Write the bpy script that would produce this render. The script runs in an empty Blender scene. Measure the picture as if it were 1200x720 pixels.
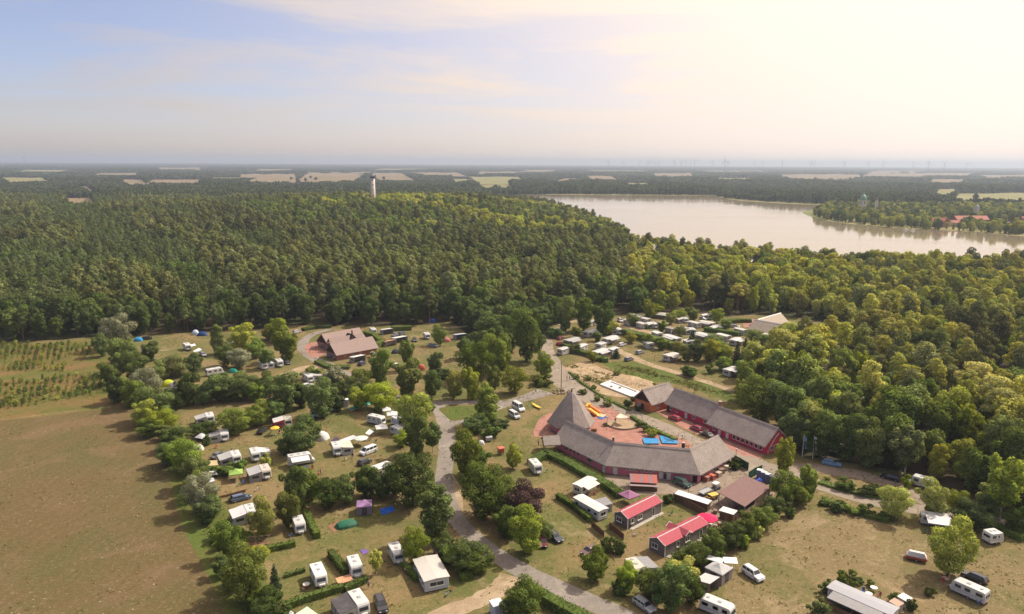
import bpy, bmesh, math, random
import numpy as np
from mathutils import Vector, Matrix

# ---------------------------------------------------------------- camera, sky, sun, exposure
scene = bpy.context.scene
CAM_H = 78.0                       # metres above the camp ground
F_PX, IMG_W, IMG_H = 857.0, 1200.0, 720.0
PITCH = math.atan((360.0 - 190.5) / F_PX)
ROLL = math.radians(0.33)
_r0, _f = Vector((1, 0, 0)), Vector((0, math.cos(PITCH), -math.sin(PITCH)))
_d0 = Vector((0, -math.sin(PITCH), -math.cos(PITCH)))
CAM_R = _r0 * math.cos(ROLL) - _d0 * math.sin(ROLL)
CAM_D = _d0 * math.cos(ROLL) + _r0 * math.sin(ROLL)
cam_data = bpy.data.cameras.new('camera')
cam_data.sensor_fit = 'HORIZONTAL'
cam_data.sensor_width = 36.0
cam_data.lens = F_PX / IMG_W * 36.0
cam_data.clip_start, cam_data.clip_end = 1.0, 80000.0
cam = bpy.data.objects.new('camera', cam_data)
scene.collection.objects.link(cam)
m3 = Matrix((CAM_R, -CAM_D, -_f)).transposed()
cam.matrix_world = Matrix.Translation((0, 0, CAM_H)) @ m3.to_4x4()
scene.camera = cam

SUN_AZ, SUN_EL = math.radians(58), math.radians(47)
SUN_DIR = Vector((math.sin(SUN_AZ) * math.cos(SUN_EL), math.cos(SUN_AZ) * math.cos(SUN_EL), math.sin(SUN_EL)))

world = bpy.data.worlds.new('World')
scene.world = world
world.use_nodes = True
wn, wl = world.node_tree.nodes, world.node_tree.links
wn.clear()
def wnode(t, **k):
    n = wn.new(t)
    for a, b in k.items(): setattr(n, a, b)
    return n
w_out = wnode('ShaderNodeOutputWorld')
w_bg = wnode('ShaderNodeBackground'); w_bg.inputs['Strength'].default_value = 0.112
w_sky = wnode('ShaderNodeTexSky', sky_type='NISHITA', sun_disc=False)
w_sky.sun_elevation, w_sky.sun_rotation = SUN_EL, SUN_AZ
w_sky.altitude, w_sky.air_density, w_sky.dust_density, w_sky.ozone_density = 60, 1.0, 0.7, 3.5
w_tc = wnode('ShaderNodeTexCoord')
# thin cirrus: noise on a flat cloud layer seen in perspective, thicker and brighter towards the sun
w_sep = wnode('ShaderNodeSeparateXYZ'); wl.new(w_tc.outputs['Generated'], w_sep.inputs[0])
def wmath(op, a, b=None, clamp=False):
    n = wnode('ShaderNodeMath', operation=op, use_clamp=clamp)
    for i, v in enumerate((a, b)):
        if v is None: continue
        if isinstance(v, (int, float)): n.inputs[i].default_value = v
        else: wl.new(v, n.inputs[i])
    return n.outputs[0]
zc = wmath('MAXIMUM', wmath('ADD', w_sep.outputs['Z'], 0.055), 0.03)
cu = wmath('DIVIDE', w_sep.outputs['X'], zc); cv = wmath('DIVIDE', w_sep.outputs['Y'], zc)
w_cmb = wnode('ShaderNodeCombineXYZ'); wl.new(cu, w_cmb.inputs[0]); wl.new(cv, w_cmb.inputs[1])
w_map = wnode('ShaderNodeMapping'); w_map.inputs['Scale'].default_value = (0.30, 0.42, 1); w_map.inputs['Rotation'].default_value = (0, 0, 0.35)
w_map.inputs['Location'].default_value = (0.35, 0.6, 0)
wl.new(w_cmb.outputs[0], w_map.inputs[0])
w_n = wnode('ShaderNodeTexNoise'); w_n.inputs['Scale'].default_value = 1.0; w_n.inputs['Detail'].default_value = 9; w_n.inputs['Roughness'].default_value = 0.58; w_n.inputs['Distortion'].default_value = 0.6
wl.new(w_map.outputs[0], w_n.inputs['Vector'])
w_dot = wnode('ShaderNodeVectorMath', operation='DOT_PRODUCT'); wl.new(w_tc.outputs['Generated'], w_dot.inputs[0]); w_dot.inputs[1].default_value = SUN_DIR
near_sun = wmath('MAXIMUM', w_dot.outputs['Value'], 0.0)
veil = wmath('POWER', near_sun, 2.1)
w_mr = wnode('ShaderNodeMapRange'); w_mr.inputs['From Min'].default_value = 0.46; w_mr.inputs['From Max'].default_value = 0.72
w_mr.inputs['To Min'].default_value = 0.0; w_mr.inputs['To Max'].default_value = 0.8
wl.new(w_n.outputs['Fac'], w_mr.inputs['Value'])
hz_fade = wmath('MULTIPLY', w_sep.outputs['Z'], 9.0, clamp=True)
cl_fac = wmath('ADD', wmath('ADD', wmath('MULTIPLY', w_mr.outputs[0], hz_fade), wmath('ADD', wmath('MULTIPLY', veil, 2.4), wmath('MULTIPLY', wmath('SUBTRACT', 1.0, hz_fade), 0.22))), 0.10, clamp=True)
cl_gain = wmath('ADD', wmath('MULTIPLY', near_sun, 0.95), 0.52)
w_ccol = wnode('ShaderNodeMix', data_type='RGBA', blend_type='MULTIPLY'); w_ccol.inputs['Factor'].default_value = 1.0
w_ccol.inputs[6].default_value = (8.0, 6.75, 5.85, 1)
wl.new(cl_gain, w_ccol.inputs[7])
w_mix = wnode('ShaderNodeMix', data_type='RGBA'); wl.new(cl_fac, w_mix.inputs['Factor'])
w_tint = wnode('ShaderNodeMix', data_type='RGBA', blend_type='MULTIPLY'); w_tint.inputs['Factor'].default_value = 1.0
w_tint.inputs[7].default_value = (1.12, 0.97, 1.09, 1); wl.new(w_sky.outputs[0], w_tint.inputs[6])
wl.new(w_tint.outputs[2], w_mix.inputs[6]); wl.new(w_ccol.outputs[2], w_mix.inputs[7])
wl.new(w_mix.outputs[2], w_bg.inputs['Color']); wl.new(w_bg.outputs[0], w_out.inputs['Surface'])

sun_data = bpy.data.lights.new('sun', 'SUN')
sun_data.energy, sun_data.angle, sun_data.color = 5.0, math.radians(0.6), (1.0, 0.91, 0.77)
sun = bpy.data.objects.new('sun', sun_data)
scene.collection.objects.link(sun)
sun.rotation_euler = (-SUN_DIR).to_track_quat('-Z', 'Y').to_euler()
sun.location = (200, 200, 300)

scene.view_settings.view_transform = 'Standard'
scene.view_settings.look = 'None'
scene.view_settings.exposure = 0.25
scene.view_settings.gamma = 1.0
scene.view_settings.use_curve_mapping = False
scene.render.engine = 'CYCLES'
cy = scene.cycles
cy.max_bounces, cy.diffuse_bounces, cy.glossy_bounces, cy.transmission_bounces, cy.volume_bounces, cy.transparent_max_bounces = 4, 3, 2, 2, 0, 4
cy.caustics_reflective = cy.caustics_refractive = False
cy.use_denoising = True
cy.use_adaptive_sampling = True
cy.adaptive_threshold = 0.02

# ---------------------------------------------------------------- helpers
rnd = random.Random(7)
col = scene.collection

HILL = ((-132.0, 985.0, 18.0, 325.0, 265.0), (-400.0, 745.0, 3.5, 300.0, 240.0))
def terrain(x, y):
    # the hill runs out before the lake's near bank
    bank = np.interp(y, (360, 590, 660, 863, 1123, 1408, 1650, 1920), (228, 142, 110, 108, 84, 24, -84, -240))
    s = np.clip((bank - x) / 155.0, 0, 1); s = s * s * (3 - 2 * s)
    z = 0.0
    for cx, cy_, a, sx, sy in HILL:
        z = z + a * np.exp(-((x - cx) / sx) ** 2 - ((y - cy_) / sy) ** 2)
    t = np.clip((y - 370.0) / 170.0, 0, 1)
    return z * s * t * t * (3 - 2 * t)

def U(px, py, h=0.0):
    """surveyed point: where the sight line of a photo pixel meets the level h metres above the camp ground"""
    d = CAM_R * ((px - 600.0) / F_PX) + CAM_D * ((py - 360.0) / F_PX) + _f
    t = (h - CAM_H) / d.z
    return Vector((d.x * t, d.y * t, h))
def scale_at(p):
    """pixels per metre of the photo at a point"""
    return F_PX / ((Vector(p) - Vector((0, 0, CAM_H))).dot(_f))
def pix(p):
    v = Vector(p) - Vector((0, 0, CAM_H))
    w = v.dot(_f)
    return 600 + F_PX * v.dot(CAM_R) / w, 360 + F_PX * v.dot(CAM_D) / w

# ---- materials
MATS = {}
def nd(nt, t, **k):
    n = nt.nodes.new(t)
    for a, b in k.items(): setattr(n, a, b)
    return n
def new_mat(name):
    m = bpy.data.materials.new(name); m.use_nodes = True
    nt = m.node_tree; nt.nodes.clear()
    out = nd(nt, 'ShaderNodeOutputMaterial')
    MATS[name] = m
    return m, nt, out
def ramp(nt, fac, stops, interp='LINEAR'):
    r = nd(nt, 'ShaderNodeValToRGB'); r.color_ramp.interpolation = interp
    el = r.color_ramp.elements
    while len(el) < len(stops): el.new(0.5)
    for e, (p, c) in zip(el, stops):
        e.position = p; e.color = (c[0], c[1], c[2], 1)
    nt.links.new(fac, r.inputs[0])
    return r.outputs[0]
def noise(nt, vec, scale, detail=4, rough=0.55, dist=0.0):
    n = nd(nt, 'ShaderNodeTexNoise')
    n.inputs['Scale'].default_value = scale; n.inputs['Detail'].default_value = detail
    n.inputs['Roughness'].default_value = rough; n.inputs['Distortion'].default_value = dist
    if vec is not None: nt.links.new(vec, n.inputs['Vector'])
    return n.outputs['Fac']
def mixc(nt, fac, a, b, mode='MIX'):
    n = nd(nt, 'ShaderNodeMix', data_type='RGBA', blend_type=mode)
    for i, v in ((0, fac), (6, a), (7, b)):
        if isinstance(v, (int, float)): n.inputs[i].default_value = v
        elif isinstance(v, tuple): n.inputs[i].default_value = (v[0], v[1], v[2], 1)
        else: nt.links.new(v, n.inputs[i])
    return n.outputs[2]
def mathn(nt, op, a, b=None, clamp=False):
    n = nd(nt, 'ShaderNodeMath', operation=op, use_clamp=clamp)
    for i, v in enumerate((a, b)):
        if v is None: continue
        if isinstance(v, (int, float)): n.inputs[i].default_value = v
        else: nt.links.new(v, n.inputs[i])
    return n.outputs[0]
def maprange(nt, v, a, b, c=0.0, d=1.0):
    n = nd(nt, 'ShaderNodeMapRange')
    n.inputs[1].default_value, n.inputs[2].default_value, n.inputs[3].default_value, n.inputs[4].default_value = a, b, c, d
    nt.links.new(v, n.inputs[0]); return n.outputs[0]
def principled(nt, out, color, rough=0.8, spec=0.3, metal=0.0, bump=None, bump_d=0.05, bump_s=0.5):
    p = nd(nt, 'ShaderNodeBsdfPrincipled')
    if isinstance(color, tuple): p.inputs['Base Color'].default_value = (color[0], color[1], color[2], 1)
    else: nt.links.new(color, p.inputs['Base Color'])
    if isinstance(rough, (int, float)): p.inputs['Roughness'].default_value = rough
    else: nt.links.new(rough, p.inputs['Roughness'])
    p.inputs['Specular IOR Level'].default_value = spec
    p.inputs['Metallic'].default_value = metal
    if bump is not None:
        b = nd(nt, 'ShaderNodeBump'); b.inputs['Strength'].default_value = bump_s; b.inputs['Distance'].default_value = bump_d
        nt.links.new(bump, b.inputs['Height']); nt.links.new(b.outputs[0], p.inputs['Normal'])
    nt.links.new(p.outputs[0], out.inputs['Surface'])
    return p
def position(nt):
    return nd(nt, 'ShaderNodeNewGeometry').outputs['Position']
def objcoord(nt):
    return nd(nt, 'ShaderNodeTexCoord').outputs['Object']

def leaf_mat(name, c, hv=0.10, trans=0.32, patch=0.5, tint=None):
    """foliage: diffuse + translucent, varying tree by tree and clump by clump"""
    m, nt, out = new_mat(name)
    oi = nd(nt, 'ShaderNodeObjectInfo')
    pos = objcoord(nt)
    n1 = noise(nt, pos, patch, 3)
    n2 = noise(nt, pos, 3.0, 2)
    base = (c[0], c[1], c[2], 1)
    hs = nd(nt, 'ShaderNodeHueSaturation'); hs.inputs['Color'].default_value = base
    nt.links.new(maprange(nt, oi.outputs['Random'], 0, 1, 0.5 - hv * 0.13, 0.5 + hv * 0.17), hs.inputs['Hue'])
    nt.links.new(maprange(nt, mathn(nt, 'FRACT', mathn(nt, 'MULTIPLY', oi.outputs['Random'], 17.3)), 0, 1, 1 - hv * 3.2, 1 + hv * 3.2), hs.inputs['Value'])
    nt.links.new(maprange(nt, mathn(nt, 'FRACT', mathn(nt, 'MULTIPLY', oi.outputs['Random'], 41.7)), 0, 1, 1 - hv * 1.8, 1 + hv * 0.4), hs.inputs['Saturation'])
    isl = nd(nt, 'ShaderNodeNewGeometry').outputs['Random Per Island']      # leaf by leaf
    v = mathn(nt, 'MULTIPLY', mathn(nt, 'ADD', maprange(nt, n1, 0.3, 0.7, 0.74, 1.24), maprange(nt, n2, 0.3, 0.7, -0.18, 0.18)), maprange(nt, isl, 0, 1, 0.55, 1.45))
    v = mathn(nt, 'MULTIPLY', v, maprange(nt, noise(nt, position(nt), 0.014, 3, 0.6), 0.32, 0.68, 0.80, 1.22))      # stands differ
    hs2 = nd(nt, 'ShaderNodeHueSaturation'); nt.links.new(hs.outputs[0], hs2.inputs['Color']); nt.links.new(v, hs2.inputs['Value'])
    nt.links.new(maprange(nt, n1, 0.3, 0.7, 0.508, 0.493), hs2.inputs['Hue'])
    colr = hs2.outputs[0]
    if tint:
        colr = mixc(nt, maprange(nt, n2, 0.45, 0.7, 0, 0.8), colr, tint)
    d = nd(nt, 'ShaderNodeBsdfDiffuse'); nt.links.new(colr, d.inputs['Color'])
    t = nd(nt, 'ShaderNodeBsdfTranslucent')
    tc = mixc(nt, 1.0, colr, (1.25, 1.15, 0.5), 'MULTIPLY'); nt.links.new(tc, t.inputs['Color'])
    mx = nd(nt, 'ShaderNodeMixShader'); mx.inputs[0].default_value = trans
    nt.links.new(d.outputs[0], mx.inputs[1]); nt.links.new(t.outputs[0], mx.inputs[2])
    nt.links.new(mx.outputs[0], out.inputs['Surface'])
    return m

def flat_mat(name, c, rough=0.7, spec=0.3, metal=0.0, var=0.15, scale=1.5, bump=0.0, world=False):
    m, nt, out = new_mat(name)
    pos = position(nt) if world else objcoord(nt)
    n1 = noise(nt, pos, scale, 5, 0.6)
    v = maprange(nt, n1, 0.25, 0.75, 1 - var, 1 + var)
    colr = mixc(nt, 1.0, c, nd_comb(nt, v), 'MULTIPLY')
    principled(nt, out, colr, rough, spec, metal, n1 if bump else None, bump)
    return m
def nd_comb(nt, v):
    n = nd(nt, 'ShaderNodeCombineColor')
    for i in range(3): nt.links.new(v, n.inputs[i])
    return n.outputs[0]
def tinted_mat(name, rough=0.5, spec=0.4, metal=0.0, var=0.08, coat=0.0, scale=2.0, dirt=(0.25, 0.2, 0.14), dirt_amt=0.25):
    """paint or cloth whose colour is set on each object; with uneven grime"""
    m, nt, out = new_mat(name)
    oi = nd(nt, 'ShaderNodeObjectInfo')
    pos = objcoord(nt)
    n1 = noise(nt, pos, scale, 5, 0.65)
    n2 = noise(nt, pos, scale * 0.35, 3, 0.6)
    v = maprange(nt, n1, 0.25, 0.75, 1 - var, 1 + var)
    c = mixc(nt, 1.0, oi.outputs['Color'], nd_comb(nt, v), 'MULTIPLY')
    c = mixc(nt, maprange(nt, n2, 0.5, 0.8, 0, dirt_amt), c, dirt)
    p = principled(nt, out, c, rough, spec, metal)
    p.inputs['Coat Weight'].default_value = coat
    p.inputs['Coat Roughness'].default_value = 0.08
    return m

# ---- mesh builder: collects faces, builds ONE mesh
class MB:
    def __init__(s): s.v, s.f, s.mi = [], [], []
    def add(s, verts, faces, mi=0):
        o = len(s.v); s.v += [tuple(p) for p in verts]
        s.f += [tuple(i + o for i in f) for f in faces]; s.mi += [mi] * len(faces)
        return s
    def box(s, x0, x1, y0, y1, z0, z1, mi=0, M=None):
        v = [(x, y, z) for z in (z0, z1) for y in (y0, y1) for x in (x0, x1)]
        if M is not None: v = [M @ Vector(p) for p in v]
        return s.add(v, [(0, 2, 3, 1), (4, 5, 7, 6), (0, 1, 5, 4), (2, 6, 7, 3), (0, 4, 6, 2), (1, 3, 7, 5)], mi)
    def rbox(s, x0, x1, y0, y1, z0, z1, r, mi=0):
        """box with its edges chamfered by r"""
        def ring(z, i): return [(x0 + i + r, y0 + i, z), (x1 - i - r, y0 + i, z), (x1 - i, y0 + i + r, z), (x1 - i, y1 - i - r, z), (x1 - i - r, y1 - i, z), (x0 + i + r, y1 - i, z), (x0 + i, y1 - i - r, z), (x0 + i, y0 + i + r, z)]
        return s.loft([ring(z0, r), ring(z0 + r, 0), ring(z1 - r, 0), ring(z1, r)], mi)
    def loft(s, rings, mi=0, caps=True, closed=True):
        n = len(rings[0]); v = [p for r in rings for p in r]; f = []
        for k in range(len(rings) - 1):
            for i in range(n if closed else n - 1):
                a, b = k * n + i, k * n + (i + 1) % n
                f.append((a, b, b + n, a + n))
        if caps and closed:
            f.append(tuple(range(n - 1, -1, -1))); f.append(tuple(range((len(rings) - 1) * n, len(rings) * n)))
        return s.add(v, f, mi)
    def prism(s, prof, y0, y1, inset=0.0, edge=0.0, mi=0):
        """profile of (x,z) points extruded along y, with softened long edges"""
        cx = sum(p[0] for p in prof) / len(prof); cz = sum(p[1] for p in prof) / len(prof)
        def ring(y, k):
            out = []
            for x, z in prof:
                dx, dz = x - cx, z - cz; L = max(math.hypot(dx, dz), 1e-6)
                out.append((x - dx / L * k, y, z - dz / L * k))
            return out
        rs = [ring(y0, inset), ring(y0 + edge, 0), ring(y1 - edge, 0), ring(y1, inset)] if inset > 0 else [ring(y0, 0), ring(y1, 0)]
        return s.loft(rs, mi)
    def tube(s, pts, r0, r1=None, n=6, mi=0, caps=True):
        r1 = r0 if r1 is None else r1
        pts = [Vector(p) for p in pts]; rings = []
        for k, p in enumerate(pts):
            d = (pts[min(k + 1, len(pts) - 1)] - pts[max(k - 1, 0)]).normalized()
            a = d.cross(Vector((0, 0, 1)) if abs(d.z) < 0.95 else Vector((1, 0, 0))).normalized(); b = d.cross(a)
            r = r0 + (r1 - r0) * k / max(len(pts) - 1, 1)
            rings.append([p + (a * math.cos(2 * math.pi * i / n) + b * math.sin(2 * math.pi * i / n)) * r for i in range(n)])
        return s.loft(rings, mi, caps)
    def lathe(s, prof, n=12, c=(0, 0, 0), axis='z', mi=0):
        rings = []
        for r, z in prof:
            ring = []
            for i in range(n):
                a = 2 * math.pi * i / n
                if axis == 'z': p = (c[0] + r * math.cos(a), c[1] + r * math.sin(a), c[2] + z)
                elif axis == 'y': p = (c[0] + r * math.cos(a), c[1] + z, c[2] + r * math.sin(a))
                else: p = (c[0] + z, c[1] + r * math.cos(a), c[2] + r * math.sin(a))
                ring.append(p)
            rings.append(ring)
        return s.loft(rings, mi)
    def slab(s, poly, t, mi=0, down=True):
        """flat or sloping polygon with thickness t along its normal"""
        P = [Vector(p) for p in poly]; n = Vector((0, 0, 0))
        for i in range(len(P)): n += P[i].cross(P[(i + 1) % len(P)])
        n.normalize()
        if n.z < 0: n = -n; P = P[::-1]
        Q = [p - n * t for p in P] if down else [p + n * t for p in P]
        a, b = (Q, P) if down else (P, Q)
        return s.loft([a, b], mi)
    def mesh(s, name):
        me = bpy.data.meshes.new(name); me.from_pydata(s.v, [], s.f)
        if any(s.mi): me.polygons.foreach_set('material_index', s.mi)
        me.update(); return me
    def build(s, name, mat, parent=None, color=None, smooth=False, label=None):
        return obj(name, s.mesh(name), mat, parent, color, smooth, label)

def obj(name, me, mat, parent=None, color=None, smooth=False, label=None):
    for m in (mat if isinstance(mat, (list, tuple)) else [mat]):
        me.materials.append(MATS[m] if isinstance(m, str) else m)
    if smooth: me.polygons.foreach_set('use_smooth', [True] * len(me.polygons))
    o = bpy.data.objects.new(name, me); col.objects.link(o)
    if parent is not None: o.parent = parent
    if color is not None: o.color = (color[0], color[1], color[2], 1)
    if label: o['label'] = label
    return o
def tag(o, label, cat, group=None):
    o['label'] = label; o['category'] = cat
    if group: o['group'] = group
    return o
def structure(o): o['kind'] = 'structure'; return o
def thing(name, loc=(0, 0, 0), rz=0.0, label=None, cat=None, group=None):
    o = bpy.data.objects.new(name, None); col.objects.link(o)
    o.location = loc; o.rotation_euler = (0, 0, rz)
    if label: tag(o, label, cat, group)
    return o
def copy_tree(o, parent=None, colors=None):
    c = o.copy(); col.objects.link(c); c.parent = parent
    for ch in list(o.children): copy_tree(ch, c)
    return c
def recolor(o, names, color):
    for ch in o.children_recursive:
        if ch.name.split('.')[0] in names: ch.color = (color[0], color[1], color[2], 1)
def heading(pa, pb):
    d = Vector(pb) - Vector(pa); return math.atan2(d.y, d.x)
def quads_mesh(name, C, Nrm, size, rng, aspect=1.0, shade=None):
    """leaf quads at C facing Nrm"""
    n = len(C)
    r = rng.normal(size=(n, 3)); a = np.cross(Nrm, r); a /= np.linalg.norm(a, axis=1)[:, None] + 1e-9
    b = np.cross(Nrm, a); b /= np.linalg.norm(b, axis=1)[:, None] + 1e-9
    s = (size * 0.5)[:, None]
    bend = Nrm * s * 0.25
    V = np.stack([C - a * s - bend, C - b * s * aspect + bend * 0.6, C + a * s - bend, C + b * s * aspect + bend * 0.6], 1).reshape(-1, 3)
    me = bpy.data.meshes.new(name)
    me.vertices.add(4 * n); me.vertices.foreach_set('co', V.ravel())
    me.loops.add(4 * n); me.loops.foreach_set('vertex_index', np.arange(4 * n, dtype=np.int32))
    me.polygons.add(n); me.polygons.foreach_set('loop_start', np.arange(0, 4 * n, 4, dtype=np.int32))
    me.update(calc_edges=True)
    if shade is not None:
        me.polygons.foreach_set('use_smooth', np.ones(n, bool))
        me.normals_split_custom_set_from_vertices(np.repeat(shade, 4, axis=0))
    return me
# ================================================================ materials of the setting
def ground_mat(name, tan, green, bare, gscale=0.05, gthr=(0.45, 0.62), bthr=(0.62, 0.74), speck=0.0, bump=0.08, rows=False, bleach=0.0):
    m, nt, out = new_mat(name)
    pos = position(nt)
    big = noise(nt, pos, gscale, 6, 0.62, 0.8)
    mp = nd(nt, 'ShaderNodeMapping'); mp.inputs['Location'].default_value = (37, 11, 0); nt.links.new(pos, mp.inputs[0])
    big2 = noise(nt, mp.outputs[0], gscale * 1.7, 6, 0.62, 0.8)
    mid = noise(nt, pos, 0.7, 5, 0.7)
    fine = noise(nt, pos, 4.0, 3, 0.7)
    c = mixc(nt, maprange(nt, mid, 0.3, 0.7, 0.0, 0.55), tan, tuple(x * 0.62 for x in tan))
    gf = maprange(nt, mathn(nt, 'ADD', big, mathn(nt, 'MULTIPLY', mathn(nt, 'SUBTRACT', mid, 0.5), 0.35)), gthr[0], gthr[1])
    c = mixc(nt, gf, c, green)
    bf = maprange(nt, mathn(nt, 'ADD', big2, mathn(nt, 'MULTIPLY', mathn(nt, 'SUBTRACT', mid, 0.5), 0.3)), bthr[0], bthr[1], 0, 0.9)
    c = mixc(nt, bf, c, bare)
    c = mixc(nt, 1.0, c, nd_comb(nt, maprange(nt, fine, 0.25, 0.75, 0.66, 1.34)), 'MULTIPLY')
    if bleach:    # clumps of bleached straw, about a hand to a pace across
        cl = noise(nt, pos, 1.35, 2, 0.8); c2 = noise(nt, pos, 0.09, 4, 0.6)
        bl = mathn(nt, 'MULTIPLY', maprange(nt, cl, 0.53, 0.66, 0, 1), maprange(nt, c2, 0.38, 0.62, 0.15, bleach))
        c = mixc(nt, bl, c, (0.32, 0.245, 0.145))
        dk = mathn(nt, 'MULTIPLY', maprange(nt, noise(nt, mp.outputs[0], 1.7, 2, 0.8), 0.55, 0.68, 0, 1), bleach * 0.75)
        c = mixc(nt, dk, c, (0.070, 0.060, 0.024))
    if rows:      # faint swaths left by the mower
        wv = nd(nt, 'ShaderNodeTexWave', bands_direction='X'); wv.inputs['Scale'].default_value = 0.11; wv.inputs['Distortion'].default_value = 14.0; wv.inputs['Detail'].default_value = 3; wv.inputs['Detail Scale'].default_value = 0.6
        mr = nd(nt, 'ShaderNodeMapping'); mr.inputs['Rotation'].default_value = (0, 0, 0.22); nt.links.new(pos, mr.inputs[0]); nt.links.new(mr.outputs[0], wv.inputs['Vector'])
        c = mixc(nt, 1.0, c, nd_comb(nt, maprange(nt, wv.outputs['Fac'], 0, 1, 0.965, 1.035)), 'MULTIPLY')
    if speck:
        vo = nd(nt, 'ShaderNodeTexVoronoi'); vo.inputs['Scale'].default_value = 0.55; vo.inputs['Randomness'].default_value = 1.0
        nt.links.new(pos, vo.inputs['Vector'])
        sp = mathn(nt, 'MULTIPLY', maprange(nt, vo.outputs['Distance'], 0.05, 0.11, 1, 0), maprange(nt, big2, 0.42, 0.60, 0, speck))
        c = mixc(nt, sp, c, (0.5, 0.46, 0.38))
    principled(nt, out, c, 0.95, 0.1, 0, mathn(nt, 'ADD', mid, fine), bump, 0.7)
    return m
TAN, DRYG = (0.220, 0.158, 0.074), (0.108, 0.112, 0.034)
ground_mat('forest_floor', (0.060, 0.046, 0.026), (0.040, 0.048, 0.018), (0.10, 0.075, 0.045), 0.02)
ground_mat('dry_meadow', TAN, DRYG, (0.28, 0.212, 0.122), 0.055, (0.39, 0.58), (0.60, 0.72), bleach=0.5)
ground_mat('bleached_meadow', (0.205, 0.154, 0.074), (0.116, 0.112, 0.038), (0.29, 0.215, 0.125), 0.06, (0.47, 0.66), (0.54, 0.70), bleach=0.7)
ground_mat('mown_field', (0.136, 0.096, 0.042), (0.100, 0.086, 0.033), (0.152, 0.102, 0.054), 0.035, (0.42, 0.60), (0.50, 0.64), speck=0.9, rows=True, bleach=0.3)
ground_mat('plantation_soil', (0.185, 0.122, 0.048), (0.098, 0.108, 0.026), (0.205, 0.132, 0.060), 0.06, (0.42, 0.60), (0.62, 0.74))
ground_mat('green_verge', (0.115, 0.118, 0.030), (0.080, 0.112, 0.022), (0.17, 0.13, 0.06), 0.09, (0.40, 0.58), (0.64, 0.76), bleach=0.25)
ground_mat('far_grain', (0.215, 0.155, 0.088), (0.15, 0.13, 0.06), (0.25, 0.19, 0.12), 0.004, (0.5, 0.6), (0.5, 0.6), bump=0.01)
ground_mat('far_pasture', (0.25, 0.22, 0.09), (0.15, 0.17, 0.05), (0.3, 0.25, 0.12), 0.004, bump=0.01)
ground_mat('sand', (0.3948, 0.2856, 0.1764), (0.1848, 0.1512, 0.0588), (0.462, 0.3528, 0.2352), 0.16, (0.58, 0.7), (0.5, 0.66), bump=0.25)
ground_mat('sandy_track', (0.336, 0.2478, 0.1554), (0.2016, 0.1512, 0.0714), (0.378, 0.2898, 0.1932), 0.12, (0.52, 0.68), (0.45, 0.6))
ground_mat('asphalt', (0.265, 0.228, 0.198), (0.205, 0.178, 0.152), (0.32, 0.272, 0.226), 0.12, (0.45, 0.6), (0.55, 0.7), bump=0.01)
ground_mat('concrete_paving', (0.3024, 0.2478, 0.1974), (0.2436, 0.2016, 0.1596), (0.3528, 0.2856, 0.2226), 0.12, (0.45, 0.6), (0.55, 0.7), bump=0.01)
ground_mat('yard_gravel', (0.2856, 0.2226, 0.1722), (0.21, 0.168, 0.126), (0.336, 0.2646, 0.2016), 0.15, (0.45, 0.6), (0.55, 0.7), bump=0.03)
def brick_mat(name, c1, c2, mortar, w, h):
    m, nt, out = new_mat(name)
    b = nd(nt, 'ShaderNodeTexBrick'); b.inputs['Scale'].default_value = 1.0
    b.inputs['Brick Width'].default_value, b.inputs['Row Height'].default_value, b.inputs['Mortar Size'].default_value = w, h, 0.008
    for k, cc in (('Color1', c1), ('Color2', c2), ('Mortar', mortar)): b.inputs[k].default_value = (*cc, 1)
    pos = position(nt); nt.links.new(pos, b.inputs['Vector'])
    c = mixc(nt, 1.0, b.outputs[0], nd_comb(nt, maprange(nt, noise(nt, pos, 0.5, 5, 0.7), 0.25, 0.75, 0.7, 1.3)), 'MULTIPLY')
    principled(nt, out, c, 0.85, 0.2)
brick_mat('red_paving', (0.36, 0.165, 0.125), (0.30, 0.13, 0.10), (0.27, 0.19, 0.15), 0.22, 0.11)

def water_mat(name, c, scale):
    m, nt, out = new_mat(name)
    pos = position(nt)
    mp = nd(nt, 'ShaderNodeMapping'); mp.inputs['Scale'].default_value = (1, 2.2, 1); nt.links.new(pos, mp.inputs[0])
    n1 = noise(nt, mp.outputs[0], scale, 5, 0.6)
    n2 = noise(nt, mp.outputs[0], 0.006, 4, 0.6, 1.0)
    p = principled(nt, out, c, 0.12, 0.5, 0, n1, 0.02, 0.22)
    nt.links.new(maprange(nt, n2, 0.4, 0.65, 0.06, 0.12), p.inputs['Roughness'])
water_mat('lake_water', (0.27, 0.215, 0.135), 0.45)

# ================================================================ ground
def smooth_poly(P, sub=4, jit=0.0, seed=1):
    r = random.Random(seed); n = len(P); out = []
    for i in range(n):
        p0, p1, p2, p3 = P[i - 1], P[i], P[(i + 1) % n], P[(i + 2) % n]
        for k in range(sub):
            t = k / sub
            q = 0.5 * ((2 * p1) + (p2 - p0) * t + (2 * p0 - 5 * p1 + 4 * p2 - p3) * t * t + (3 * p1 - p0 - 3 * p2 + p3) * t ** 3)
            if jit: q = q + Vector((r.uniform(-jit, jit), r.uniform(-jit, jit), 0))
            out.append(q)
    return out
def sheet(name, P, z, mat, sub=0, jit=0.0, label=None):
    P = [Vector((p.x, p.y, 0)) for p in P]
    if sub: P = smooth_poly(P, sub, jit)
    bm = bmesh.new(); vs = [bm.verts.new((p.x, p.y, z)) for p in P]
    f = bm.faces.new(vs); f.normal_update()
    if f.normal.z < 0: f.normal_flip()
    bmesh.ops.triangulate(bm, faces=[f], ngon_method='EAR_CLIP')
    me = bpy.data.meshes.new(name); bm.to_mesh(me); bm.free()
    o = structure(obj(name, me, mat))
    if label: o['label'] = label
    return o
def poly_px(pts, h=0.0): return [U(x, y, h) for x, y in pts]
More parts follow.
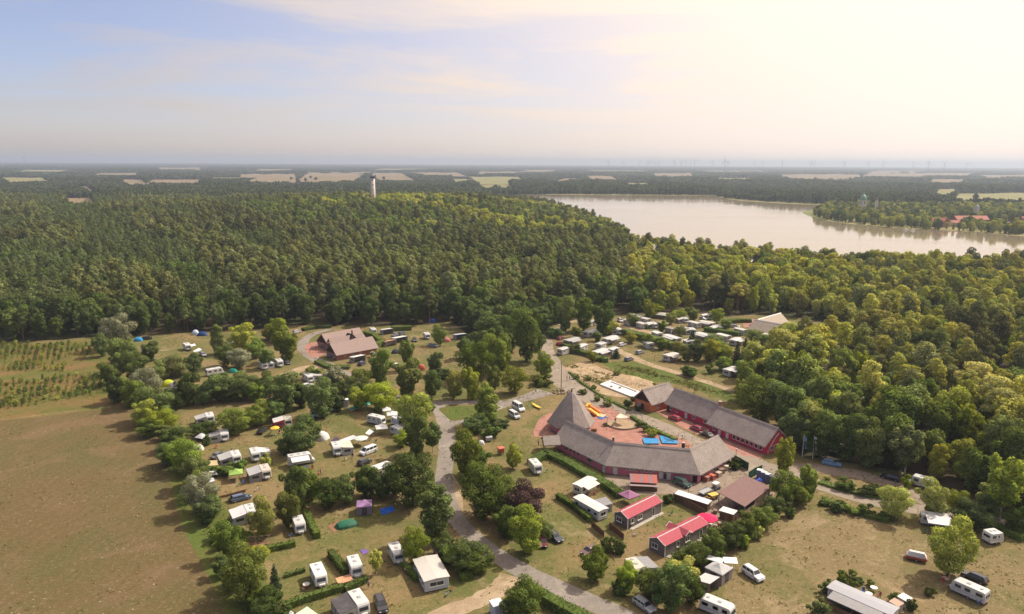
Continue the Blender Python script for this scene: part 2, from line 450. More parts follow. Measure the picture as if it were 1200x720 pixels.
def strip_pts(line, w, jit=0.0, sub=5, seed=3):
    """left and right edges of a band along a centre line; w is one width or one per point"""
    r = random.Random(seed); n = len(line); C, W = [], []
    for i in range(n - 1):
        p0, p1, p2, p3 = line[max(i - 1, 0)], line[i], line[i + 1], line[min(i + 2, n - 1)]
        w1 = w if isinstance(w, (int, float)) else w[i]; w2 = w if isinstance(w, (int, float)) else w[i + 1]
        for k in range(sub + (i == n - 2)):
            t = k / sub
            C.append(0.5 * ((2 * p1) + (p2 - p0) * t + (2 * p0 - 5 * p1 + 4 * p2 - p3) * t * t + (3 * p1 - p0 - 3 * p2 + p3) * t ** 3))
            W.append(w1 + (w2 - w1) * t)
    L, R = [], []
    for i, c in enumerate(C):
        d = (C[min(i + 1, len(C) - 1)] - C[max(i - 1, 0)]); d.z = 0; d.normalize(); nrm = Vector((-d.y, d.x, 0))
        L.append(c + nrm * (W[i] / 2 + r.uniform(-jit, jit))); R.append(c - nrm * (W[i] / 2 + r.uniform(-jit, jit)))
    return L, R
def band(name, px, w, z, mat, jit=0.0, world=False, label=None):
    line = [Vector((p.x, p.y, 0)) for p in (px if world else poly_px(px))]
    L, R = strip_pts(line, w, jit)
    n = len(L); mb = MB()
    mb.add([(p.x, p.y, z) for p in L] + [(p.x, p.y, z) for p in R], [(i + n, i + 1 + n, i + 1, i) for i in range(n - 1)])
    o = structure(mb.build(name, mat))
    if label: o['label'] = label
    return o

# the ground itself: one sheet to the horizon with the wooded hill in it
gx = np.unique(np.concatenate([np.linspace(-15000, -1500, 12), np.arange(-1500, 1501, 30), np.linspace(1500, 15000, 12)]))
gy = np.unique(np.concatenate([[-400, 0, 150, 250], np.arange(280, 1800, 30), np.linspace(1800, 22000, 28)]))
XX, YY = np.meshgrid(gx, gy)
ZZ = terrain(XX, YY)
nv = len(gx)
gverts = np.stack([XX.ravel(), YY.ravel(), ZZ.ravel() - 0.03], 1)
gf = [(j * nv + i, j * nv + i + 1, (j + 1) * nv + i + 1, (j + 1) * nv + i) for j in range(len(gy) - 1) for i in range(nv - 1)]
gme = bpy.data.meshes.new('ground'); gme.from_pydata(gverts.tolist(), [], gf); gme.update()
structure(obj('ground', gme, 'forest_floor', smooth=True))

CAMP_PX = [(-420, 404), (0, 401), (60, 399), (110, 395), (160, 394), (230, 389), (300, 386), (345, 381), (430, 382), (500, 381), (530, 377), (552, 396), (590, 398), (632, 388), (660, 378),
           (690, 371), (721, 369), (767, 367), (823, 368), (844, 372), (880, 369), (930, 372), (975, 380), (990, 395), (968, 405), (935, 411), (912, 412), (907, 418), (900, 428), (880, 441), (870, 452),
           (858, 462), (880, 474), (908, 488), (915, 505), (926, 521), (936, 533), (960, 536), (1010, 545), (1040, 550), (1075, 556), (1100, 568), (1140, 588), (1175, 603), (1205, 612), (1290, 628),
           (1400, 800), (600, 900), (-500, 800)]
CAMP = poly_px(CAMP_PX)
sheet('camp_meadow', CAMP, 0.0, 'dry_meadow')
sheet('mown_field', poly_px([(-450, 500), (-60, 496), (60, 486), (120, 478), (150, 472), (170, 482), (186, 498), (193, 522), (198, 548), (204, 580), (214, 613), (233, 653), (253, 693), (270, 720), (290, 770), (150, 900), (-500, 800)]), 0.008, 'mown_field', 3, 0.12)
sheet('plantation_ground', poly_px([(-420, 405), (0, 403), (60, 402), (112, 400), (128, 412), (130, 440), (140, 462), (150, 471), (120, 477), (60, 484), (-60, 494), (-450, 498)]), 0.006, 'plantation_soil', 3, 0.15)
band('field_track', [(-60, 500), (0, 493), (60, 487), (112, 480), (150, 474)], 1.2, 0.012, 'plantation_soil', 0.3)
sheet('verge', poly_px([(150, 474), (182, 492), (192, 518), (197, 545), (203, 578), (213, 613), (233, 655), (253, 694), (270, 724), (330, 724), (300, 660), (285, 620), (250, 580), (235, 540), (215, 505), (190, 480)]), 0.014, 'green_verge', 3, 0.15)
sheet('bleached_meadow', poly_px([(880, 622), (930, 600), (975, 600), (1030, 612), (1080, 625), (1120, 660), (1200, 640), (1300, 660), (1300, 760), (1100, 760), (960, 730), (900, 735), (850, 700), (860, 650)]), 0.006, 'bleached_meadow', 3, 0.3)
sheet('grass_slope', poly_px([(706, 426), (740, 425), (790, 437), (850, 458), (880, 470), (880, 478), (830, 462), (790, 450), (760, 446), (730, 437)]), 0.010, 'green_verge', 3, 0.2)
sheet('sand_pile_ground', poly_px([(664, 430), (690, 424), (705, 432), (735, 440), (762, 447), (765, 455), (750, 462), (735, 466), (700, 461), (676, 448), (664, 440)]), 0.018, 'sand', 3, 0.2)

# roads and paths
band('camp_road', [(512, 474), (517, 484), (522, 497), (524, 515), (522, 540), (520, 565), (526, 592), (540, 615), (566, 640), (610, 668), (660, 692), (715, 716), (780, 745)], [4.6, 4.8, 5.0, 4.6, 4.4, 4.2, 4.2, 4.2, 4.4, 4.8, 4.8, 4.8, 4.8], 0.030, 'asphalt', 0.10)
band('camp_road_branch', [(522, 497), (545, 492), (572, 482), (592, 474), (615, 467), (640, 459)], [4.5, 4.2, 4.2, 4.5, 5.5, 8.0], 0.034, 'asphalt', 0.08)
band('camp_road_north', [(597, 472), (570, 471.5), (535, 472), (512, 472.5), (490, 471), (466, 467), (440, 456), (418, 445), (402, 437), (385, 428), (368, 420), (357, 411), (355, 403), (361, 395), (375, 389), (390, 386)], [3.6, 3.6, 3.6, 4.0, 3.6, 3.6, 3.6, 3.8, 4.4, 5, 5, 5, 4.6, 4.2, 4, 3.8], 0.026, 'asphalt', 0.1)
band('village_road', [(640, 392), (641, 402), (641, 412), (650, 428), (656, 440), (664, 450), (682, 461), (706, 473), (740, 488), (775, 502), (812, 519), (845, 528), (875, 541), (905, 552), (935, 560), (970, 572), (1012, 585), (1067, 596), (1127, 602), (1170, 613), (1215, 630), (1290, 650)],
     [5, 5, 6, 6.5, 9, 9.5, 9, 9, 9, 9, 8.5, 8.0, 9, 8.5, 6.5, 5.6, 5.4, 5.2, 5, 5, 5, 5], 0.038, 'concrete_paving', 0.08)
band('parking_lane', [(918, 548), (956, 549), (985, 553), (1012, 558), (1050, 570), (1078, 584), (1100, 596)], [5, 6, 6, 5.5, 5, 5, 4.5], 0.032, 'yard_gravel', 0.15)
band('forest_road', [(657, 384), (650, 388), (641, 396)], 4.5, 0.034, 'asphalt', 0.1)
band('sandy_lane', [(655, 381), (690, 374), (720, 379), (742, 385), (768, 391), (800, 399), (826, 405), (850, 409), (880, 420)], [3, 3, 5, 5, 5, 4.5, 4, 3.5, 3], 0.022, 'sandy_track', 0.25)
band('sandy_lane', [(718, 408), (735, 416), (760, 427), (790, 436), (825, 447), (858, 458)], [4.5, 4.5, 4, 3.6, 3.5, 3], 0.022, 'sandy_track', 0.25)
band('sandy_lane', [(600, 675), (585, 690), (560, 704), (530, 716), (490, 735)], [5, 4.5, 4, 4, 4], 0.022, 'sandy_track', 0.25)
band('sandy_lane', [(330, 440), (345, 436), (360, 431), (385, 432)], [4, 5, 6, 4], 0.020, 'sandy_track', 0.25)
band('sandy_lane', [(508, 384), (530, 384), (552, 382)], 3, 0.020, 'sandy_track', 0.2)
band('worn_path', [(521, 545), (534, 570), (540, 600)], [1.2, 2.0, 1.2], 0.020, 'sandy_track', 0.2)
sheet('grass_island', poly_px([(514.5, 479), (535, 476.5), (562, 476), (587, 477), (575, 482), (555, 489), (531, 493.5), (524, 489)]), 0.058, 'green_verge', 3, 0.05)
sheet('plaza', poly_px([(628, 498), (636, 488), (655, 482), (690, 478), (708, 476), (722, 482), (750, 496), (790, 511), (812, 523), (800, 560), (720, 545), (650, 515), (626, 512)]), 0.044, 'red_paving', 2)
sheet('paved_forecourt', poly_px([(768, 482), (790, 478), (885, 512), (905, 515), (904, 528), (890, 537), (870, 534), (845, 522), (800, 502)]), 0.050, 'red_paving')
sheet('yard', poly_px([(708, 562), (722, 556), (820, 560), (850, 546), (872, 548), (888, 558), (908, 572), (902, 588), (878, 606), (858, 614), (832, 612), (822, 592), (800, 580), (745, 580), (722, 574)]), 0.024, 'yard_gravel', 2, 0.1)
sheet('sanitary_forecourt', poly_px([(357, 405), (376, 401), (385, 411), (372, 419), (362, 417)]), 0.042, 'red_paving', 2)
sheet('snack_forecourt', poly_px([(869, 375), (884, 374), (884, 383), (872, 384)]), 0.042, 'red_paving')

# lakes
LAKE = poly_px([(560, 231), (600, 229), (640, 228), (720, 228.6), (800, 229.2), (838, 229.6), (845, 232.5), (870, 235), (900, 237), (935, 239), (966, 240), (974, 242.5), (962, 247), (950, 250.5), (952, 254), (966, 258), (1000, 263), (1045, 267), (1085, 269), (1130, 271.5), (1200, 276), (1330, 284),
                (1500, 330), (1250, 322), (1100, 316), (950, 312), (820, 303), (752, 292), (715, 268), (672, 250), (620, 238)])
_water_z = 0.4
o = sheet('lake', LAKE, _water_z, 'lake_water', 3); o['label'] = 'broad pale lake behind the forest'
POND = poly_px([(300, 221.5), (330, 220.6), (352, 220.8), (370, 223), (366, 226), (345, 227), (310, 225)])
sheet('pond', POND, 0.6, 'lake_water', 3)['label'] = 'small far lake on the left behind the forest'
SHORE = poly_px([(940, 249), (952, 247.5), (975, 250), (1010, 256), (1060, 262), (1110, 266), (1160, 270), (1240, 276), (1240, 281), (1160, 274.5), (1110, 271), (1060, 268.4), (1005, 264.4), (966, 259), (947, 253)])
sheet('shore_reeds', SHORE, 0.55, 'far_pasture', 2)
sheet('shore_reeds', poly_px([(838, 229.2), (870, 233.5), (930, 237.5), (970, 238.5), (972, 240.6), (935, 240), (870, 236), (840, 231.6)]), 0.55, 'far_pasture', 2)
sheet('shore_reeds', poly_px([(640, 227), (720, 227.4), (840, 228.4), (840, 229.8), (720, 229.1), (640, 228.6)]), 0.5, 'far_pasture')

# far fields: far edge on the ground, near edge where the tree tops before it end
FIELDS = [(283, 350, 204.5, 216, 0), (350, 425, 202.5, 217.5, 0), (425, 482, 203, 214.5, 0), (482, 545, 202.5, 207.5, 0), (185, 237, 196.6, 199.6, 0), (0, 56, 208.5, 212.5, 1), (140, 172, 211, 216, 0), (172, 238, 211, 213.4, 0),
          (300, 345, 198.5, 200.5, 0), (20, 80, 199.5, 200.8, 1), (110, 165, 203, 204.4, 0), (240, 290, 208.5, 210, 1), (440, 500, 198, 199.4, 0), (610, 660, 199.6, 201, 0), (690, 760, 200.2, 201.6, 1), (820, 900, 200.4, 202, 0), (840, 880, 209, 211, 1), (1020, 1080, 200.6, 202, 0), (1150, 1220, 205.5, 208, 0), (560, 600, 216.5, 218.5, 1), (730, 765, 215, 217, 1),
          (76, 110, 233, 240, 0), (530, 612, 207.5, 213.5, 1), (650, 677, 209.5, 214, 0), (688, 722, 206.5, 211, 0), (766, 812, 203.5, 208.5, 0), (914, 1010, 204.5, 211.5, 0), (1010, 1140, 203.5, 208, 0), (1094, 1118, 222, 233, 1),
          (1118, 1260, 227, 237, 1), (1090, 1130, 210.5, 213, 0), (560, 640, 201.5, 204.0, 0), (95, 110, 219, 223, 0)]
FIELD_POLYS = []
for k, (x0, x1, yt, yb, kind) in enumerate(FIELDS):
    nn = 7; ts = [i / nn for i in range(nn + 1)]; yb = yt + (yb - yt) * 0.72; hh = yb - yt; sk = rnd.uniform(-12, 12)
    far = [U(x0 + (x1 - x0) * t + sk, yt + rnd.uniform(-0.10, 0.12) * hh) for t in ts]
    near = [U(x0 + (x1 - x0) * t - sk, yb - abs(rnd.gauss(0, 0.22)) * hh * (1.6 if t in (0, 1) else 1), 17.0) for t in ts[::-1]]
    P = far + near
    FIELD_POLYS.append(P)
    sheet('far_field', P, 0.8, 'far_pasture' if kind else 'far_grain', 2)

# ================================================================ trees
leaf_mat('leaf_pine', (0.205, 0.222, 0.074), 0.11, 0.24, 0.35)
leaf_mat('leaf_young_pine', (0.168, 0.205, 0.072), 0.10, 0.24, 0.5)
leaf_mat('leaf_dark', (0.118, 0.162, 0.040), 0.10, 0.28, 0.5)
leaf_mat('leaf_mid', (0.178, 0.228, 0.046), 0.10, 0.30, 0.5)
leaf_mat('leaf_light', (0.375, 0.390, 0.064), 0.10, 0.32, 0.5)
leaf_mat('leaf_lime', (0.275, 0.330, 0.042), 0.08, 0.33, 0.5)
leaf_mat('leaf_olive', (0.440, 0.430, 0.092), 0.10, 0.30, 0.4)
leaf_mat('leaf_silver', (0.225, 0.240, 0.135), 0.06, 0.22, 0.5, tint=(0.42, 0.41, 0.31))
leaf_mat('leaf_moss', (0.165, 0.190, 0.050), 0.09, 0.3, 0.5)
leaf_mat('leaf_purple', (0.105, 0.064, 0.064), 0.05, 0.22, 0.5)
leaf_mat('leaf_conifer', (0.060, 0.096, 0.042), 0.08, 0.19, 0.6)
leaf_mat('leaf_hedge', (0.110, 0.150, 0.034), 0.08, 0.28, 0.9)
leaf_mat('leaf_far', (0.120, 0.150, 0.052), 0.14, 0.21, 0.1)
flat_mat('bark', (0.10, 0.07, 0.05), 0.95, 0.1, var=0.3, scale=6)
flat_mat('bark_pine', (0.20, 0.115, 0.07), 0.95, 0.1, var=0.3, scale=4)
flat_mat('bark_birch', (0.48, 0.45, 0.40), 0.8, 0.2, var=0.4, scale=7)

def crown_mesh(name, lobes, n, leaf, seed, up=0.35, shell=(0.86, 1.04), lum=0.62, aspect=0.8):
    """leaf clumps through the outer shell of overlapping lobes (cx, cy, cz, rx, ry, rz)"""
    rng = np.random.default_rng(seed)
    Lb = np.array(lobes, float); area = Lb[:, 3] * Lb[:, 4] + Lb[:, 3] * Lb[:, 5]; w = area / area.sum()
    m = int(n * 1.9)
    idx = rng.choice(len(Lb), m, p=w)
    d = rng.normal(size=(m, 3)); d[:, 2] += up * 0.6; d /= np.linalg.norm(d, axis=1)[:, None]
    rr = rng.uniform(shell[0], shell[1], m) * (1 + 0.10 * rng.normal(size=m))
    P = Lb[idx, :3] + d * Lb[idx, 3:] * rr[:, None]
    keep = np.ones(m, bool)
    for k in range(len(Lb)):
        q = (P - Lb[k, :3]) / Lb[k, 3:]
        keep &= (np.linalg.norm(q, axis=1) > 0.70) | (idx == k)
    P, d = P[keep][:n], d[keep][:n]
    r3 = rng.normal(size=d.shape)
    Nn = d * 0.9 + np.array([0, 0, up]) + r3 * lum * 0.55
    Nn /= np.linalg.norm(Nn, axis=1)[:, None]
    Sh = d * 0.9 + np.array([0, 0, up * 0.6]) + r3 * lum * 0.45
    Sh /= np.linalg.norm(Sh, axis=1)[:, None]
    return quads_mesh(name, P, Nn, leaf * rng.uniform(0.6, 1.35, len(P)), rng, aspect, Sh)
def lobes_round(r, seed, k=13, cz=0.54, rx=0.27, flat=0.8):
    """unit broadleaf crown: height 1, width 1"""
    rg = random.Random(seed); out = [(0, 0, cz, rx, rx, rx * 1.1)]
    ax, ay = rg.uniform(-0.06, 0.06), rg.uniform(-0.06, 0.06)
    for i in range(k):
        a = i * 2.399 + rg.uniform(-0.7, 0.7); t = (i + 0.5) / k
        z = 0.12 + 0.74 * t + rg.uniform(-0.07, 0.08)
        rad = (0.40 * math.sin(math.pi * min(1, 0.22 + 0.74 * (1 - t)))) * rg.uniform(0.45, 1.12)
        s = rg.uniform(0.075, 0.185)
        out.append((rad * math.cos(a) + ax, rad * math.sin(a) + ay, z, s * rg.uniform(0.85, 1.3), s, s * flat))
    return out
def scl(lobes, w, h): return [(x * w, y * w, z * h, a * w, b * w, c * h) for x, y, z, a, b, c in lobes]
def trunk_mesh(name, h, r, limbs, seed, lean=0.03, wig=0.02):
    rg = random.Random(seed); mb = MB()
    pts = [(lean * h * t + rg.uniform(-wig, wig) * h * t, rg.uniform(-wig, wig) * h * t, h * t) for t in (0, 0.25, 0.5, 0.75, 1)]
    mb.tube(pts, r, r * 0.35, 7)
    for i in range(limbs):
        t = rg.uniform(0.35, 0.9); k = int(t * 4); base = Vector(pts[k]).lerp(Vector(pts[min(k + 1, 4)]), t * 4 - k)
        a = rg.uniform(0, 6.28); L = h * rg.uniform(0.22, 0.38) * (1.1 - t * 0.5)
        e = base + Vector((math.cos(a) * L, math.sin(a) * L, L * rg.uniform(0.5, 1.0)))
        mid = base.lerp(e, 0.5) + Vector((0, 0, -0.06 * L))
        mb.tube([base, mid, e], r * 0.4, r * 0.12, 5)
    return mb.mesh(name)
SHAPES = {}
def shape(key, H, W, crown, trunk): SHAPES[key] = (H, W, crown, trunk)
for i, (k, fl, w, h) in enumerate(((24, 0.8, 7.6, 8.6), (30, 0.7, 8.4, 9.0), (19, 0.95, 6.4, 8.8), (26, 0.75, 8.0, 8.0))):
    shape('round%d' % i, h, w, crown_mesh('crown', scl(lobes_round(1, 11 + i * 7, k, flat=fl), w, h), 9000, 0.285, 20 + i), trunk_mesh('trunk', h * 0.8, 0.22, 7, 30 + i))
def lobes_tall(seed, k=16):
    rg = random.Random(seed); out = []
    for i in range(k):
        t = (i + 0.5) / k; a = i * 2.399
        rad = 0.30 * math.sin(math.pi * min(1, 0.12 + 0.85 * (1 - t) ** 0.9)) * rg.uniform(0.7, 1.15)
        s = rg.uniform(0.14, 0.22) * (1.15 - 0.5 * t)
        out.append((rad * math.cos(a), rad * math.sin(a), 0.16 + 0.74 * t, s, s, s * 0.6))
    out.append((0, 0, 0.5, 0.22, 0.22, 0.36)); return out
for i in range(2):
    shape('tall%d' % i, 13.0, 7.0, crown_mesh('crown', scl(lobes_tall(5 + i), 7.0, 13.0), 9000, 0.31, 60 + i), trunk_mesh('trunk', 10.5, 0.24, 8, 61 + i))
# big forest broadleaf
for i in range(3):
    shape('forest_broad%d' % i, 17.0, 9.5, crown_mesh('crown', scl(lobes_round(1, 90 + i * 5, 24, flat=0.6, cz=0.58), 9.5, 17.0), 5200, 0.54, 80 + i), trunk_mesh('trunk', 13.5, 0.28, 6, 81 + i))
def lobes_pine(seed, k, base, w, tip=0.5):
    rg = random.Random(seed); out = []
    for i in range(k):
        t = (i + 0.5) / k; a = i * 2.399 + rg.uniform(-0.5, 0.5)
        rad = w * (0.34 * (1 - t) ** tip) * rg.uniform(0.5, 1.15)
        s = w * rg.uniform(0.15, 0.24) * (1.1 - 0.35 * t)
        out.append((rad * math.cos(a), rad * math.sin(a), base + (1 - base) * 0.95 * t, s, s, 0.045 + 0.02 * rg.random()))
    return out
for i in range(3):
    h, w = 18.0, 8.6
    L = [(x * 1, y, z * h, a, b, c * h) for x, y, z, a, b, c in lobes_pine(40 + i, 13, 0.55, w, 0.38)]
    shape('pine%d' % i, h, w, crown_mesh('crown', L, 2200, 0.60, 44 + i, up=0.55, aspect=0.6), trunk_mesh('trunk', 16.0, 0.19, 5, 45 + i, 0.01, 0.008))
for i in range(2):
    h, w = 15.0, 6.0
    L = [(x * 1, y, z * h, a, b, c * h) for x, y, z, a, b, c in lobes_pine(50 + i, 12, 0.45, w, 0.5)]
    shape('young_pine%d' % i, h, w, crown_mesh('crown', L, 1000, 0.55, 54 + i, up=0.5, aspect=0.6), trunk_mesh('trunk', 13.5, 0.14, 3, 55 + i, 0.0, 0.005))
def lobes_spread(seed, k=11):
    rg = random.Random(seed); out = []
    for i in range(k):
        a = i * 2.399; t = (i + 0.5) / k; rad = 0.42 * math.sqrt(1 - t) * rg.uniform(0.7, 1.1)
        s = rg.uniform(0.14, 0.2); out.append((rad * math.cos(a), rad * math.sin(a), 0.62 + 0.32 * t, s, s, 0.05 + 0.015 * rg.random()))
    return out
shape('old_pine', 16.0, 10.0, crown_mesh('crown', scl(lobes_spread(3), 10.0, 16.0), 2800, 0.60, 66, up=0.55, aspect=0.6), trunk_mesh('trunk', 14.0, 0.26, 9, 67, 0.02, 0.01))
def lobes_birch(seed, k=18):
    rg = random.Random(seed); out = []
    for i in range(k):
        a = i * 2.399; t = (i + 0.5) / k; rad = 0.36 * math.sin(math.pi * (0.15 + 0.8 * (1 - t))) * rg.uniform(0.6, 1.1)
        s = rg.uniform(0.09, 0.14); out.append((rad * math.cos(a), rad * math.sin(a), 0.28 + 0.62 * t, s, s, rg.uniform(0.08, 0.13)))
    out += [(0, 0, 0.45, 0.17, 0.17, 0.16), (0.05, -0.04, 0.68, 0.15, 0.15, 0.14), (-0.03, 0.04, 0.82, 0.10, 0.10, 0.10)]
    return out
for i in range(2):
    shape('birch%d' % i, 14.0, 7.6, crown_mesh('crown', scl(lobes_birch(7 + i), 7.6, 14.0), 4600, 0.34, 70 + i, up=0.1, aspect=1.5), trunk_mesh('trunk', 12.5, 0.16, 8, 71 + i, 0.02, 0.012))
def lobes_cone(k=16, seed=2):
    rg = random.Random(seed); out = []
    for i in range(k):
        t = (i + 0.5) / k; a = i * 2.399; rad = 0.22 * (1 - t); s = 0.06 + 0.24 * (1 - t) * 0.9
        out.append((rad * math.cos(a), rad * math.sin(a), 0.06 + 0.88 * t, s, s, 0.06 + 0.03 * (1 - t)))
    return out
shape('conifer', 8.0, 4.0, crown_mesh('crown', scl(lobes_cone(), 4.6, 8.0), 2200, 0.36, 90, up=0.2, aspect=0.6), trunk_mesh('trunk', 7.0, 0.14, 0, 91))
for i in range(2):
    shape('shrub%d' % i, 2.2, 2.8, crown_mesh('foliage', scl([(x, y, z * 0.9 - 0.06, a * 1.1, b * 1.1, c * 1.1) for x, y, z, a, b, c in lobes_round(1, 70 + i, 9, 0.42)], 2.8, 2.2), 900, 0.30, 94 + i), trunk_mesh('stem', 1.5, 0.06, 6, 95 + i))
shape('sapling', 1.6, 1.3, crown_mesh('foliage', scl(lobes_tall(33, 7), 1.5, 1.6), 150, 0.26, 97), None)
for i in range(3):
    lob = scl(lobes_round(1, 120 + i, 8, 0.55, flat=0.7), 9.0, 15.0)
    shape('far%d' % i, 15.0, 9.0, crown_mesh('crown', lob, 210, 2.4, 121 + i, up=0.5), trunk_mesh('trunk', 9.0, 0.3, 0, 122 + i))

BARK = {'pine': 'bark_pine', 'birch': 'bark_birch', 'old': 'bark_pine', 'young': 'bark_pine'}
def tree(key, leaf, loc, h, w=None, name='tree', rz=None, crown_name='crown', trunk_name='trunk'):
    """a tree of its own: an Empty at its foot with trunk and crown"""
    H, W, cm, tm = SHAPES[key]
    t = thing(name, loc, rnd.uniform(0, 6.28) if rz is None else rz)
    sz = h / H; sx = (w / W) if w else sz
    t.scale = (sx, sx * rnd.uniform(0.92, 1.08), sz)
    for nm, me, mat in ((crown_name, cm, leaf), (trunk_name, tm, BARK.get(key.rstrip('0123456789').split('_')[0], 'bark'))):
        if me is None: continue
        if not me.materials: me.materials.append(None)
        o = bpy.data.objects.new(nm, me); col.objects.link(o); o.parent = t
        o.material_slots[0].link = 'OBJECT'; o.material_slots[0].material = MATS[mat]
    return t

# ---- forest scatter
def inside(P, X, Y):
    r = np.zeros(X.shape, bool); n = len(P)
    for i in range(n):
        x1, y1, x2, y2 = P[i].x, P[i].y, P[(i + 1) % n].x, P[(i + 1) % n].y
        if y1 == y2: continue
        c = ((Y < y1) != (Y < y2)) & (X < (x2 - x1) * (Y - y1) / (y2 - y1) + x1); r ^= c
    return r
def grow(P, d):
    c = sum(P, Vector()) / len(P)
    return [p + (p - c).normalized() * d for p in P]
VILLAGE_ROAD = []
def scatter(y0, y1, step, seed, halfw=0.80, extra=40.0, jit=0.42, xmin=None, xmax=None):
    rng = np.random.default_rng(seed); out = []
    for y in np.arange(y0, y1, step):
        xm = y * halfw + extra
        a, b = (-xm if xmin is None else xmin), (xm if xmax is None else xmax)
        xs = np.arange(a, b, step)
        out.append(np.stack([xs, np.full(len(xs), y)], 1))
    P = np.concatenate(out); P += rng.uniform(-jit, jit, P.shape) * step
    return P[:, 0], P[:, 1], rng
def clear_mask(X, Y, tight=True):
    k = ~inside(CAMP, X, Y) & ~inside(grow(LAKE, 4), X, Y) & ~inside(POND, X, Y)
    for P in FIELD_POLYS: k &= ~inside(P, X, Y)
    return k
# ================================================================ forests
def gn_forest(name, pts, scale, rot, var, sources, label):
    me = bpy.data.meshes.new(name); n = len(pts)
    me.vertices.add(n); me.vertices.foreach_set('co', np.asarray(pts, np.float32).ravel())
    a = me.attributes.new('tree_scale', 'FLOAT_VECTOR', 'POINT'); a.data.foreach_set('vector', np.asarray(scale, np.float32).ravel())
    a = me.attributes.new('tree_turn', 'FLOAT', 'POINT'); a.data.foreach_set('value', np.asarray(rot, np.float32))
    a = me.attributes.new('tree_kind', 'INT', 'POINT'); a.data.foreach_set('value', np.asarray(var, np.int32))
    o = bpy.data.objects.new(name, me); col.objects.link(o); o['kind'] = 'stuff'; o['label'] = label
    ng = bpy.data.node_groups.new(name, 'GeometryNodeTree')
    ng.interface.new_socket('Geometry', in_out='INPUT', socket_type='NodeSocketGeometry')
    ng.interface.new_socket('Geometry', in_out='OUTPUT', socket_type='NodeSocketGeometry')
    N, L = ng.nodes, ng.links
    gi, go = N.new('NodeGroupInput'), N.new('NodeGroupOutput')
    iop = N.new('GeometryNodeInstanceOnPoints'); iop.inputs['Pick Instance'].default_value = True
    jall = N.new('GeometryNodeJoinGeometry')
    for src, cmat, tmat in sources:
        jj = N.new('GeometryNodeJoinGeometry')
        for ch in src.children:
            oi = N.new('GeometryNodeObjectInfo'); oi.transform_space = 'ORIGINAL'; oi.inputs['Object'].default_value = ch; oi.inputs['As Instance'].default_value = False
            sm = N.new('GeometryNodeSetMaterial'); sm.inputs['Material'].default_value = MATS[cmat if ch.name.startswith('crown') else tmat]
            L.new(oi.outputs['Geometry'], sm.inputs['Geometry']); L.new(sm.outputs[0], jj.inputs[0])
        g2i = N.new('GeometryNodeGeometryToInstance'); L.new(jj.outputs[0], g2i.inputs[0]); L.new(g2i.outputs[0], jall.inputs[0])
    def attr(nm, t):
        na = N.new('GeometryNodeInputNamedAttribute'); na.data_type = t; na.inputs['Name'].default_value = nm; return na.outputs['Attribute']
    cx = N.new('ShaderNodeCombineXYZ'); L.new(attr('tree_turn', 'FLOAT'), cx.inputs[2])
    er = N.new('FunctionNodeEulerToRotation'); L.new(cx.outputs[0], er.inputs[0])
    L.new(gi.outputs[0], iop.inputs['Points']); L.new(jall.outputs[0], iop.inputs['Instance'])
    L.new(attr('tree_kind', 'INT'), iop.inputs['Instance Index']); L.new(er.outputs[0], iop.inputs['Rotation']); L.new(attr('tree_scale', 'FLOAT_VECTOR'), iop.inputs['Scale'])
    L.new(iop.outputs[0], go.inputs[0])
    md = o.modifiers.new('forest', 'NODES'); md.node_group = ng
    return o

rng = np.random.default_rng(5)
# candidate stems, near belt
X, Y, _ = scatter(135, 560, 5.4, 1)
X2, Y2, _ = scatter(560, 1340, 6.3, 2)
X, Y = np.concatenate([X, X2]), np.concatenate([Y, Y2])
k = clear_mask(X, Y)
# nothing stands to the right of the village land beyond what the photo shows
PENINSULA = poly_px([(948, 252), (985, 240), (1010, 236), (1300, 236), (1330, 284), (1200, 276), (1130, 271.5), (1045, 267), (1000, 263), (966, 258)])
pen = inside(grow(PENINSULA, 10), X, Y)
X, Y, pen = X[k], Y[k], pen[k]
px = 600 + F_PX * X / Y
Z = terrain(X, Y)
# distance to the clearing's edge, by shrinking tests towards the camera
edge = np.zeros(len(X), bool)
for dx, dy in ((0, -10), (-9, -5), (9, -5), (-10, 0)): edge |= inside(CAMP, X + dx, Y + dy)
edge2 = np.zeros(len(X), bool)
for dx, dy in ((0, -22), (-16, -13), (16, -13), (-22, 0)): edge2 |= inside(CAMP, X + dx, Y + dy)
u = rng.random(len(X)); nz = np.sin(X * 0.021 + 1.3) * np.cos(Y * 0.017 + X * 0.008) + 0.6 * np.sin(X * 0.06 + Y * 0.045)
hillw = np.exp(-((X + 12) / 360) ** 2 - ((Y - 936) / 310) ** 2)
kind = np.full(len(X), 'pine', dtype=object)
left = px < 430; mid = (px >= 430) & (px < 740); right = px >= 740
kind[left & (nz > -0.1) & (px < 330)] = 'young'
kind[left & (u < 0.12)] = 'dark'
kind[mid & (u < 0.40)] = 'dark'
kind[mid & (u < 0.22)] = 'mid'
kind[(hillw > 0.45) & (u < 0.8)] = 'mid'
kind[(hillw > 0.55) & (nz > 0.2) & (px > 380)] = 'light'
kind[right & (nz > 0.0)] = 'light'
kind[right & (nz > 0.0) & (u < 0.16)] = 'mid'
kind[right & (nz <= 0.0) & (u < 0.12)] = 'mid'
kind[right & (nz <= 0.0) & (u > 0.32)] = 'olive'
kind[right & (u > 0.93)] = 'birch'
kind[(edge | edge2) & (px < 760) & (u < 0.85)] = 'dark'
kind[edge & (px >= 760) & (u < 0.7)] = 'light'
kind[(edge | edge2) & (px >= 860) & (Y < 250) & (u < 0.62)] = 'mid'
kind[pen] = 'light'; kind[pen & (u < 0.4)] = 'mid'; kind[pen & (u > 0.88)] = 'dark'
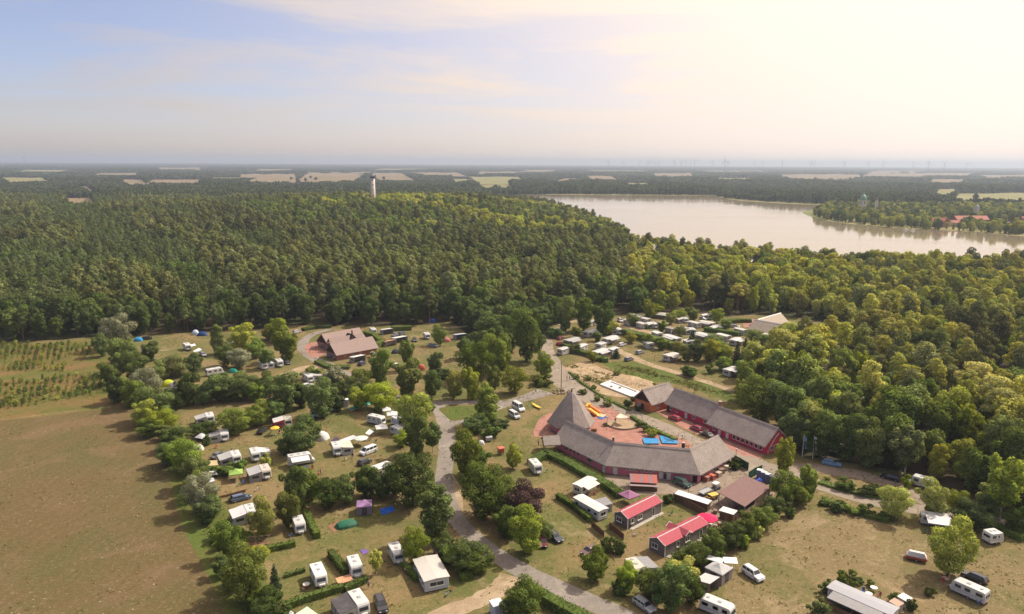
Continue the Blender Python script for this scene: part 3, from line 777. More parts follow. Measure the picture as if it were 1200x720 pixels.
# thinning: broad crowns need room; the village needs gaps
thin = np.ones(len(X), bool)
v = rng.random(len(X))
broad = np.isin(kind, ['dark', 'mid', 'light'])
thin &= ~(broad & (v < 0.42)) & ~((kind == 'olive') & (v < 0.50)) & ~((kind == 'pine') & (v < 0.22)) & ~((kind == 'birch') & (v < 0.5))
thin &= ~(pen & (v < 0.55))
VILLAGE_GAPS = [U(1136, 262), U(1100, 262), U(1150, 258), U(1057, 258), U(1010, 250), U(1120, 262), U(1175, 262), U(1098, 266), U(1152, 266), U(1178, 266), U(1200, 262)]
for g in VILLAGE_GAPS: thin &= ~((np.abs(X - g.x) < 15) & (Y < g.y + 8) & (Y > g.y - 60) & (v < 0.88)); thin &= (np.hypot(X - g.x, (Y - g.y) * 0.55) > 19)
TOWER_AT = U(438, 248.5, 12.0)
thin &= np.hypot(X - TOWER_AT.x, Y - TOWER_AT.y) > 7
# glades with caravans inside the right-hand wood
GLADES = [U(972, 478), U(955, 470), U(1010, 470), U(985, 528), U(900, 377), U(1075, 440)]
for g in GLADES: thin &= (np.hypot(X - g.x, Y - g.y) > 7)
# wind-thrown gaps
gapn = np.sin(X * 0.045 + 0.3) * np.sin(Y * 0.052 + 1.1) + 0.5 * np.sin(X * 0.11 - Y * 0.07); thin &= ~((gapn > 1.12) & (v < 0.85) & ~edge)
X, Y, Z, px, kind, edge, pen = X[thin], Y[thin], Z[thin], px[thin], kind[thin], edge[thin], pen[thin]
hgt = {'pine': 19.0, 'young': 16.5, 'dark': 17.5, 'mid': 17.5, 'light': 17.0, 'olive': 18.0, 'birch': 16.0}
Ht = np.array([hgt[q] for q in kind]) * rng.uniform(0.66, 1.16, len(X))
Ht = np.where(edge, Ht * 0.82, Ht); Ht = np.where(pen, Ht * 0.86, Ht)
nearlake = inside(grow(LAKE, 32), X, Y) & ~pen
Ht = np.where(nearlake, Ht * 0.85, Ht)

KEYS = {'pine': ['pine0', 'pine1', 'pine2'], 'young': ['young_pine0', 'young_pine1'], 'dark': ['forest_broad0', 'forest_broad1', 'forest_broad2'], 'mid': ['forest_broad0', 'forest_broad1', 'forest_broad2'],
        'light': ['forest_broad0', 'forest_broad1', 'forest_broad2', 'tall0'], 'olive': ['old_pine', 'pine1', 'pine0'], 'birch': ['birch0', 'birch1']}
LEAF = {'pine': 'leaf_pine', 'young': 'leaf_young_pine', 'dark': 'leaf_dark', 'mid': 'leaf_mid', 'light': 'leaf_light', 'olive': 'leaf_olive', 'birch': 'leaf_lime'}
NAME = {'pine': 'pine_tree', 'young': 'pine_tree', 'dark': 'broadleaf_tree', 'mid': 'broadleaf_tree', 'light': 'broadleaf_tree', 'olive': 'pine_tree', 'birch': 'birch_tree'}
WHAT = {'pine': 'tall dark green pine', 'young': 'slender dark green pine', 'dark': 'deep green leafy tree', 'mid': 'mid green leafy tree', 'light': 'bright green leafy tree', 'olive': 'yellow-green pine', 'birch': 'pale lime green birch'}
# the trees that show largest stand as trees of their own, the rest is forest
inview = (np.abs(px - 600) < 625) & (Y > 140)
dist = np.hypot(X, Y)
order = np.argsort(dist + np.where(edge, -60, 0) + np.where(px < 740, -20, 0))
single = np.zeros(len(X), bool); quota = {'pine': 40, 'young': 20, 'dark': 70, 'mid': 60, 'light': 80, 'olive': 55, 'birch': 16}
cnt = dict.fromkeys(quota, 0)
for i in order:
    q = kind[i]
    if inview[i] and cnt[q] < quota[q]: single[i] = True; cnt[q] += 1
FIRST = {}
def zone(p, y):
    if p < 170: return 'on the edge of the forest behind the sapling field'
    if p < 360: return 'in the forest edge behind the left part of the camp'
    if p < 560: return 'in the forest edge behind the roadside sanitary house'
    if p < 740: return 'in the forest behind the bend of the camp road'
    if p < 890: return 'in the forest behind the caravan rows on the right'
    if y > 245: return 'in the upper right-hand wood towards the lake'
    if p > 1060: return 'in the wood at the right edge of the picture'
    return 'in the wood right of the thatched long houses'
for i in np.nonzero(single)[0]:
    q = kind[i]; ks = KEYS[q]; key = ks[i % len(ks)]
    H, W = SHAPES[key][:2]
    t = tree(key, LEAF[q], (X[i], Y[i], Z[i] - 0.05), Ht[i], W * Ht[i] / H * rng.uniform(0.9, 1.15), NAME[q])
    tag(t, WHAT[q] + ' ' + zone(px[i], Y[i]), 'tree', WHAT[q] + 's ' + zone(px[i], Y[i]))
    FIRST.setdefault((q, key), t)
STUFF = {'pine': ('pine_forest', 'dark pine forest covering the slope behind the camp'), 'young': ('young_pine_forest', 'dense young pine forest on the left'), 'dark': ('dark_broadleaf_forest', 'deep green leafy trees along the forest edge'),
         'mid': ('broadleaf_forest', 'mid green leafy forest on the hill'), 'light': ('light_broadleaf_forest', 'bright green leafy forest towards the lake'), 'olive': ('olive_pine_forest', 'yellow-green pine forest on the right'), 'birch': ('birch_wood', 'pale birches scattered through the right-hand forest')}  # right-hand pines have a lighter, yellow-green leaf colour of their own
for q in STUFF:
    s = (kind == q) & ~single
    n = int(s.sum()); ks = [kk for kk in KEYS[q] if (q, kk) in FIRST]
    if not n: continue
    H0 = np.array([SHAPES[kk][0] for kk in ks]); var = rng.integers(0, len(ks), n)
    sc = Ht[s] / H0.mean(); wide = rng.uniform(0.80, 1.06, n)
    gn_forest(STUFF[q][0], np.stack([X[s], Y[s], Z[s] - 0.1], 1), np.stack([sc * wide, sc * wide, sc], 1), rng.uniform(0, 6.28, n), var,
              [(FIRST[(q, kk)], LEAF[q], BARK.get(kk.rstrip('0123456789').split('_')[0], 'bark')) for kk in ks], STUFF[q][1])

# solitary trees out in the far fields, and the far forest made of the same trees
FAR_SRC = []
for i, (fx, fy) in enumerate(((348, 212.5), (341, 211), (358, 213.2), (370, 211), (364, 209.5), (955, 211.5), (973, 211.8), (985, 211.5), (1143, 234), (450, 210.5))):
    p = U(fx, fy, 2.0)
    t = tree('far%d' % (i % 3), 'leaf_far', (p.x, p.y, 0.7), rnd.uniform(13, 18), rnd.uniform(14, 22), 'field_tree')
    tag(t, 'lone round tree standing in a far tan field', 'tree', 'lone trees in the far fields'); FAR_SRC.append(t)
fp, fs = [], []
for y0, y1, st, wide, hh in ((1340, 2700, 10.5, 1.2, 1.12), (2700, 6000, 21.0, 2.2, 1.12), (6000, 16500, 58.0, 6.2, 1.12)):
    fx, fy, r2 = scatter(y0, y1, st, int(y0), 0.78, 100)
    kk = clear_mask(fx, fy) & (r2.random(len(fx)) > 0.10)
    fx, fy = fx[kk], fy[kk]; n = len(fx)
    w = wide * r2.uniform(0.8, 1.25, n)
    # stands of even height, felled and replanted at different times
    stand = 1.0 + 0.16 * np.sign(np.sin(fx * 0.0045 + 0.7) * np.sin(fy * 0.0032 + fx * 0.001)) 
    fp.append(np.stack([fx, fy, terrain(fx, fy) - 0.2], 1)); fs.append(np.stack([w, w, hh * stand * r2.uniform(0.85, 1.15, n)], 1))
fp, fs = np.concatenate(fp), np.concatenate(fs); n = len(fp)
gn_forest('far_forest', fp, fs, rng.uniform(0, 6.28, n), rng.integers(0, 3, n), [(FAR_SRC[i], 'leaf_far', 'bark') for i in range(3)], 'far blue-green forest reaching to the horizon')
print('forest', len(X), 'single', int(single.sum()), cnt, 'far', n)
# ================================================================ buildings
def thatch_mat():
    m, nt, out = new_mat('thatch')
    pos = position(nt)
    mp = nd(nt, 'ShaderNodeMapping'); mp.inputs['Scale'].default_value = (6, 6, 0.7); nt.links.new(pos, mp.inputs[0])
    st = noise(nt, mp.outputs[0], 1.0, 4, 0.7); blot = noise(nt, pos, 0.35, 5, 0.65); fine = noise(nt, pos, 7, 3, 0.7)
    c = ramp(nt, st, [(0.25, (0.185, 0.152, 0.136)), (0.5, (0.352, 0.298, 0.270)), (0.75, (0.50, 0.43, 0.39))])
    c = mixc(nt, maprange(nt, blot, 0.42, 0.66, 0, 0.55), c, (0.235, 0.200, 0.178))
    c = mixc(nt, maprange(nt, noise(nt, pos, 0.9, 4), 0.56, 0.72, 0, 0.5), c, (0.19, 0.175, 0.10))
    principled(nt, out, c, 0.97, 0.05, 0, mathn(nt, 'ADD', st, fine), 0.18, 0.9)
thatch_mat()
def plaster_mat(name, c, dirt=(0.2, 0.14, 0.1)):
    m, nt, out = new_mat(name)
    pos = position(nt)
    mp = nd(nt, 'ShaderNodeMapping'); mp.inputs['Scale'].default_value = (1.5, 1.5, 0.35); nt.links.new(pos, mp.inputs[0])
    n1 = noise(nt, mp.outputs[0], 1.2, 5, 0.65)
    cc = mixc(nt, 1.0, c, nd_comb(nt, maprange(nt, n1, 0.25, 0.75, 0.8, 1.18)), 'MULTIPLY')
    cc = mixc(nt, maprange(nt, n1, 0.55, 0.8, 0, 0.35), cc, dirt)
    principled(nt, out, cc, 0.85, 0.2, 0, noise(nt, pos, 9, 3), 0.01)
plaster_mat('pink_plaster', (0.68, 0.195, 0.245)); plaster_mat('crimson_plaster', (0.56, 0.05, 0.11)); plaster_mat('orange_plaster', (0.55, 0.19, 0.09))
plaster_mat('pale_plaster', (0.62, 0.55, 0.46)); plaster_mat('tower_plaster', (0.66, 0.57, 0.51)); plaster_mat('brick_wall', (0.30, 0.12, 0.085)); plaster_mat('grey_wall', (0.42, 0.38, 0.34))
def planks_mat(name, c, sc=5.0, axis='Z', var=0.3):
    m, nt, out = new_mat(name)
    pos = objcoord(nt)
    w = nd(nt, 'ShaderNodeTexWave', bands_direction=axis); w.inputs['Scale'].default_value = sc; w.inputs['Distortion'].default_value = 0.2; nt.links.new(pos, w.inputs['Vector'])
    n1 = noise(nt, pos, 2.0, 4, 0.6)
    cc = mixc(nt, maprange(nt, w.outputs['Fac'], 0.0, 0.18, 0.5, 0), c, tuple(x * 0.4 for x in c))
    cc = mixc(nt, 1.0, cc, nd_comb(nt, maprange(nt, n1, 0.25, 0.75, 1 - var, 1 + var)), 'MULTIPLY')
    principled(nt, out, cc, 0.75, 0.25, 0, w.outputs['Fac'], 0.02)
planks_mat('dark_boards', (0.040, 0.030, 0.026)); planks_mat('brown_boards', (0.15, 0.085, 0.05)); planks_mat('pale_boards', (0.40, 0.30, 0.20), 5, 'X'); planks_mat('grey_siding', (0.175, 0.152, 0.148), 5, 'Z', 0.12)
planks_mat('green_boards', (0.025, 0.085, 0.05), 4, 'X')
planks_mat('sheet_red', (0.40, 0.080, 0.105), 3.2, 'X', 0.14); planks_mat('sheet_brown', (0.20, 0.115, 0.105), 2.2, 'X', 0.15)
planks_mat('tile_brown', (0.30, 0.215, 0.19), 3.0, 'Z', 0.2); planks_mat('tile_red', (0.42, 0.13, 0.085), 2.0, 'Z', 0.2); planks_mat('tile_pale', (0.40, 0.325, 0.25), 3.0, 'Z', 0.2)
flat_mat('white_trim', (0.72, 0.70, 0.66), 0.5, 0.4, var=0.08); flat_mat('copper_green', (0.22, 0.36, 0.27), 0.6, 0.3, 0.2, var=0.2); flat_mat('dark_metal', (0.05, 0.05, 0.055), 0.5, 0.4, 0.4, var=0.2)
flat_mat('grey_metal', (0.38, 0.38, 0.38), 0.45, 0.5, 0.5, var=0.12); flat_mat('rubber', (0.018, 0.018, 0.018), 0.85, 0.2, var=0.2); flat_mat('concrete', (0.40, 0.36, 0.31), 0.9, 0.2, var=0.2, scale=0.8)
flat_mat('stone', (0.26, 0.21, 0.16), 0.9, 0.2, var=0.35, scale=3); flat_mat('wood', (0.20, 0.12, 0.07), 0.8, 0.2, var=0.3, scale=3)
tinted_mat('paint', 0.28, 0.5, 0.15, 0.03, 0.8, 1.0, dirt_amt=0.10); tinted_mat('gelcoat', 0.38, 0.45, 0, 0.05, 0.2, 1.2, dirt=(0.36, 0.33, 0.27), dirt_amt=0.35)
tinted_mat('canvas', 0.9, 0.12, 0, 0.10, 0, 1.4, dirt=(0.3, 0.27, 0.22), dirt_amt=0.3); tinted_mat('plastic', 0.5, 0.4, 0, 0.08, 0.1, 2.0, dirt_amt=0.15); tinted_mat('cloth', 0.95, 0.1, 0, 0.12, 0, 8.0, dirt_amt=0.05)
tinted_mat('earth_heap', 0.95, 0.05, 0, 0.3, 0, 1.0)
m_, nt, out = new_mat('window_glass')
principled(nt, out, mixc(nt, maprange(nt, noise(nt, position(nt), 0.6, 2), 0.35, 0.65), (0.018, 0.024, 0.03), (0.05, 0.055, 0.06)), 0.08, 0.6)
flat_mat('lamp_red', (0.5, 0.02, 0.02), 0.25, 0.5, var=0.1); flat_mat('lamp_clear', (0.75, 0.76, 0.78), 0.15, 0.6, var=0.05)

def V2(x, y, z=0.0): return Vector((x, y, z))
def mitre(line, off):
    """points of a polyline shifted sideways by off, mitred at its bends"""
    out = []; n = len(line)
    for i, p in enumerate(line):
        ds = []
        if i > 0: ds.append((line[i] - line[i - 1]).normalized())
        if i < n - 1: ds.append((line[i + 1] - line[i]).normalized())
        ns = [Vector((-d.y, d.x, 0)) for d in ds]
        b = sum(ns, Vector()); b.normalize()
        out.append(p + b * (off / max(b.dot(ns[0]), 0.4)))
    return out
def pitched_roof(line, half, zr, ze, th=0.35, sag=0.0, half_back=None):
    """one closed ridged roof along a polyline of ridge points"""
    hb = half if half_back is None else half_back
    F, B = mitre(line, -half), mitre(line, hb); rings = []
    for c, f, b in zip(line, F, B):
        rings.append([V2(f.x, f.y, ze - th * 0.7), V2(f.x, f.y, ze), V2(*(f * 0.5 + c * 0.5).xy, (zr + ze) / 2 - sag), V2(c.x, c.y, zr), V2(*(b * 0.5 + c * 0.5).xy, (zr + ze) / 2 - sag), V2(b.x, b.y, ze), V2(b.x, b.y, ze - th * 0.7), V2(c.x, c.y, zr - th * 1.5)])
    return MB().loft(rings)
def house_walls(line, half, zr_in, ze_in, half_back=None):
    hb = half if half_back is None else half_back
    F, B = mitre(line, -half), mitre(line, hb); rings = []
    for c, f, b in zip(line, F, B):
        rings.append([V2(f.x, f.y, -0.1), V2(f.x, f.y, ze_in), V2(c.x, c.y, zr_in), V2(b.x, b.y, ze_in), V2(b.x, b.y, -0.1)])
    return MB().loft(rings)
def facade(parent, p0, p1, t, w, z0, h, kind='window', frame='white_trim', fill='window_glass', mull=1, depth=0.05, name=None):
    """a window or door on the wall that runs from p0 to p1 (outside on the right-hand side)"""
    d = (p1 - p0); L = d.length; d = d.normalized(); nrm = Vector((d.y, -d.x, 0))
    c = p0 + d * (L * t) + nrm * 0.012
    M = Matrix.Translation((c.x, c.y, z0)) @ Matrix((d, -nrm, Vector((0, 0, 1)))).transposed().to_4x4()
    fw = 0.09
    mb = MB()
    for a in ((-w / 2, -w / 2 + fw, 0, h), (w / 2 - fw, w / 2, 0, h), (-w / 2 + fw, w / 2 - fw, 0, fw), (-w / 2 + fw, w / 2 - fw, h - fw, h)): mb.box(a[0], a[1], -depth, 0.01, a[2], a[3], M=M)
    for k in range(mull): 
        xm = -w / 2 + w * (k + 1) / (mull + 1); mb.box(xm - 0.035, xm + 0.035, -depth * 0.85, 0.01, fw, h - fw, M=M)
    o = mb.build(name or kind, frame, parent)
    MB().box(-w / 2 + fw * 0.9, w / 2 - fw * 0.9, -depth * 0.5, 0.005, fw * 0.9, h - fw * 0.9, M=M).build('pane' if kind == 'window' else 'panel', fill, o)
    if kind == 'window': MB().box(-w / 2 - 0.05, w / 2 + 0.05, -depth - 0.08, 0.008, -0.07, -0.003, M=M).build('sill', frame, o)
    else: MB().box(w * 0.28, w * 0.28 + 0.12, -depth - 0.05, -depth * 0.5, h * 0.46, h * 0.46 + 0.05, M=M).build('handle', 'dark_metal', o)
    return o
def ridge_cap(line, z, parent, mat='thatch', w=0.45, name='ridge_cap'):
    L, R = mitre(line, -w), mitre(line, w)
    return MB().loft([[V2(l.x, l.y, z - w * 0.62), V2(c.x, c.y, z + 0.16), V2(r.x, r.y, z - w * 0.62), V2(c.x, c.y, z - 0.3)] for l, c, r in zip(L, line, R)]).build(name, mat, parent)
def chimney(parent, x, y, z0, z1, w=0.7, mat='brick_wall'):
    c = MB().rbox(x - w / 2, x + w / 2, y - w / 2, y + w / 2, z0, z1, 0.03).build('chimney', mat, parent)
    MB().rbox(x - w * 0.62, x + w * 0.62, y - w * 0.62, y + w * 0.62, z1 + 0.003, z1 + 0.18, 0.02).build('cap', 'concrete', c)

# ---- the great thatched house, bent twice round its courtyard
big = thing('thatched_house', (0, 0, 0), 0, 'long bent pink house with grey thatched roof round the red courtyard', 'house')
RL = [V2(15.6, 195.2), V2(26.9, 179.2), V2(45.2, 174.8), V2(55.2, 184.9)]
pitched_roof(RL, 5.1, 7.0, 2.5, 0.42, 0.05).build('roof', 'thatch', big)
ridge_cap(RL, 7.0, big)
WLn = [RL[0] + (RL[1] - RL[0]).normalized() * 0.7, RL[1], RL[2], RL[3] - (RL[3] - RL[2]).normalized() * 0.8]
house_walls(WLn, 4.2, 5.9, 2.75).build('wall', 'pink_plaster', big)
WF = mitre(WLn, -4.2)
WF = [V2(p.x, p.y) for p in WF]
def onwall(a, b, t, w, z0, h, **k): return facade(big, WF[a], WF[b], t, w, z0, h, **k)
for t in (0.22, 0.30, 0.38, 0.46): onwall(0, 1, t, 0.7, 1.35, 0.6, mull=0, frame='dark_metal')
onwall(0, 1, 0.68, 1.8, 0.9, 1.2, mull=2, frame='grey_metal')
onwall(0, 1, 0.955, 1.0, 0.0, 2.1, kind='door', fill='white_trim', mull=0)
onwall(1, 2, 0.10, 1.1, 0.0, 2.1, kind='door', fill='white_trim', mull=0)
for t in (0.24, 0.285, 0.33, 0.40, 0.445, 0.49): onwall(1, 2, t, 0.75, 1.5, 0.55, mull=0)
onwall(1, 2, 0.60, 0.9, 0.0, 2.1, kind='door', fill='white_trim', mull=0); onwall(1, 2, 0.645, 0.9, 0.0, 2.1, kind='door', fill='window_glass', mull=0); onwall(1, 2, 0.69, 0.9, 0.0, 2.1, kind='door', fill='white_trim', mull=0)
onwall(1, 2, 0.965, 1.1, 0.0, 2.1, kind='door', fill='dark_boards', frame='dark_boards', mull=0)
onwall(2, 3, 0.12, 1.0, 0.0, 2.1, kind='door', fill='dark_boards', frame='dark_boards', mull=0); onwall(2, 3, 0.5, 1.6, 0.9, 1.1, mull=1); onwall(2, 3, 0.8, 1.6, 0.9, 1.1, mull=1)
chimney(big, 44.0, 176.6, 5.0, 7.9, 0.65, 'dark_boards'); chimney(big, 26.6, 180.4, 5.5, 7.8, 0.45, 'dark_boards')
# the low porch at its left end
pl = [V2(13.2, 191.0), V2(8.6, 190.4)]
pitched_roof(pl, 2.6, 4.3, 2.5, 0.35).build('porch_roof', 'thatch', big)
for q in ((9.2, 188.2), (9.0, 192.6), (12.2, 188.6)): MB().tube([(q[0], q[1], -0.1), (q[0], q[1], 2.6)], 0.13, n=7).build('porch_post', 'wood', big)
# the tent-shaped round hall at its back left: eight thatched faces
rot = thing('thatched_hall', (17.8, 207.3, 0), 0, 'tall pointed eight-sided thatched hall with a wooden finial', 'hall')
mb = MB(); n8 = 8; a0 = math.radians(-90 + 2)
def ring8(r, z): return [(r * math.cos(a0 + 2 * math.pi * i / n8), r * math.sin(a0 + 2 * math.pi * i / n8), z) for i in range(n8)]
mb.loft([ring8(6.2, 1.9), ring8(7.1, 1.95), ring8(7.15, 2.35), ring8(5.0, 5.6), ring8(2.7, 9.0), ring8(1.0, 11.1), ring8(0.4, 11.6)]); mb.build('roof', 'thatch', rot)
MB().loft([ring8(6.0, -0.1), ring8(6.0, 2.6)]).build('wall', 'pink_plaster', rot)
fin = MB().tube([(0, 0, 11.3), (0, 0, 12.5)], 0.28, 0.16, 8).build('finial', 'dark_boards', rot)
MB().tube([(-0.1, 0, 12.3), (0.5, 0.1, 12.6), (1.1, 0.1, 12.55)], 0.1, 0.05, 6).build('weather_vane', 'dark_metal', fin)
for i in (0, 1, 6, 7, 3):
    p0, p1 = Vector(ring8(6.0, 0)[i]), Vector(ring8(6.0, 0)[(i + 1) % 8]); p0.z = p1.z = 0
    facade(rot, p0, p1, 0.5, 1.6, 0.6, 1.3, mull=1)
MB().box(-0.8, 0.8, -0.3, 0.3, 0, 0.9).build('hall_bench', 'wood', rot).location = (6.6, -2.2, 0)

def gable_house(name, label, r0, r1, half, zr, ze, wall_mat, roof_mat, over=0.7, eave_over=0.7, th=0.3, gable_mat=None, cat='house', trim=None, cap=True):
    """straight gabled house with ridge from r0 to r1; returns the thing and its wall corner points"""
    t = thing(name, (0, 0, 0), 0, label, cat)
    r0, r1 = V2(*r0), V2(*r1); d = (r1 - r0).normalized()
    pitched_roof([r0, r1], half, zr, ze, th).build('roof', roof_mat, t)
    if cap: ridge_cap([r0, r1], zr, t, trim or roof_mat, 0.09 if roof_mat == 'sheet_red' else 0.3 if roof_mat != 'thatch' else 0.45)
    w0, w1 = r0 + d * over, r1 - d * over; hw = half - eave_over
    slope = (zr - ze) / half; zin = zr - th * 1.1 - 0.12; ein = ze - 0.05 + slope * eave_over - th * 0.9
    house_walls([w0, w1], hw, zin, ein).build('wall', wall_mat, t)
    nrm = Vector((-d.y, d.x, 0))
    FL, FR, BL, BR = w0 - nrm * hw, w1 - nrm * hw, w0 + nrm * hw, w1 + nrm * hw
    if gable_mat:
        for c, sgn in ((w0, -1), (w1, 1)):
            q = c + d * (0.03 * sgn)
            MB().loft([[V2(*(q + nrm * hw * 0.99 + d * 0.05 * sgn * k).xy, ein), V2(*(q - nrm * hw * 0.99 + d * 0.05 * sgn * k).xy, ein), V2(*(q + d * 0.05 * sgn * k).xy, zin)] for k in (0, 1)]).build('gable', gable_mat, t)
    return t, FL, FR, BL, BR
# front side of the row (facing the road) is the right-hand side of r0 -> r1 reversed, so ridges run from the road's far end
t, FL, FR, BL, BR = gable_house('orange_house', 'orange plastered house with dark timber gable and thatched roof beside the road', (41.8, 224.4), (52.2, 232.6), 4.2, 7.0, 2.8, 'orange_plaster', 'thatch', 0.6, 0.7, 0.35, 'dark_boards')
facade(t, FL, FR, 0.3, 1.0, 0.9, 1.1); facade(t, FL, FR, 0.7, 1.0, 0.9, 1.1)
facade(t, BL, FL, 0.48, 1.1, 0.0, 2.1, kind='door', fill='dark_boards', frame='dark_boards', mull=0); facade(t, BL, FL, 0.2, 0.8, 1.0, 0.9); facade(t, BL, FL, 0.33, 0.6, 1.0, 0.9)
facade(t, BL, FL, 0.5, 1.6, 3.4, 0.9, mull=2, frame='wood')
t, FL, FR, BL, BR = gable_house('red_house', 'crimson long house with thatched roof and parked red cars before it', (52.6, 226.2), (63.2, 210.0), 4.5, 7.0, 2.6, 'crimson_plaster', 'thatch', 0.3, 0.9, 0.4)
for tt, w in ((0.10, 1.3), (0.24, 1.1), (0.62, 1.1), (0.86, 1.1)): facade(t, FL, FR, tt, w, 0.9, 1.0)
facade(t, FL, FR, 0.45, 1.1, 0.0, 2.1, kind='door', fill='white_trim', mull=0); facade(t, FL, FR, 0.05, 1.0, 0, 2.1, kind='door', fill='dark_boards', frame='dark_boards', mull=0)
t, FL, FR, BL, BR = gable_house('red_house', 'crimson thatched long house with a row of white windows and arched porch', (62.0, 208.6), (73.4, 190.4), 5.2, 7.0, 2.5, 'crimson_plaster', 'thatch', 0.3, 1.0, 0.4, None)
chimney(t, 62.6, 209.6, 5.8, 8.0, 0.8)
facade(t, FL, FR, 0.10, 0.9, 0.9, 1.0); facade(t, FL, FR, 0.2, 1.0, 0, 2.1, kind='door', fill='white_trim', mull=0); facade(t, FL, FR, 0.34, 1.0, 0, 2.1, kind='door', fill='white_trim', mull=0)
for k in range(7): facade(t, FL, FR, 0.46 + k * 0.075, 1.15, 0.75, 1.25, mull=0)
# curved timber knees of its gable porch
d = (V2(73.4, 190.4) - V2(62.0, 208.6)).normalized(); nr = Vector((-d.y, d.x, 0)); e = V2(73.4, 190.4) + d * 0.0
for s in (-1, 1):
    b0 = e + nr * (4.6 * s) + d * 0.6
    MB().tube([(b0.x, b0.y, 0.0), (b0.x, b0.y, 1.3), *[tuple((b0 - nr * s * 4.6 * q + Vector((0, 0, 1.3 + 4.6 * math.sin(q * 1.45)))).to_tuple()) for q in (0.15, 0.35, 0.6, 0.9)]], 0.16, n=6).build('porch_arch', 'pale_boards', t)
facade(t, BR, FR, 0.5, 0.1, 0, 0.1) if False else None
facade(t, FR, BR, 0.5, 1.8, 0, 2.2, kind='door', fill='window_glass', mull=1); facade(t, FR, BR, 0.25, 1.2, 0.8, 1.3); facade(t, FR, BR, 0.75, 1.2, 0.8, 1.3)

# ---- two red-roofed chalets
def chalet(label, r0, r1, half, win):
    t, FL, FR, BL, BR = gable_house('chalet', label, r0, r1, half, 3.55, 2.55, 'grey_siding', 'sheet_red', 0.12, 0.15, 0.08, None, 'chalet', 'white_trim')
    d = (V2(*r1) - V2(*r0)).normalized(); nr = Vector((-d.y, d.x, 0))
    for r, s in ((V2(*r0), -1), (V2(*r1), 1)):
        for k in (-1, 1):
            a, b = r + nr * half * 1.02 * k + d * 0.03 * s, r + d * 0.03 * s
            MB().loft([[V2(*(p + d * 0.05 * s * q).xy, z + w) for p, z, w in ((a, 2.45, 0), (b, 3.48, 0), (b, 3.48, 0.16), (a, 2.45, 0.16))] for q in (0, 1)]).build('barge_board', 'white_trim', t)
    for p in (FL, FR, BL, BR): MB().tube([(p.x, p.y, -0.05), (p.x, p.y, 2.5)], 0.08, n=4).build('corner_post', 'white_trim', t)
    MB().slab([V2(*(FL - nr * 0.9 + d * 0.5).xy, 0.07), V2(*(FR - nr * 0.9).xy, 0.07), V2(*(FR - nr * 0.02).xy, 0.07), V2(*(FL - nr * 0.02 + d * 0.5).xy, 0.07)], 0.1).build('terrace', 'concrete', t)
    for tt, w, kd in win: facade(t, FL, FR, tt, w, 0.95 if kd == 'window' else 0.1, 1.15 if kd == 'window' else 2.0, kind=kd, mull=1 if w > 1 else 0, fill='window_glass')
    facade(t, BL, FL, 0.35, 1.5, 0.95, 1.1, mull=1)
    return t, FL, FR, BL, BR, d, nr
chalet('grey chalet with red metal roof nearest the thatched house', (24.0, 147.6), (33.1, 155.9), 2.0, ((0.13, 1.0, 'window'), (0.35, 1.6, 'window'), (0.75, 1.0, 'door')))
t, FL, FR, BL, BR, d, nr = chalet('grey chalet with red metal roof and small cross gable beside the red parasol', (29.7, 136.4), (40.7, 145.7), 2.15, ((0.30, 1.0, 'window'), (0.52, 1.5, 'window'), (0.85, 1.0, 'door')))
cg = (V2(29.7, 136.4) + V2(40.7, 145.7)) / 2
pitched_roof([V2(*(cg - nr * 2.6).xy), V2(*(cg + nr * 2.6).xy)], 1.15, 3.62, 2.85, 0.06).build('cross_gable', 'sheet_red', t)
for s in (-1, 1):
    e = cg + nr * 2.62 * s
    for q in (-1, 1):
        MB().tube([tuple(e + d * 1.17 * q + Vector((0, 0, 2.85))), tuple(e + Vector((0, 0, 3.65)))], 0.07, n=4).build('barge_board', 'white_trim', t)

# ---- open shed with brown sheet roof
sh = thing('shed', (0, 0, 0), 0, 'open shed with broad sloping brown sheet roof in the yard', 'shed')
q = [U(873, 557, 3.4), U(904, 571, 3.2), U(873, 594, 3.0), U(841, 577, 3.2)]
cen = sum(q, Vector()) / 4
MB().slab(q, 0.12).build('roof', 'sheet_brown', sh)
for p in q + [(q[2] + q[3]) / 2, (q[1] + q[2]) / 2]:
    b = p.lerp(cen, 0.06); MB().box(b.x - 0.09, b.x + 0.09, b.y - 0.09, b.y + 0.09, -0.05, p.z - 0.14).build('post', 'grey_metal', sh)
def panel_wall(parent, a, b, z0, z1, mat, name='wall', th=0.08):
    d = (b - a).normalized(); n = Vector((-d.y, d.x, 0)) * th / 2
    return MB().loft([[V2(*(p + n).xy, z0), V2(*(p + n).xy, z1), V2(*(p - n).xy, z1), V2(*(p - n).xy, z0)] for p in (a, b)]).build(name, mat, parent)
ins = [p.lerp(cen, 0.08) for p in q]
panel_wall(sh, ins[0], ins[1], -0.05, 2.9, 'brown_boards'); panel_wall(sh, ins[1], ins[1].lerp(ins[2], 0.6), -0.05, 2.7, 'pale_boards')

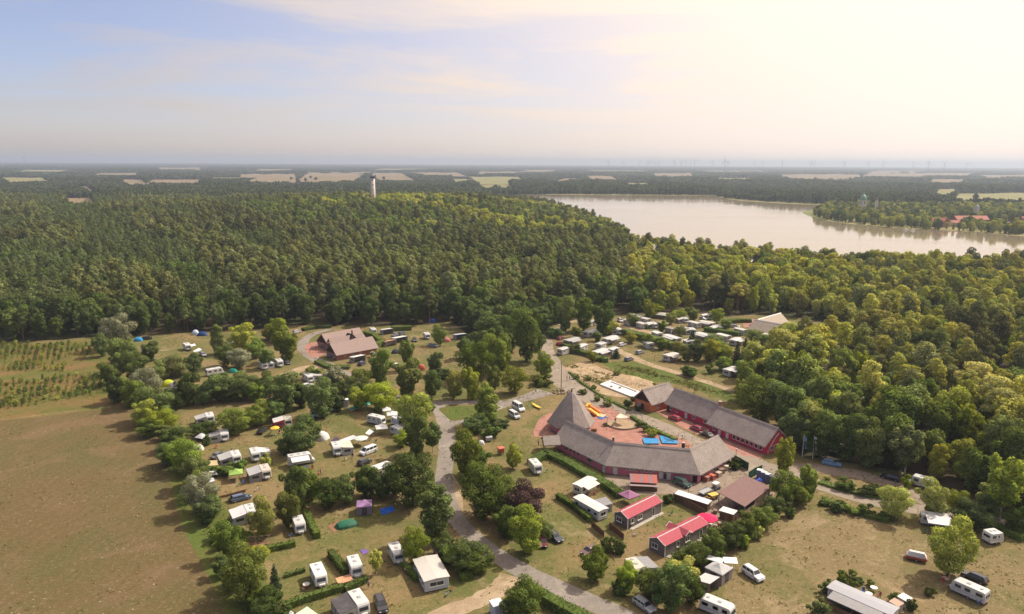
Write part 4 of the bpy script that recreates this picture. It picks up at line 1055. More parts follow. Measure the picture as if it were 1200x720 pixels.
# ---- sanitary house: two staggered gables
san = thing('sanitary_house', (0, 0, 0), 0, 'brown-roofed sanitary house of two staggered gables by the loop road', 'house')
for (a, b, z, h) in (((-80.6, 301.2), (-67.2, 314.4), 6.3, 5.0), ((-73.0, 284.8), (-58.4, 297.8), 6.3, 5.0)):
    a, b = V2(*a), V2(*b)
    pitched_roof([a, b], h, z, 2.3, 0.22).build('roof', 'tile_brown', san)
    dd = (b - a).normalized(); house_walls([a + dd * 0.6, b - dd * 0.6], h - 0.8, z - 0.5, 2.5).build('wall', 'brick_wall', san)
    nn = Vector((-dd.y, dd.x, 0)); w0 = a + dd * 0.56
    MB().loft([[V2(*(w0 + nn * 3.9 - dd * 0.05 * k).xy, 2.55), V2(*(w0 - nn * 3.9 - dd * 0.05 * k).xy, 2.55), V2(*(w0 - dd * 0.05 * k).xy, z - 0.55)] for k in (0, 1)]).build('gable', 'dark_boards', san)
    l0, l1 = w0 + nn * 4.1, w0 - nn * 4.1
    facade(san, l0, l1, 0.5, 1.6, 0.0, 2.1, kind='door', fill='window_glass'); facade(san, l0, l1, 0.2, 1.2, 0.9, 1.0); facade(san, l0, l1, 0.8, 1.2, 0.9, 1.0)
    f0, f1 = a - nn * (h - 0.8) + dd * 0.6, b - nn * (h - 0.8) - dd * 0.6
    for tt in (0.2, 0.4, 0.6, 0.8): facade(san, f0, f1, tt, 1.2, 1.3, 0.7)
pitched_roof([V2(-76.5, 296.5), V2(-64.5, 306.0)], 2.2, 5.6, 3.4, 0.2).build('link_roof', 'tile_brown', san)
mbx = MB().loft([[V2(-71.6, 303.6, 4.0), V2(-69.0, 306.2, 4.0), V2(-70.4, 304.9, 6.1)], [V2(-68.6, 300.6, 4.0), V2(-66.0, 303.2, 4.0), V2(-67.4, 301.9, 6.1)]]); mbx.build('dormer', 'dark_boards', san)
chimney(san, -68.6, 305.8, 5.0, 7.0, 0.6)
for p in (U(376, 404), U(388, 419)):
    MB().box(-1.5, 1.5, -0.05, 0.05, 0.3, 1.5).build('door_screen', 'plastic', san, (0.05, 0.14, 0.42)).location = (p.x, p.y, 0)
    san.children[-1].rotation_euler = (0, 0, math.radians(-42))

# ---- snack house among the trees on the right: two pale-roofed wings that meet in a dark gable
a1, b1 = U(884, 374.5, 6.6), U(929, 382.5, 6.6)
t, FL, FR, BL, BR = gable_house('snack_house', 'house with pale two-winged roof in the wood beyond the right caravan rows', a1.xy, b1.xy, 5.4, 6.6, 2.6, 'brick_wall', 'tile_pale', 0.6, 0.8, 0.25, 'dark_boards')
a2, b2 = U(888, 374.6, 6.4), U(915, 367.0, 6.4)
pitched_roof([V2(*a2.xy), V2(*b2.xy)], 4.6, 6.5, 2.6, 0.25).build('wing_roof', 'tile_pale', t)
d2 = (V2(*b2.xy) - V2(*a2.xy)).normalized()
house_walls([V2(*a2.xy) + d2 * 3, V2(*b2.xy) - d2 * 0.6], 3.8, 5.9, 2.9).build('wing_wall', 'brick_wall', t)
ridge_cap([V2(*a2.xy), V2(*b2.xy)], 6.5, t, 'white_trim', 0.3); ridge_cap([V2(*a1.xy), V2(*b1.xy)], 6.62, t, 'white_trim', 0.34)
for tt in (0.2, 0.4, 0.6, 0.8): facade(t, FL, FR, tt, 1.2, 0.9, 1.1)

# ---- look-out tower on the wooded hill
zt = float(terrain(TOWER_AT.x, TOWER_AT.y))
tw = thing('lookout_tower', (TOWER_AT.x, TOWER_AT.y, zt - 0.2), 0.2, 'pale round lookout tower rising from the wooded hill', 'tower')
MB().lathe([(3.1, 0), (2.9, 12), (2.7, 38.5)], 20).build('shaft', 'tower_plaster', tw, smooth=True)
MB().lathe([(2.7, 38.3), (3.9, 39.3), (3.9, 39.8), (2.5, 39.9)], 20).build('platform', 'dark_metal', tw)
for i in range(14):
    a = i * 2 * math.pi / 14; MB().tube([(3.7 * math.cos(a), 3.7 * math.sin(a), 39.8), (3.7 * math.cos(a), 3.7 * math.sin(a), 41.0)], 0.07, n=4).build('railing_post', 'dark_metal', tw)
MB().lathe([(3.6, 40.95), (3.8, 40.95), (3.8, 41.1), (3.6, 41.1)], 20).build('railing', 'dark_metal', tw)
MB().lathe([(2.0, 39.9), (2.0, 42.2), (2.3, 42.2), (0.2, 43.2)], 14).build('cabin', 'grey_metal', tw)
MB().tube([(0, 0, 43), (0, 0, 51)], 0.16, 0.06, 5).build('mast', 'grey_metal', tw)
for k, z in enumerate((8, 15, 22, 29, 35)):
    a = -1.75 + 0.25 * (k % 2); MB().box(-0.5, 0.5, -0.15, 0.15, 0, 1.8).build('window', 'window_glass', tw).location = ((3.0 - z * 0.008) * math.cos(a), (3.0 - z * 0.008) * math.sin(a), z)
    tw.children[-1].rotation_euler = (0, 0, a + math.pi / 2)

# ---- village on the far shore
def far_house(px, py, L, W, he, hr, rz, wall, roof, label, name='far_house', nwin=4):
    p = U(px, py); t = thing(name, (p.x, p.y, 0.5), rz, label, 'house')
    a, b = V2(-L / 2, 0), V2(L / 2, 0)
    pitched_roof([a, b], W / 2 + 0.4, hr, he, 0.3).build('roof', roof, t)
    house_walls([a + V2(0.4, 0), b - V2(0.4, 0)], W / 2, hr - 0.4, he + 0.1).build('wall', wall, t)
    for s, (c0, c1) in ((1, (V2(-L / 2 + 0.4, -W / 2), V2(L / 2 - 0.4, -W / 2))),):
        for fl in range(max(1, int((he - 0.5) // 2.8))):
            for k in range(nwin): facade(t, c0, c1, (k + 0.5) / nwin, 1.2, 1.0 + fl * 2.8, 1.4, mull=0)
    return t
far_house(1136, 263.5, 46, 13, 6.5, 11.5, 0.10, 'brick_wall', 'tile_red', 'long red-roofed house on the far shore, the broadest there', nwin=10)
far_house(1098, 266.5, 22, 14, 7.0, 12, -1.0, 'brick_wall', 'tile_red', 'red-roofed brick house on the far shore by the boat landing', nwin=5)
far_house(1057, 263, 18, 12, 8.5, 14, 1.2, 'pale_plaster', 'tile_red', 'pale house with pink-red roof among trees on the far shore', nwin=4)
far_house(1120, 266, 16, 9, 4.5, 8.0, 0.0, 'pale_plaster', 'tile_red', 'low pale house below the long red roof on the far shore', nwin=4)
far_house(1152, 267, 9, 7, 3.0, 5.5, 0.3, 'pale_plaster', 'grey_wall', 'small white boathouse on the far shore', nwin=2)
far_house(1176, 267.5, 20, 9, 4, 7.5, -0.15, 'pale_plaster', 'tile_red', 'low brown-red roofed house at the right end of the far shore', nwin=4)
far_house(1200, 262, 16, 10, 5, 9, 0.4, 'brick_wall', 'tile_red', 'red-roofed house at the right picture edge beyond the lake', nwin=4)
p = U(1010, 252); ch = thing('church_tower', (p.x, p.y, 0.5), 0.2, 'tall church tower with green copper dome on the wooded peninsula', 'tower'); ch.scale = (0.78, 0.78, 0.9)
MB().box(-5, 5, -5, 5, 0, 25).build('wall', 'pale_plaster', ch)
MB().lathe([(6.2, 25.003), (6.4, 26), (6.3, 28), (5.4, 31), (3.4, 33.5), (1.5, 34.6)], 14).build('dome', 'copper_green', ch, smooth=True)
MB().lathe([(1.4, 34.5), (1.4, 37), (0.1, 40)], 10).build('lantern', 'copper_green', ch)
for k in range(4):
    o = MB().box(-1.0, 1.0, -0.06, 0.06, 0, 3.4).build('louvre', 'dark_boards', ch); a = k * math.pi / 2
    o.location = (5.05 * math.cos(a), 5.05 * math.sin(a), 19); o.rotation_euler = (0, 0, a + math.pi / 2)
p = U(1026, 252); cs = thing('church_spire', (p.x, p.y, 0.5), 0.0, 'slim white turret right of the green church dome', 'turret')
MB().box(-1.8, 1.8, -1.8, 1.8, 0, 22).build('wall', 'pale_plaster', cs); MB().lathe([(2.3, 22.003), (0.1, 30)], 8).build('spire', 'tile_brown', cs)
p = U(1143, 259); cs = thing('chapel_tower', (p.x, p.y, 0.5), 0.1, 'white chapel tower with small cap behind the long red roof', 'tower')
MB().box(-2.4, 2.4, -2.4, 2.4, 0, 19).build('wall', 'pale_plaster', cs); MB().lathe([(3.0, 19.003), (2.4, 20.5), (0.2, 23)], 8).build('cap', 'grey_metal', cs)
for i, (bx, by) in enumerate(((1062, 270.2), (1070, 271.0))):
    p = U(bx, by); t = thing('boat', (p.x, p.y, 0.45), 0.3 * i, ('white moored boat left of the landing on the far shore', 'white moored boat right of its twin on the far shore')[i], 'boat', 'boats on the far shore')
    MB().loft([[(-3.2, -0.9, 0.7), (-3.2, 0.9, 0.7), (-3.2, 0.6, 0), (-3.2, -0.6, 0)], [(0.5, -1.1, 0.75), (0.5, 1.1, 0.75), (0.5, 0.7, 0), (0.5, -0.7, 0)], [(3.4, -0.05, 1.0), (3.4, 0.05, 1.0), (2.9, 0.05, 0.2), (2.9, -0.05, 0.2)]]).build('hull', 'gelcoat', t, (0.75, 0.75, 0.72))
    MB().rbox(-1.4, 0.9, -0.75, 0.75, 0.7, 1.6, 0.15).build('cabin', 'gelcoat', t, (0.7, 0.7, 0.68))
# ---- wind turbines on the horizon
flat_mat('turbine_backlit_grey', (0.30, 0.30, 0.31), 0.6, 0.3, var=0.05)  # white turbines; their backlit shade is put into this even grey
def turbine():
    t = thing('wind_turbine')
    MB().lathe([(3.4, 0), (2.8, 40), (2.0, 98)], 10).build('mast', 'turbine_backlit_grey', t)
    MB().rbox(-2.2, 2.2, -4.0, 4.5, 97.6, 101.6, 0.6).build('nacelle', 'turbine_backlit_grey', t)
    hub = MB().lathe([(1.9, -5.6), (1.9, -4.0)], 10, (0, 0, 99.5), 'y').build('hub', 'turbine_backlit_grey', t)
    for k in range(3):
        b = MB().loft([[(-0.9, -5.2, 1.2), (0.9, -5.2, 1.2), (0.9, -4.5, 1.2), (-0.9, -4.5, 1.2)], [(-2.6, -5.2, 9), (2.0, -5.0, 9), (2.0, -4.4, 9), (-2.6, -4.4, 9)], [(-0.8, -5.0, 48), (0.8, -5.0, 48), (0.8, -4.6, 48), (-0.8, -4.6, 48)]]).build('blade', 'turbine_backlit_grey', t)
        b.location = (0, 0, 99.5); b.rotation_euler = (0, k * 2 * math.pi / 3, 0)
    return t
wt0 = turbine()
WT = [(710, 9.2), (727, 10.5), (746, 9.8), (755, 9.0), (758, 11), (763, 10), (768, 10.8), (786, 9), (794, 8.8), (799, 10.2), (804, 10.6), (809, 8.6), (830, 10), (844, 6.6), (847, 10.5), (878, 9.6), (887, 11), (910, 8.8), (943, 8.6), (947, 9.6), (981, 8.2), (1009, 10), (1026, 9.0), (1061, 9.4), (1078, 7.8), (1096, 8.4), (1122, 9.8)]
for i, (wx, km) in enumerate(WT):
    t = wt0 if i == 0 else copy_tree(wt0)
    yy = km * 1000; t.location = ((wx - 600) / F_PX * yy, yy, 0); t.rotation_euler = (0, 0, rnd.uniform(-0.5, 0.5))
    ph = rnd.uniform(0, 2.0); k = 0
    for c in t.children:
        if c.name.startswith('blade'): c.rotation_euler = (0, ph + k * 2 * math.pi / 3, 0); k += 1
    tag(t, 'tallest nearest white wind turbine on the hazy horizon' if wx == 844 else 'small pale wind turbine on the hazy horizon above the lake', 'wind turbine', 'wind turbines on the horizon')
p = V2((38 - 600) / F_PX * 9000, 9000); t = copy_tree(wt0); t.location = p; tag(t, 'single white wind turbine at the far left of the horizon', 'wind turbine', 'wind turbines on the horizon')
# ================================================================ vehicles and camping units
WHITE, CREAM, GREY, LGREY, DGREY = (0.56, 0.555, 0.54), (0.52, 0.47, 0.39), (0.25, 0.245, 0.255), (0.37, 0.365, 0.37), (0.13, 0.125, 0.125)
def patch(mb, A, B, C, D, mu, mv, off=0.012, u0=0.0, u1=1.0):
    """a thin panel standing proud of the quad A B C D (A-B bottom edge, D-C top edge)"""
    def P(u, v): return (A * (1 - u) + B * u) * (1 - v) + (D * (1 - u) + C * u) * v
    ua, ub = u0 + mu, u1 - mu
    q = [P(ua, mv), P(ub, mv), P(ub, 1 - mv), P(ua, 1 - mv)]
    n = (q[1] - q[0]).cross(q[3] - q[0]).normalized()
    return mb.loft([[p - n * 0.01 for p in q], [p + n * off for p in q]])
def wheel(parent, x, y, r, w, side):
    t = MB().lathe([(r * 0.6, 0), (r * 0.94, 0), (r, w * 0.25), (r, w * 0.75), (r * 0.94, w), (r * 0.6, w)], 14, (x, y - (w if side > 0 else 0), r), 'y').build('wheel', 'rubber', parent)
    yy = y + 0.012 * side
    MB().lathe([(r * 0.62, 0), (r * 0.55, 0.03), (r * 0.2, 0.04)] if side > 0 else [(r * 0.2, -0.04), (r * 0.55, -0.03), (r * 0.62, 0)], 12, (x, yy - 0.03 * side, r), 'y').build('rim', 'grey_metal', t)
def build_car(kind):
    L, W, H, belt, cowl, wsx, rtx, rbx, hood = {'hatch': (4.15, 1.76, 1.47, 0.92, 1.05, 0.45, -1.45, -1.95, 0.80), 'estate': (4.65, 1.80, 1.48, 0.92, 1.10, 0.45, -1.85, -2.20, 0.80), 'saloon': (4.55, 1.78, 1.43, 0.92, 1.05, 0.40, -1.05, -1.65, 0.80),
                                                 'suv': (4.7, 1.90, 1.78, 1.08, 1.15, 0.62, -1.95, -2.22, 1.0), 'van': (5.1, 1.95, 1.96, 1.10, 1.85, 1.05, -2.35, -2.50, 0.98), 'bus': (5.6, 2.05, 2.5, 1.25, 2.1, 1.3, -2.6, -2.75, 1.05)}[kind]
    t = thing(kind); h = L / 2; y = W / 2
    prof = [(h - 0.10, 0.24), (h - 0.01, 0.40), (h, 0.58), (h - 0.16, hood - 0.04), (h - 0.40, hood), (cowl, belt), (rbx - 0.02, belt + 0.02), (-h + 0.03, 0.72), (-h, 0.5), (-h + 0.08, 0.26)]
    MB().prism(prof, -y, y, 0.09, 0.10).build('body', 'paint', t, smooth=False)
    yb, yt, zr = y - 0.09, y - 0.27, H - 0.05
    b = [Vector((rbx, -yb, belt)), Vector((cowl + 0.02, -yb, belt)), Vector((cowl + 0.02, yb, belt)), Vector((rbx, yb, belt))]
    p = [Vector((rtx, -yt, zr)), Vector((wsx, -yt, zr)), Vector((wsx, yt, zr)), Vector((rtx, yt, zr))]
    mb = MB(); mb.loft([b, p, [Vector((q.x * 0.96, q.y * 0.82, H)) for q in p]]); mb.build('cabin', 'paint', t)
    patch(MB(), b[1], b[2], p[2], p[1], 0.05, 0.08).build('windscreen', 'window_glass', t)
    patch(MB(), b[3], b[0], p[0], p[3], 0.07, 0.14).build('rear_window', 'window_glass', t)
    for (A, B, C, D) in ((b[0], b[1], p[1], p[0]), (b[2], b[3], p[3], p[2])):
        for u0, u1 in ((0.0, 0.35), (0.33, 0.68), (0.66, 1.0)): patch(MB(), A, B, C, D, 0.03, 0.13, 0.012, u0, u1).build('side_window', 'window_glass', t)
    r = 0.33 if kind in ('hatch', 'saloon', 'estate') else 0.37
    for x in (h - 0.85, -h + 0.82):
        for s in (-1, 1): wheel(t, x, s * (y + 0.015), r, 0.22, s)
    for s in (-1, 1):
        MB().rbox(h - 0.16, h + 0.012, s * (y - 0.38) - 0.17, s * (y - 0.38) + 0.17, 0.56, 0.70, 0.03).build('headlight', 'lamp_clear', t)
        MB().rbox(-h - 0.012, -h + 0.12, s * (y - 0.24) - 0.11, s * (y - 0.24) + 0.11, 0.62, 0.86, 0.03).build('tail_light', 'lamp_red', t)
        MB().rbox(cowl - 0.35, cowl - 0.22, s * (y + 0.06) - 0.09, s * (y + 0.06) + 0.09, belt + 0.0, belt + 0.14, 0.03).build('mirror', 'dark_metal', t)
        if kind in ('estate', 'suv'): MB().tube([(rtx + 0.1, s * (yt - 0.09), H + 0.02), (wsx - 0.1, s * (yt - 0.09), H + 0.02)], 0.022, n=4).build('roof_rail', 'dark_metal', t)
    MB().box(h - 0.01, h + 0.012, -0.35, 0.35, 0.36, 0.48).build('grille', 'dark_metal', t)
    return t
def round_profile(L, H, z0, nose=0.35, tail=0.12, r=0.35):
    h = L / 2
    return [(h - 0.15, z0), (h, z0 + 0.25), (h - nose * 0.25, z0 + H * 0.45), (h - nose * 0.8, z0 + H - r), (h - nose - r * 0.55, z0 + H - 0.06), (h - nose - r * 1.5, z0 + H), (-h + tail + r, z0 + H), (-h + tail + 0.08, z0 + H - r * 0.4), (-h + tail * 0.5, z0 + H * 0.6), (-h, z0 + 0.2), (-h + 0.1, z0)]
def build_caravan(L):
    t = thing('caravan'); W, H, z0 = 2.26, 2.12, 0.42; y, h = W / 2, L / 2
    MB().prism(round_profile(L, H, z0), -y, y, 0.09, 0.10).build('body', 'gelcoat', t)
    zb, zt = z0 + 1.0, z0 + 1.62
    xs = [(-h + 0.5, -h + 1.7), (h - 1.9, h - 0.8)] + ([(-0.45, 0.55)] if L > 5.4 else [])
    for s in (-1, 1):
        for k, (a, b) in enumerate(xs):
            MB().rbox(a, b, s * y - 0.012 - 0.012 * s, s * y + 0.012 + 0.012 * s, zb, zt, 0.02).build('window', 'window_glass', t)
        MB().box(-h + 0.25, h - 0.35, s * (y + 0.004) - 0.004, s * (y + 0.004) + 0.004, z0 + 0.62, z0 + 0.74).build('stripe', 'plastic', t, (0.28, 0.29, 0.32))
        MB().rbox(-h - 0.02, -h + 0.08, s * 0.85 - 0.12, s * 0.85 + 0.12, z0 + 0.45, z0 + 0.6, 0.02).build('tail_light', 'lamp_red', t)
        wheel(t, -0.15, s * (y + 0.01), 0.31, 0.2, s)
    xf = h - 0.08
    A, B, C, D = Vector((h + 0.0, -0.85, z0 + 0.88)), Vector((h + 0.0, 0.85, z0 + 0.88)), Vector((h - 0.20, 0.85, z0 + 1.50)), Vector((h - 0.20, -0.85, z0 + 1.50))
    patch(MB(), A, B, C, D, 0.02, 0.02, 0.03).build('front_window', 'window_glass', t)
    MB().rbox(-h - 0.005, -h + 0.12, -0.75, 0.75, z0 + 1.0, z0 + 1.5, 0.02).build('rear_window', 'window_glass', t)
    dr = MB().rbox(0.62 if L < 5.4 else 0.7, 1.24 if L < 5.4 else 1.32, -y - 0.022, -y + 0.01, z0 + 0.12, z0 + 1.85, 0.02).build('door', 'gelcoat', t, (0.6, 0.59, 0.57))
    MB().box(1.12, 1.18, -y - 0.05, -y - 0.022, z0 + 0.9, z0 + 1.0).build('handle', 'dark_metal', dr)
    for x, w in ((-h + 1.2, 0.28), (0.35, 0.36)):
        MB().rbox(x - w, x + w, -0.32, 0.32, z0 + H - 0.02, z0 + H + 0.10, 0.04).build('roof_hatch', 'plastic', t, (0.33, 0.33, 0.34))
    mb = MB(); mb.tube([(h - 0.2, -0.7, 0.46), (h + 1.05, 0, 0.46), (h - 0.2, 0.7, 0.46)], 0.045, n=5); mb.build('drawbar', 'grey_metal', t)
    MB().rbox(h - 0.1, h + 0.35, -0.55, 0.55, 0.5, 0.95, 0.08).build('gas_locker', 'gelcoat', t, (0.66, 0.65, 0.62))
    MB().lathe([(0.1, -0.03), (0.1, 0.03)], 10, (h + 0.7, 0.12, 0.11), 'y').build('jockey_wheel', 'rubber', t)
    return t
def build_motorhome():
    t = thing('motorhome'); L, W, H = 6.8, 2.25, 2.4; y = W / 2
    MB().prism([(1.9, 0.45), (2.15, 1.9), (2.55, 2.2), (2.2, 2.75), (1.6, 2.85), (-3.3, 2.85), (-3.4, 2.7), (-3.4, 0.45)], -y, y, 0.07, 0.08).build('body', 'gelcoat', t)
    MB().prism([(3.35, 0.35), (3.42, 0.7), (3.2, 1.05), (2.75, 1.2), (2.1, 2.0), (1.5, 2.05), (1.5, 0.35)], -0.98, 0.98, 0.07, 0.08).build('cab', 'gelcoat', t)
    patch(MB(), Vector((2.78, -0.85, 1.18)), Vector((2.78, 0.85, 1.18)), Vector((2.14, 0.8, 1.97)), Vector((2.14, -0.8, 1.97)), 0.03, 0.08, 0.03).build('windscreen', 'window_glass', t)
    for s in (-1, 1):
        MB().rbox(1.75, 2.45, s * 0.985 - 0.02, s * 0.985 + 0.02, 1.2, 1.7, 0.02).build('cab_window', 'window_glass', t)
        for a, b in ((-2.7, -1.6), (-0.4, 0.7)): MB().rbox(a, b, s * y - 0.025, s * y + 0.025, 1.55, 2.2, 0.02).build('window', 'window_glass', t)
        for x in (2.35, -1.9): wheel(t, x, s * (y - 0.06 if x > 0 else y + 0.01), 0.35, 0.24, s)
        MB().rbox(3.22, 3.42, s * 0.7 - 0.14, s * 0.7 + 0.14, 0.72, 0.9, 0.03).build('headlight', 'lamp_clear', t)
    for x in (-2.4, -0.6, 0.9): MB().rbox(x - 0.35, x + 0.35, -0.35, 0.35, 2.83, 2.96, 0.04).build('roof_hatch', 'plastic', t, (0.35, 0.35, 0.36))
    MB().rbox(1.0, 1.62, -y - 0.02, -y + 0.01, 0.55, 2.4, 0.02).build('door', 'gelcoat', t, (0.62, 0.61, 0.58))
    return t
PROTO = {}
def proto(key, fn):
    if key not in PROTO:
        PROTO[key] = [fn(), False]
    p = PROTO[key]
    if not p[1]: p[1] = True; return p[0]
    return copy_tree(p[0])
def at_px(cx, cy, h): p = U(cx, cy, h); return Vector((p.x, p.y, 0.03))
def face(cx, cy, tx, ty, h): return heading(U(cx, cy, h), U(tx, ty, h))
REG = []          # (thing, short description, category, group) that still need a label saying where they stand
def want(t, desc, cat, group=None): REG.append((t, desc, cat, group)); return t
CARNAME = {'hatch': 'car', 'estate': 'estate_car', 'saloon': 'car', 'suv': 'off_road_car', 'van': 'van', 'bus': 'minibus'}
def car(kind, color, cx, cy, tx, ty, desc=None, label=None):
    t = proto(kind, lambda: build_car(kind)); t.name = CARNAME[kind]
    t.location = at_px(cx, cy, 0.6); t.location.z = 0.045; t.rotation_euler = (0, 0, face(cx, cy, tx, ty, 0.6))
    recolor(t, ('body', 'cabin'), color)
    cat = 'van' if kind in ('van', 'bus') else 'car'
    if label: tag(t, label, cat, 'cars and vans parked about the camp')
    else: want(t, desc, cat, 'cars and vans parked about the camp')
    return t
def awning(t_loc, rz, side, w, d, roofc, wallc, name='awning', hh=2.45, hl=1.95, gap=1.16, open_front=False, xoff=0.0):
    """tent room leaning on a caravan's side: sloping roof, cloth walls with clear panels"""
    t = thing(name, t_loc, rz); s = side
    y0, y1 = s * gap, s * (gap + d); a, b = -w / 2 + xoff, w / 2 + xoff
    MB().slab([(a - 0.08, y0, hh), (b + 0.08, y0, hh), (b + 0.08, (y0 + y1) / 2, (hh + hl) / 2 - 0.04), (b + 0.08, y1 + 0.1 * s, hl), (a - 0.08, y1 + 0.1 * s, hl), (a - 0.08, (y0 + y1) / 2, (hh + hl) / 2 - 0.04)], 0.03, down=False).build('roof', 'canvas', t, roofc)
    if open_front:
        for x in (a, b): MB().tube([(x, y1, 0), (x, y1, hl)], 0.03, n=5).build('pole', 'grey_metal', t)
        return t
    for x in (a, b):
        q = [Vector((x, y0, 0)), Vector((x, y1, 0)), Vector((x, y1, hl - 0.01)), Vector((x, y0, hh - 0.01))]
        MB().loft([[p - Vector((0.015, 0, 0)) for p in q], [p + Vector((0.015, 0, 0)) for p in q]]).build('side_wall', 'canvas', t, wallc)
        sx = 0.02 if x == b else -0.02
        MB().box(x + sx - 0.008, x + sx + 0.008, min(y0, y1) + d * 0.2, max(y0, y1) - d * 0.25, 0.95, 1.6).build('clear_panel', 'window_glass', t)
    MB().box(a, b, y1 - 0.015, y1 + 0.015, 0, hl - 0.01).build('front_wall', 'canvas', t, wallc)
    n = max(2, int(w / 1.5))
    for k in range(n):
        c = a + w * (k + 0.5) / n; hw = w / n * 0.36
        if k == n // 2: MB().box(c - 0.4, c + 0.4, y1 + s * 0.022 - 0.008, y1 + s * 0.022 + 0.008, 0.05, 1.8).build('door_flap', 'canvas', t, tuple(x * 0.55 for x in wallc))
        else: MB().box(c - hw, c + hw, y1 + s * 0.022 - 0.008, y1 + s * 0.022 + 0.008, 0.85, 1.6).build('clear_panel', 'window_glass', t)
    return t
def caravan(cx, cy, tx, ty, L=5.0, color=WHITE, awn=None, desc='white caravan', label=None, awn_desc='awning', awn_label=None, group='touring caravans on the camp'):
    key = 'cv%d' % (0 if L < 4.6 else 1 if L < 5.6 else 2); L0 = (4.2, 5.0, 6.2)[int(key[-1])]
    t = proto(key, lambda: build_caravan(L0)); t.name = 'caravan'
    loc = at_px(cx, cy, 1.3); rz = face(cx, cy, tx, ty, 1.3)
    t.location = loc; t.rotation_euler = (0, 0, rz); t.scale = (L / L0, 1, rnd.uniform(0.97, 1.05))
    sh = rnd.uniform(0.93, 1.04); recolor(t, ('body',), tuple(c * sh for c in color))
    sc = rnd.choice([(0.28, 0.29, 0.32), (0.45, 0.44, 0.42), (0.16, 0.2, 0.3), (0.35, 0.3, 0.25)]); recolor(t, ('stripe',), sc)
    if label: tag(t, label, 'caravan', group)
    else: want(t, desc, 'caravan', group)
    if awn:
        s, w, d, rc, wc = awn[:5]
        a = awning(loc, rz, s, w, d, rc, wc, open_front=(len(awn) > 5 and awn[5]))
        if awn_label: tag(a, awn_label, 'awning', 'caravan awnings')
        else: want(a, awn_desc, 'awning', 'caravan awnings')
    return t
def static_home(cx, cy, tx, ty, L, W, roofc, wallc, desc=None, label=None, H=2.45, porch=None):
    """flat-roofed static caravan with a wide sheet roof"""
    t = thing('static_caravan', at_px(cx, cy, 1.5), face(cx, cy, tx, ty, 1.5)); h, y = L / 2, W / 2
    MB().rbox(-h, h, -y, y, 0.15, H, 0.05).build('body', 'gelcoat', t, wallc)
    MB().loft([[(-h - 0.2, -y - 0.2, H + 0.02), (-h - 0.2, 0, H + 0.22), (-h - 0.2, y + 0.2, H + 0.02), (-h - 0.2, y + 0.2, H - 0.06), (-h - 0.2, -y - 0.2, H - 0.06)], [(h + 0.2, -y - 0.2, H + 0.02), (h + 0.2, 0, H + 0.22), (h + 0.2, y + 0.2, H + 0.02), (h + 0.2, y + 0.2, H - 0.06), (h + 0.2, -y - 0.2, H - 0.06)]]).build('roof', 'gelcoat', t, roofc)
    n = max(2, int(L / 2))
    for s in (-1, 1):
        p0, p1 = (V2(-h, -y), V2(h, -y)) if s < 0 else (V2(h, y), V2(-h, y))
        for k in range(n):
            if k == 1 and s < 0: facade(t, p0, p1, (k + 0.5) / n, 0.85, 0.2, 2.0, kind='door', fill='white_trim', mull=0)
            else: facade(t, p0, p1, (k + 0.5) / n, 1.15, 1.0, 0.85, mull=0)
    facade(t, V2(h, -y), V2(h, y), 0.5, W * 0.6, 1.0, 0.95, mull=1); facade(t, V2(-h, y), V2(-h, -y), 0.5, W * 0.6, 1.0, 0.95, mull=1)
    if porch:
        s, d, rc = porch
        MB().slab([(-h * 0.8, s * (y + 0.02), H - 0.02), (h * 0.8, s * (y + 0.02), H - 0.02), (h * 0.8, s * (y + d), H - 0.4), (-h * 0.8, s * (y + d), H - 0.4)], 0.05).build('porch_roof', 'canvas', t, rc)
        for x in (-h * 0.78, 0, h * 0.78): MB().tube([(x, s * (y + d - 0.1), 0), (x, s * (y + d - 0.1), H - 0.42)], 0.05, n=5).build('porch_post', 'wood', t)
        MB().box(-h * 0.78, h * 0.78, s * (y + d - 0.1) - 0.03, s * (y + d - 0.1) + 0.03, 0.05, 1.0).build('porch_rail', 'wood', t)
    if label: tag(t, label, 'caravan', 'static caravans')
    else: want(t, desc, 'caravan', 'static caravans')
    return t
def gazebo(cx, cy, s, color, rz, label=None, desc=None, walls=None, h=2.1, name='gazebo'):
    t = thing(name, at_px(cx, cy, 1.3), rz); a = s / 2
    MB().loft([[(-a - 0.1, -a - 0.1, h - 0.22), (a + 0.1, -a - 0.1, h - 0.22), (a + 0.1, a + 0.1, h - 0.22), (-a - 0.1, a + 0.1, h - 0.22)], [(-a - 0.1, -a - 0.1, h), (a + 0.1, -a - 0.1, h), (a + 0.1, a + 0.1, h), (-a - 0.1, a + 0.1, h)],
                [(-a * 0.5, -a * 0.5, h + 0.38), (a * 0.5, -a * 0.5, h + 0.38), (a * 0.5, a * 0.5, h + 0.38), (-a * 0.5, a * 0.5, h + 0.38)], [(-0.05, -0.05, h + 0.9), (0.05, -0.05, h + 0.9), (0.05, 0.05, h + 0.9), (-0.05, 0.05, h + 0.9)]]).build('roof', 'canvas', t, color)
    for x in (-a, a):
        for y in (-a, a): MB().tube([(x, y, 0), (x, y, h)], 0.035, n=5).build('pole', 'grey_metal', t)
    if walls:
        for k in range(4):
            for q, (u0, u1) in enumerate(((-0.98, -0.36), (-0.28, 0.28), (0.36, 0.98))):
                o = MB().box(u0 * a, u1 * a, a - 0.015, a + 0.015, 0.02, h - 0.03).build('curtain', 'canvas', t, walls if q != 1 else tuple(c * 0.35 for c in walls)); o.rotation_euler = (0, 0, k * math.pi / 2)
    if label: tag(t, label, 'gazebo')
    else: want(t, desc, 'gazebo')
    return t
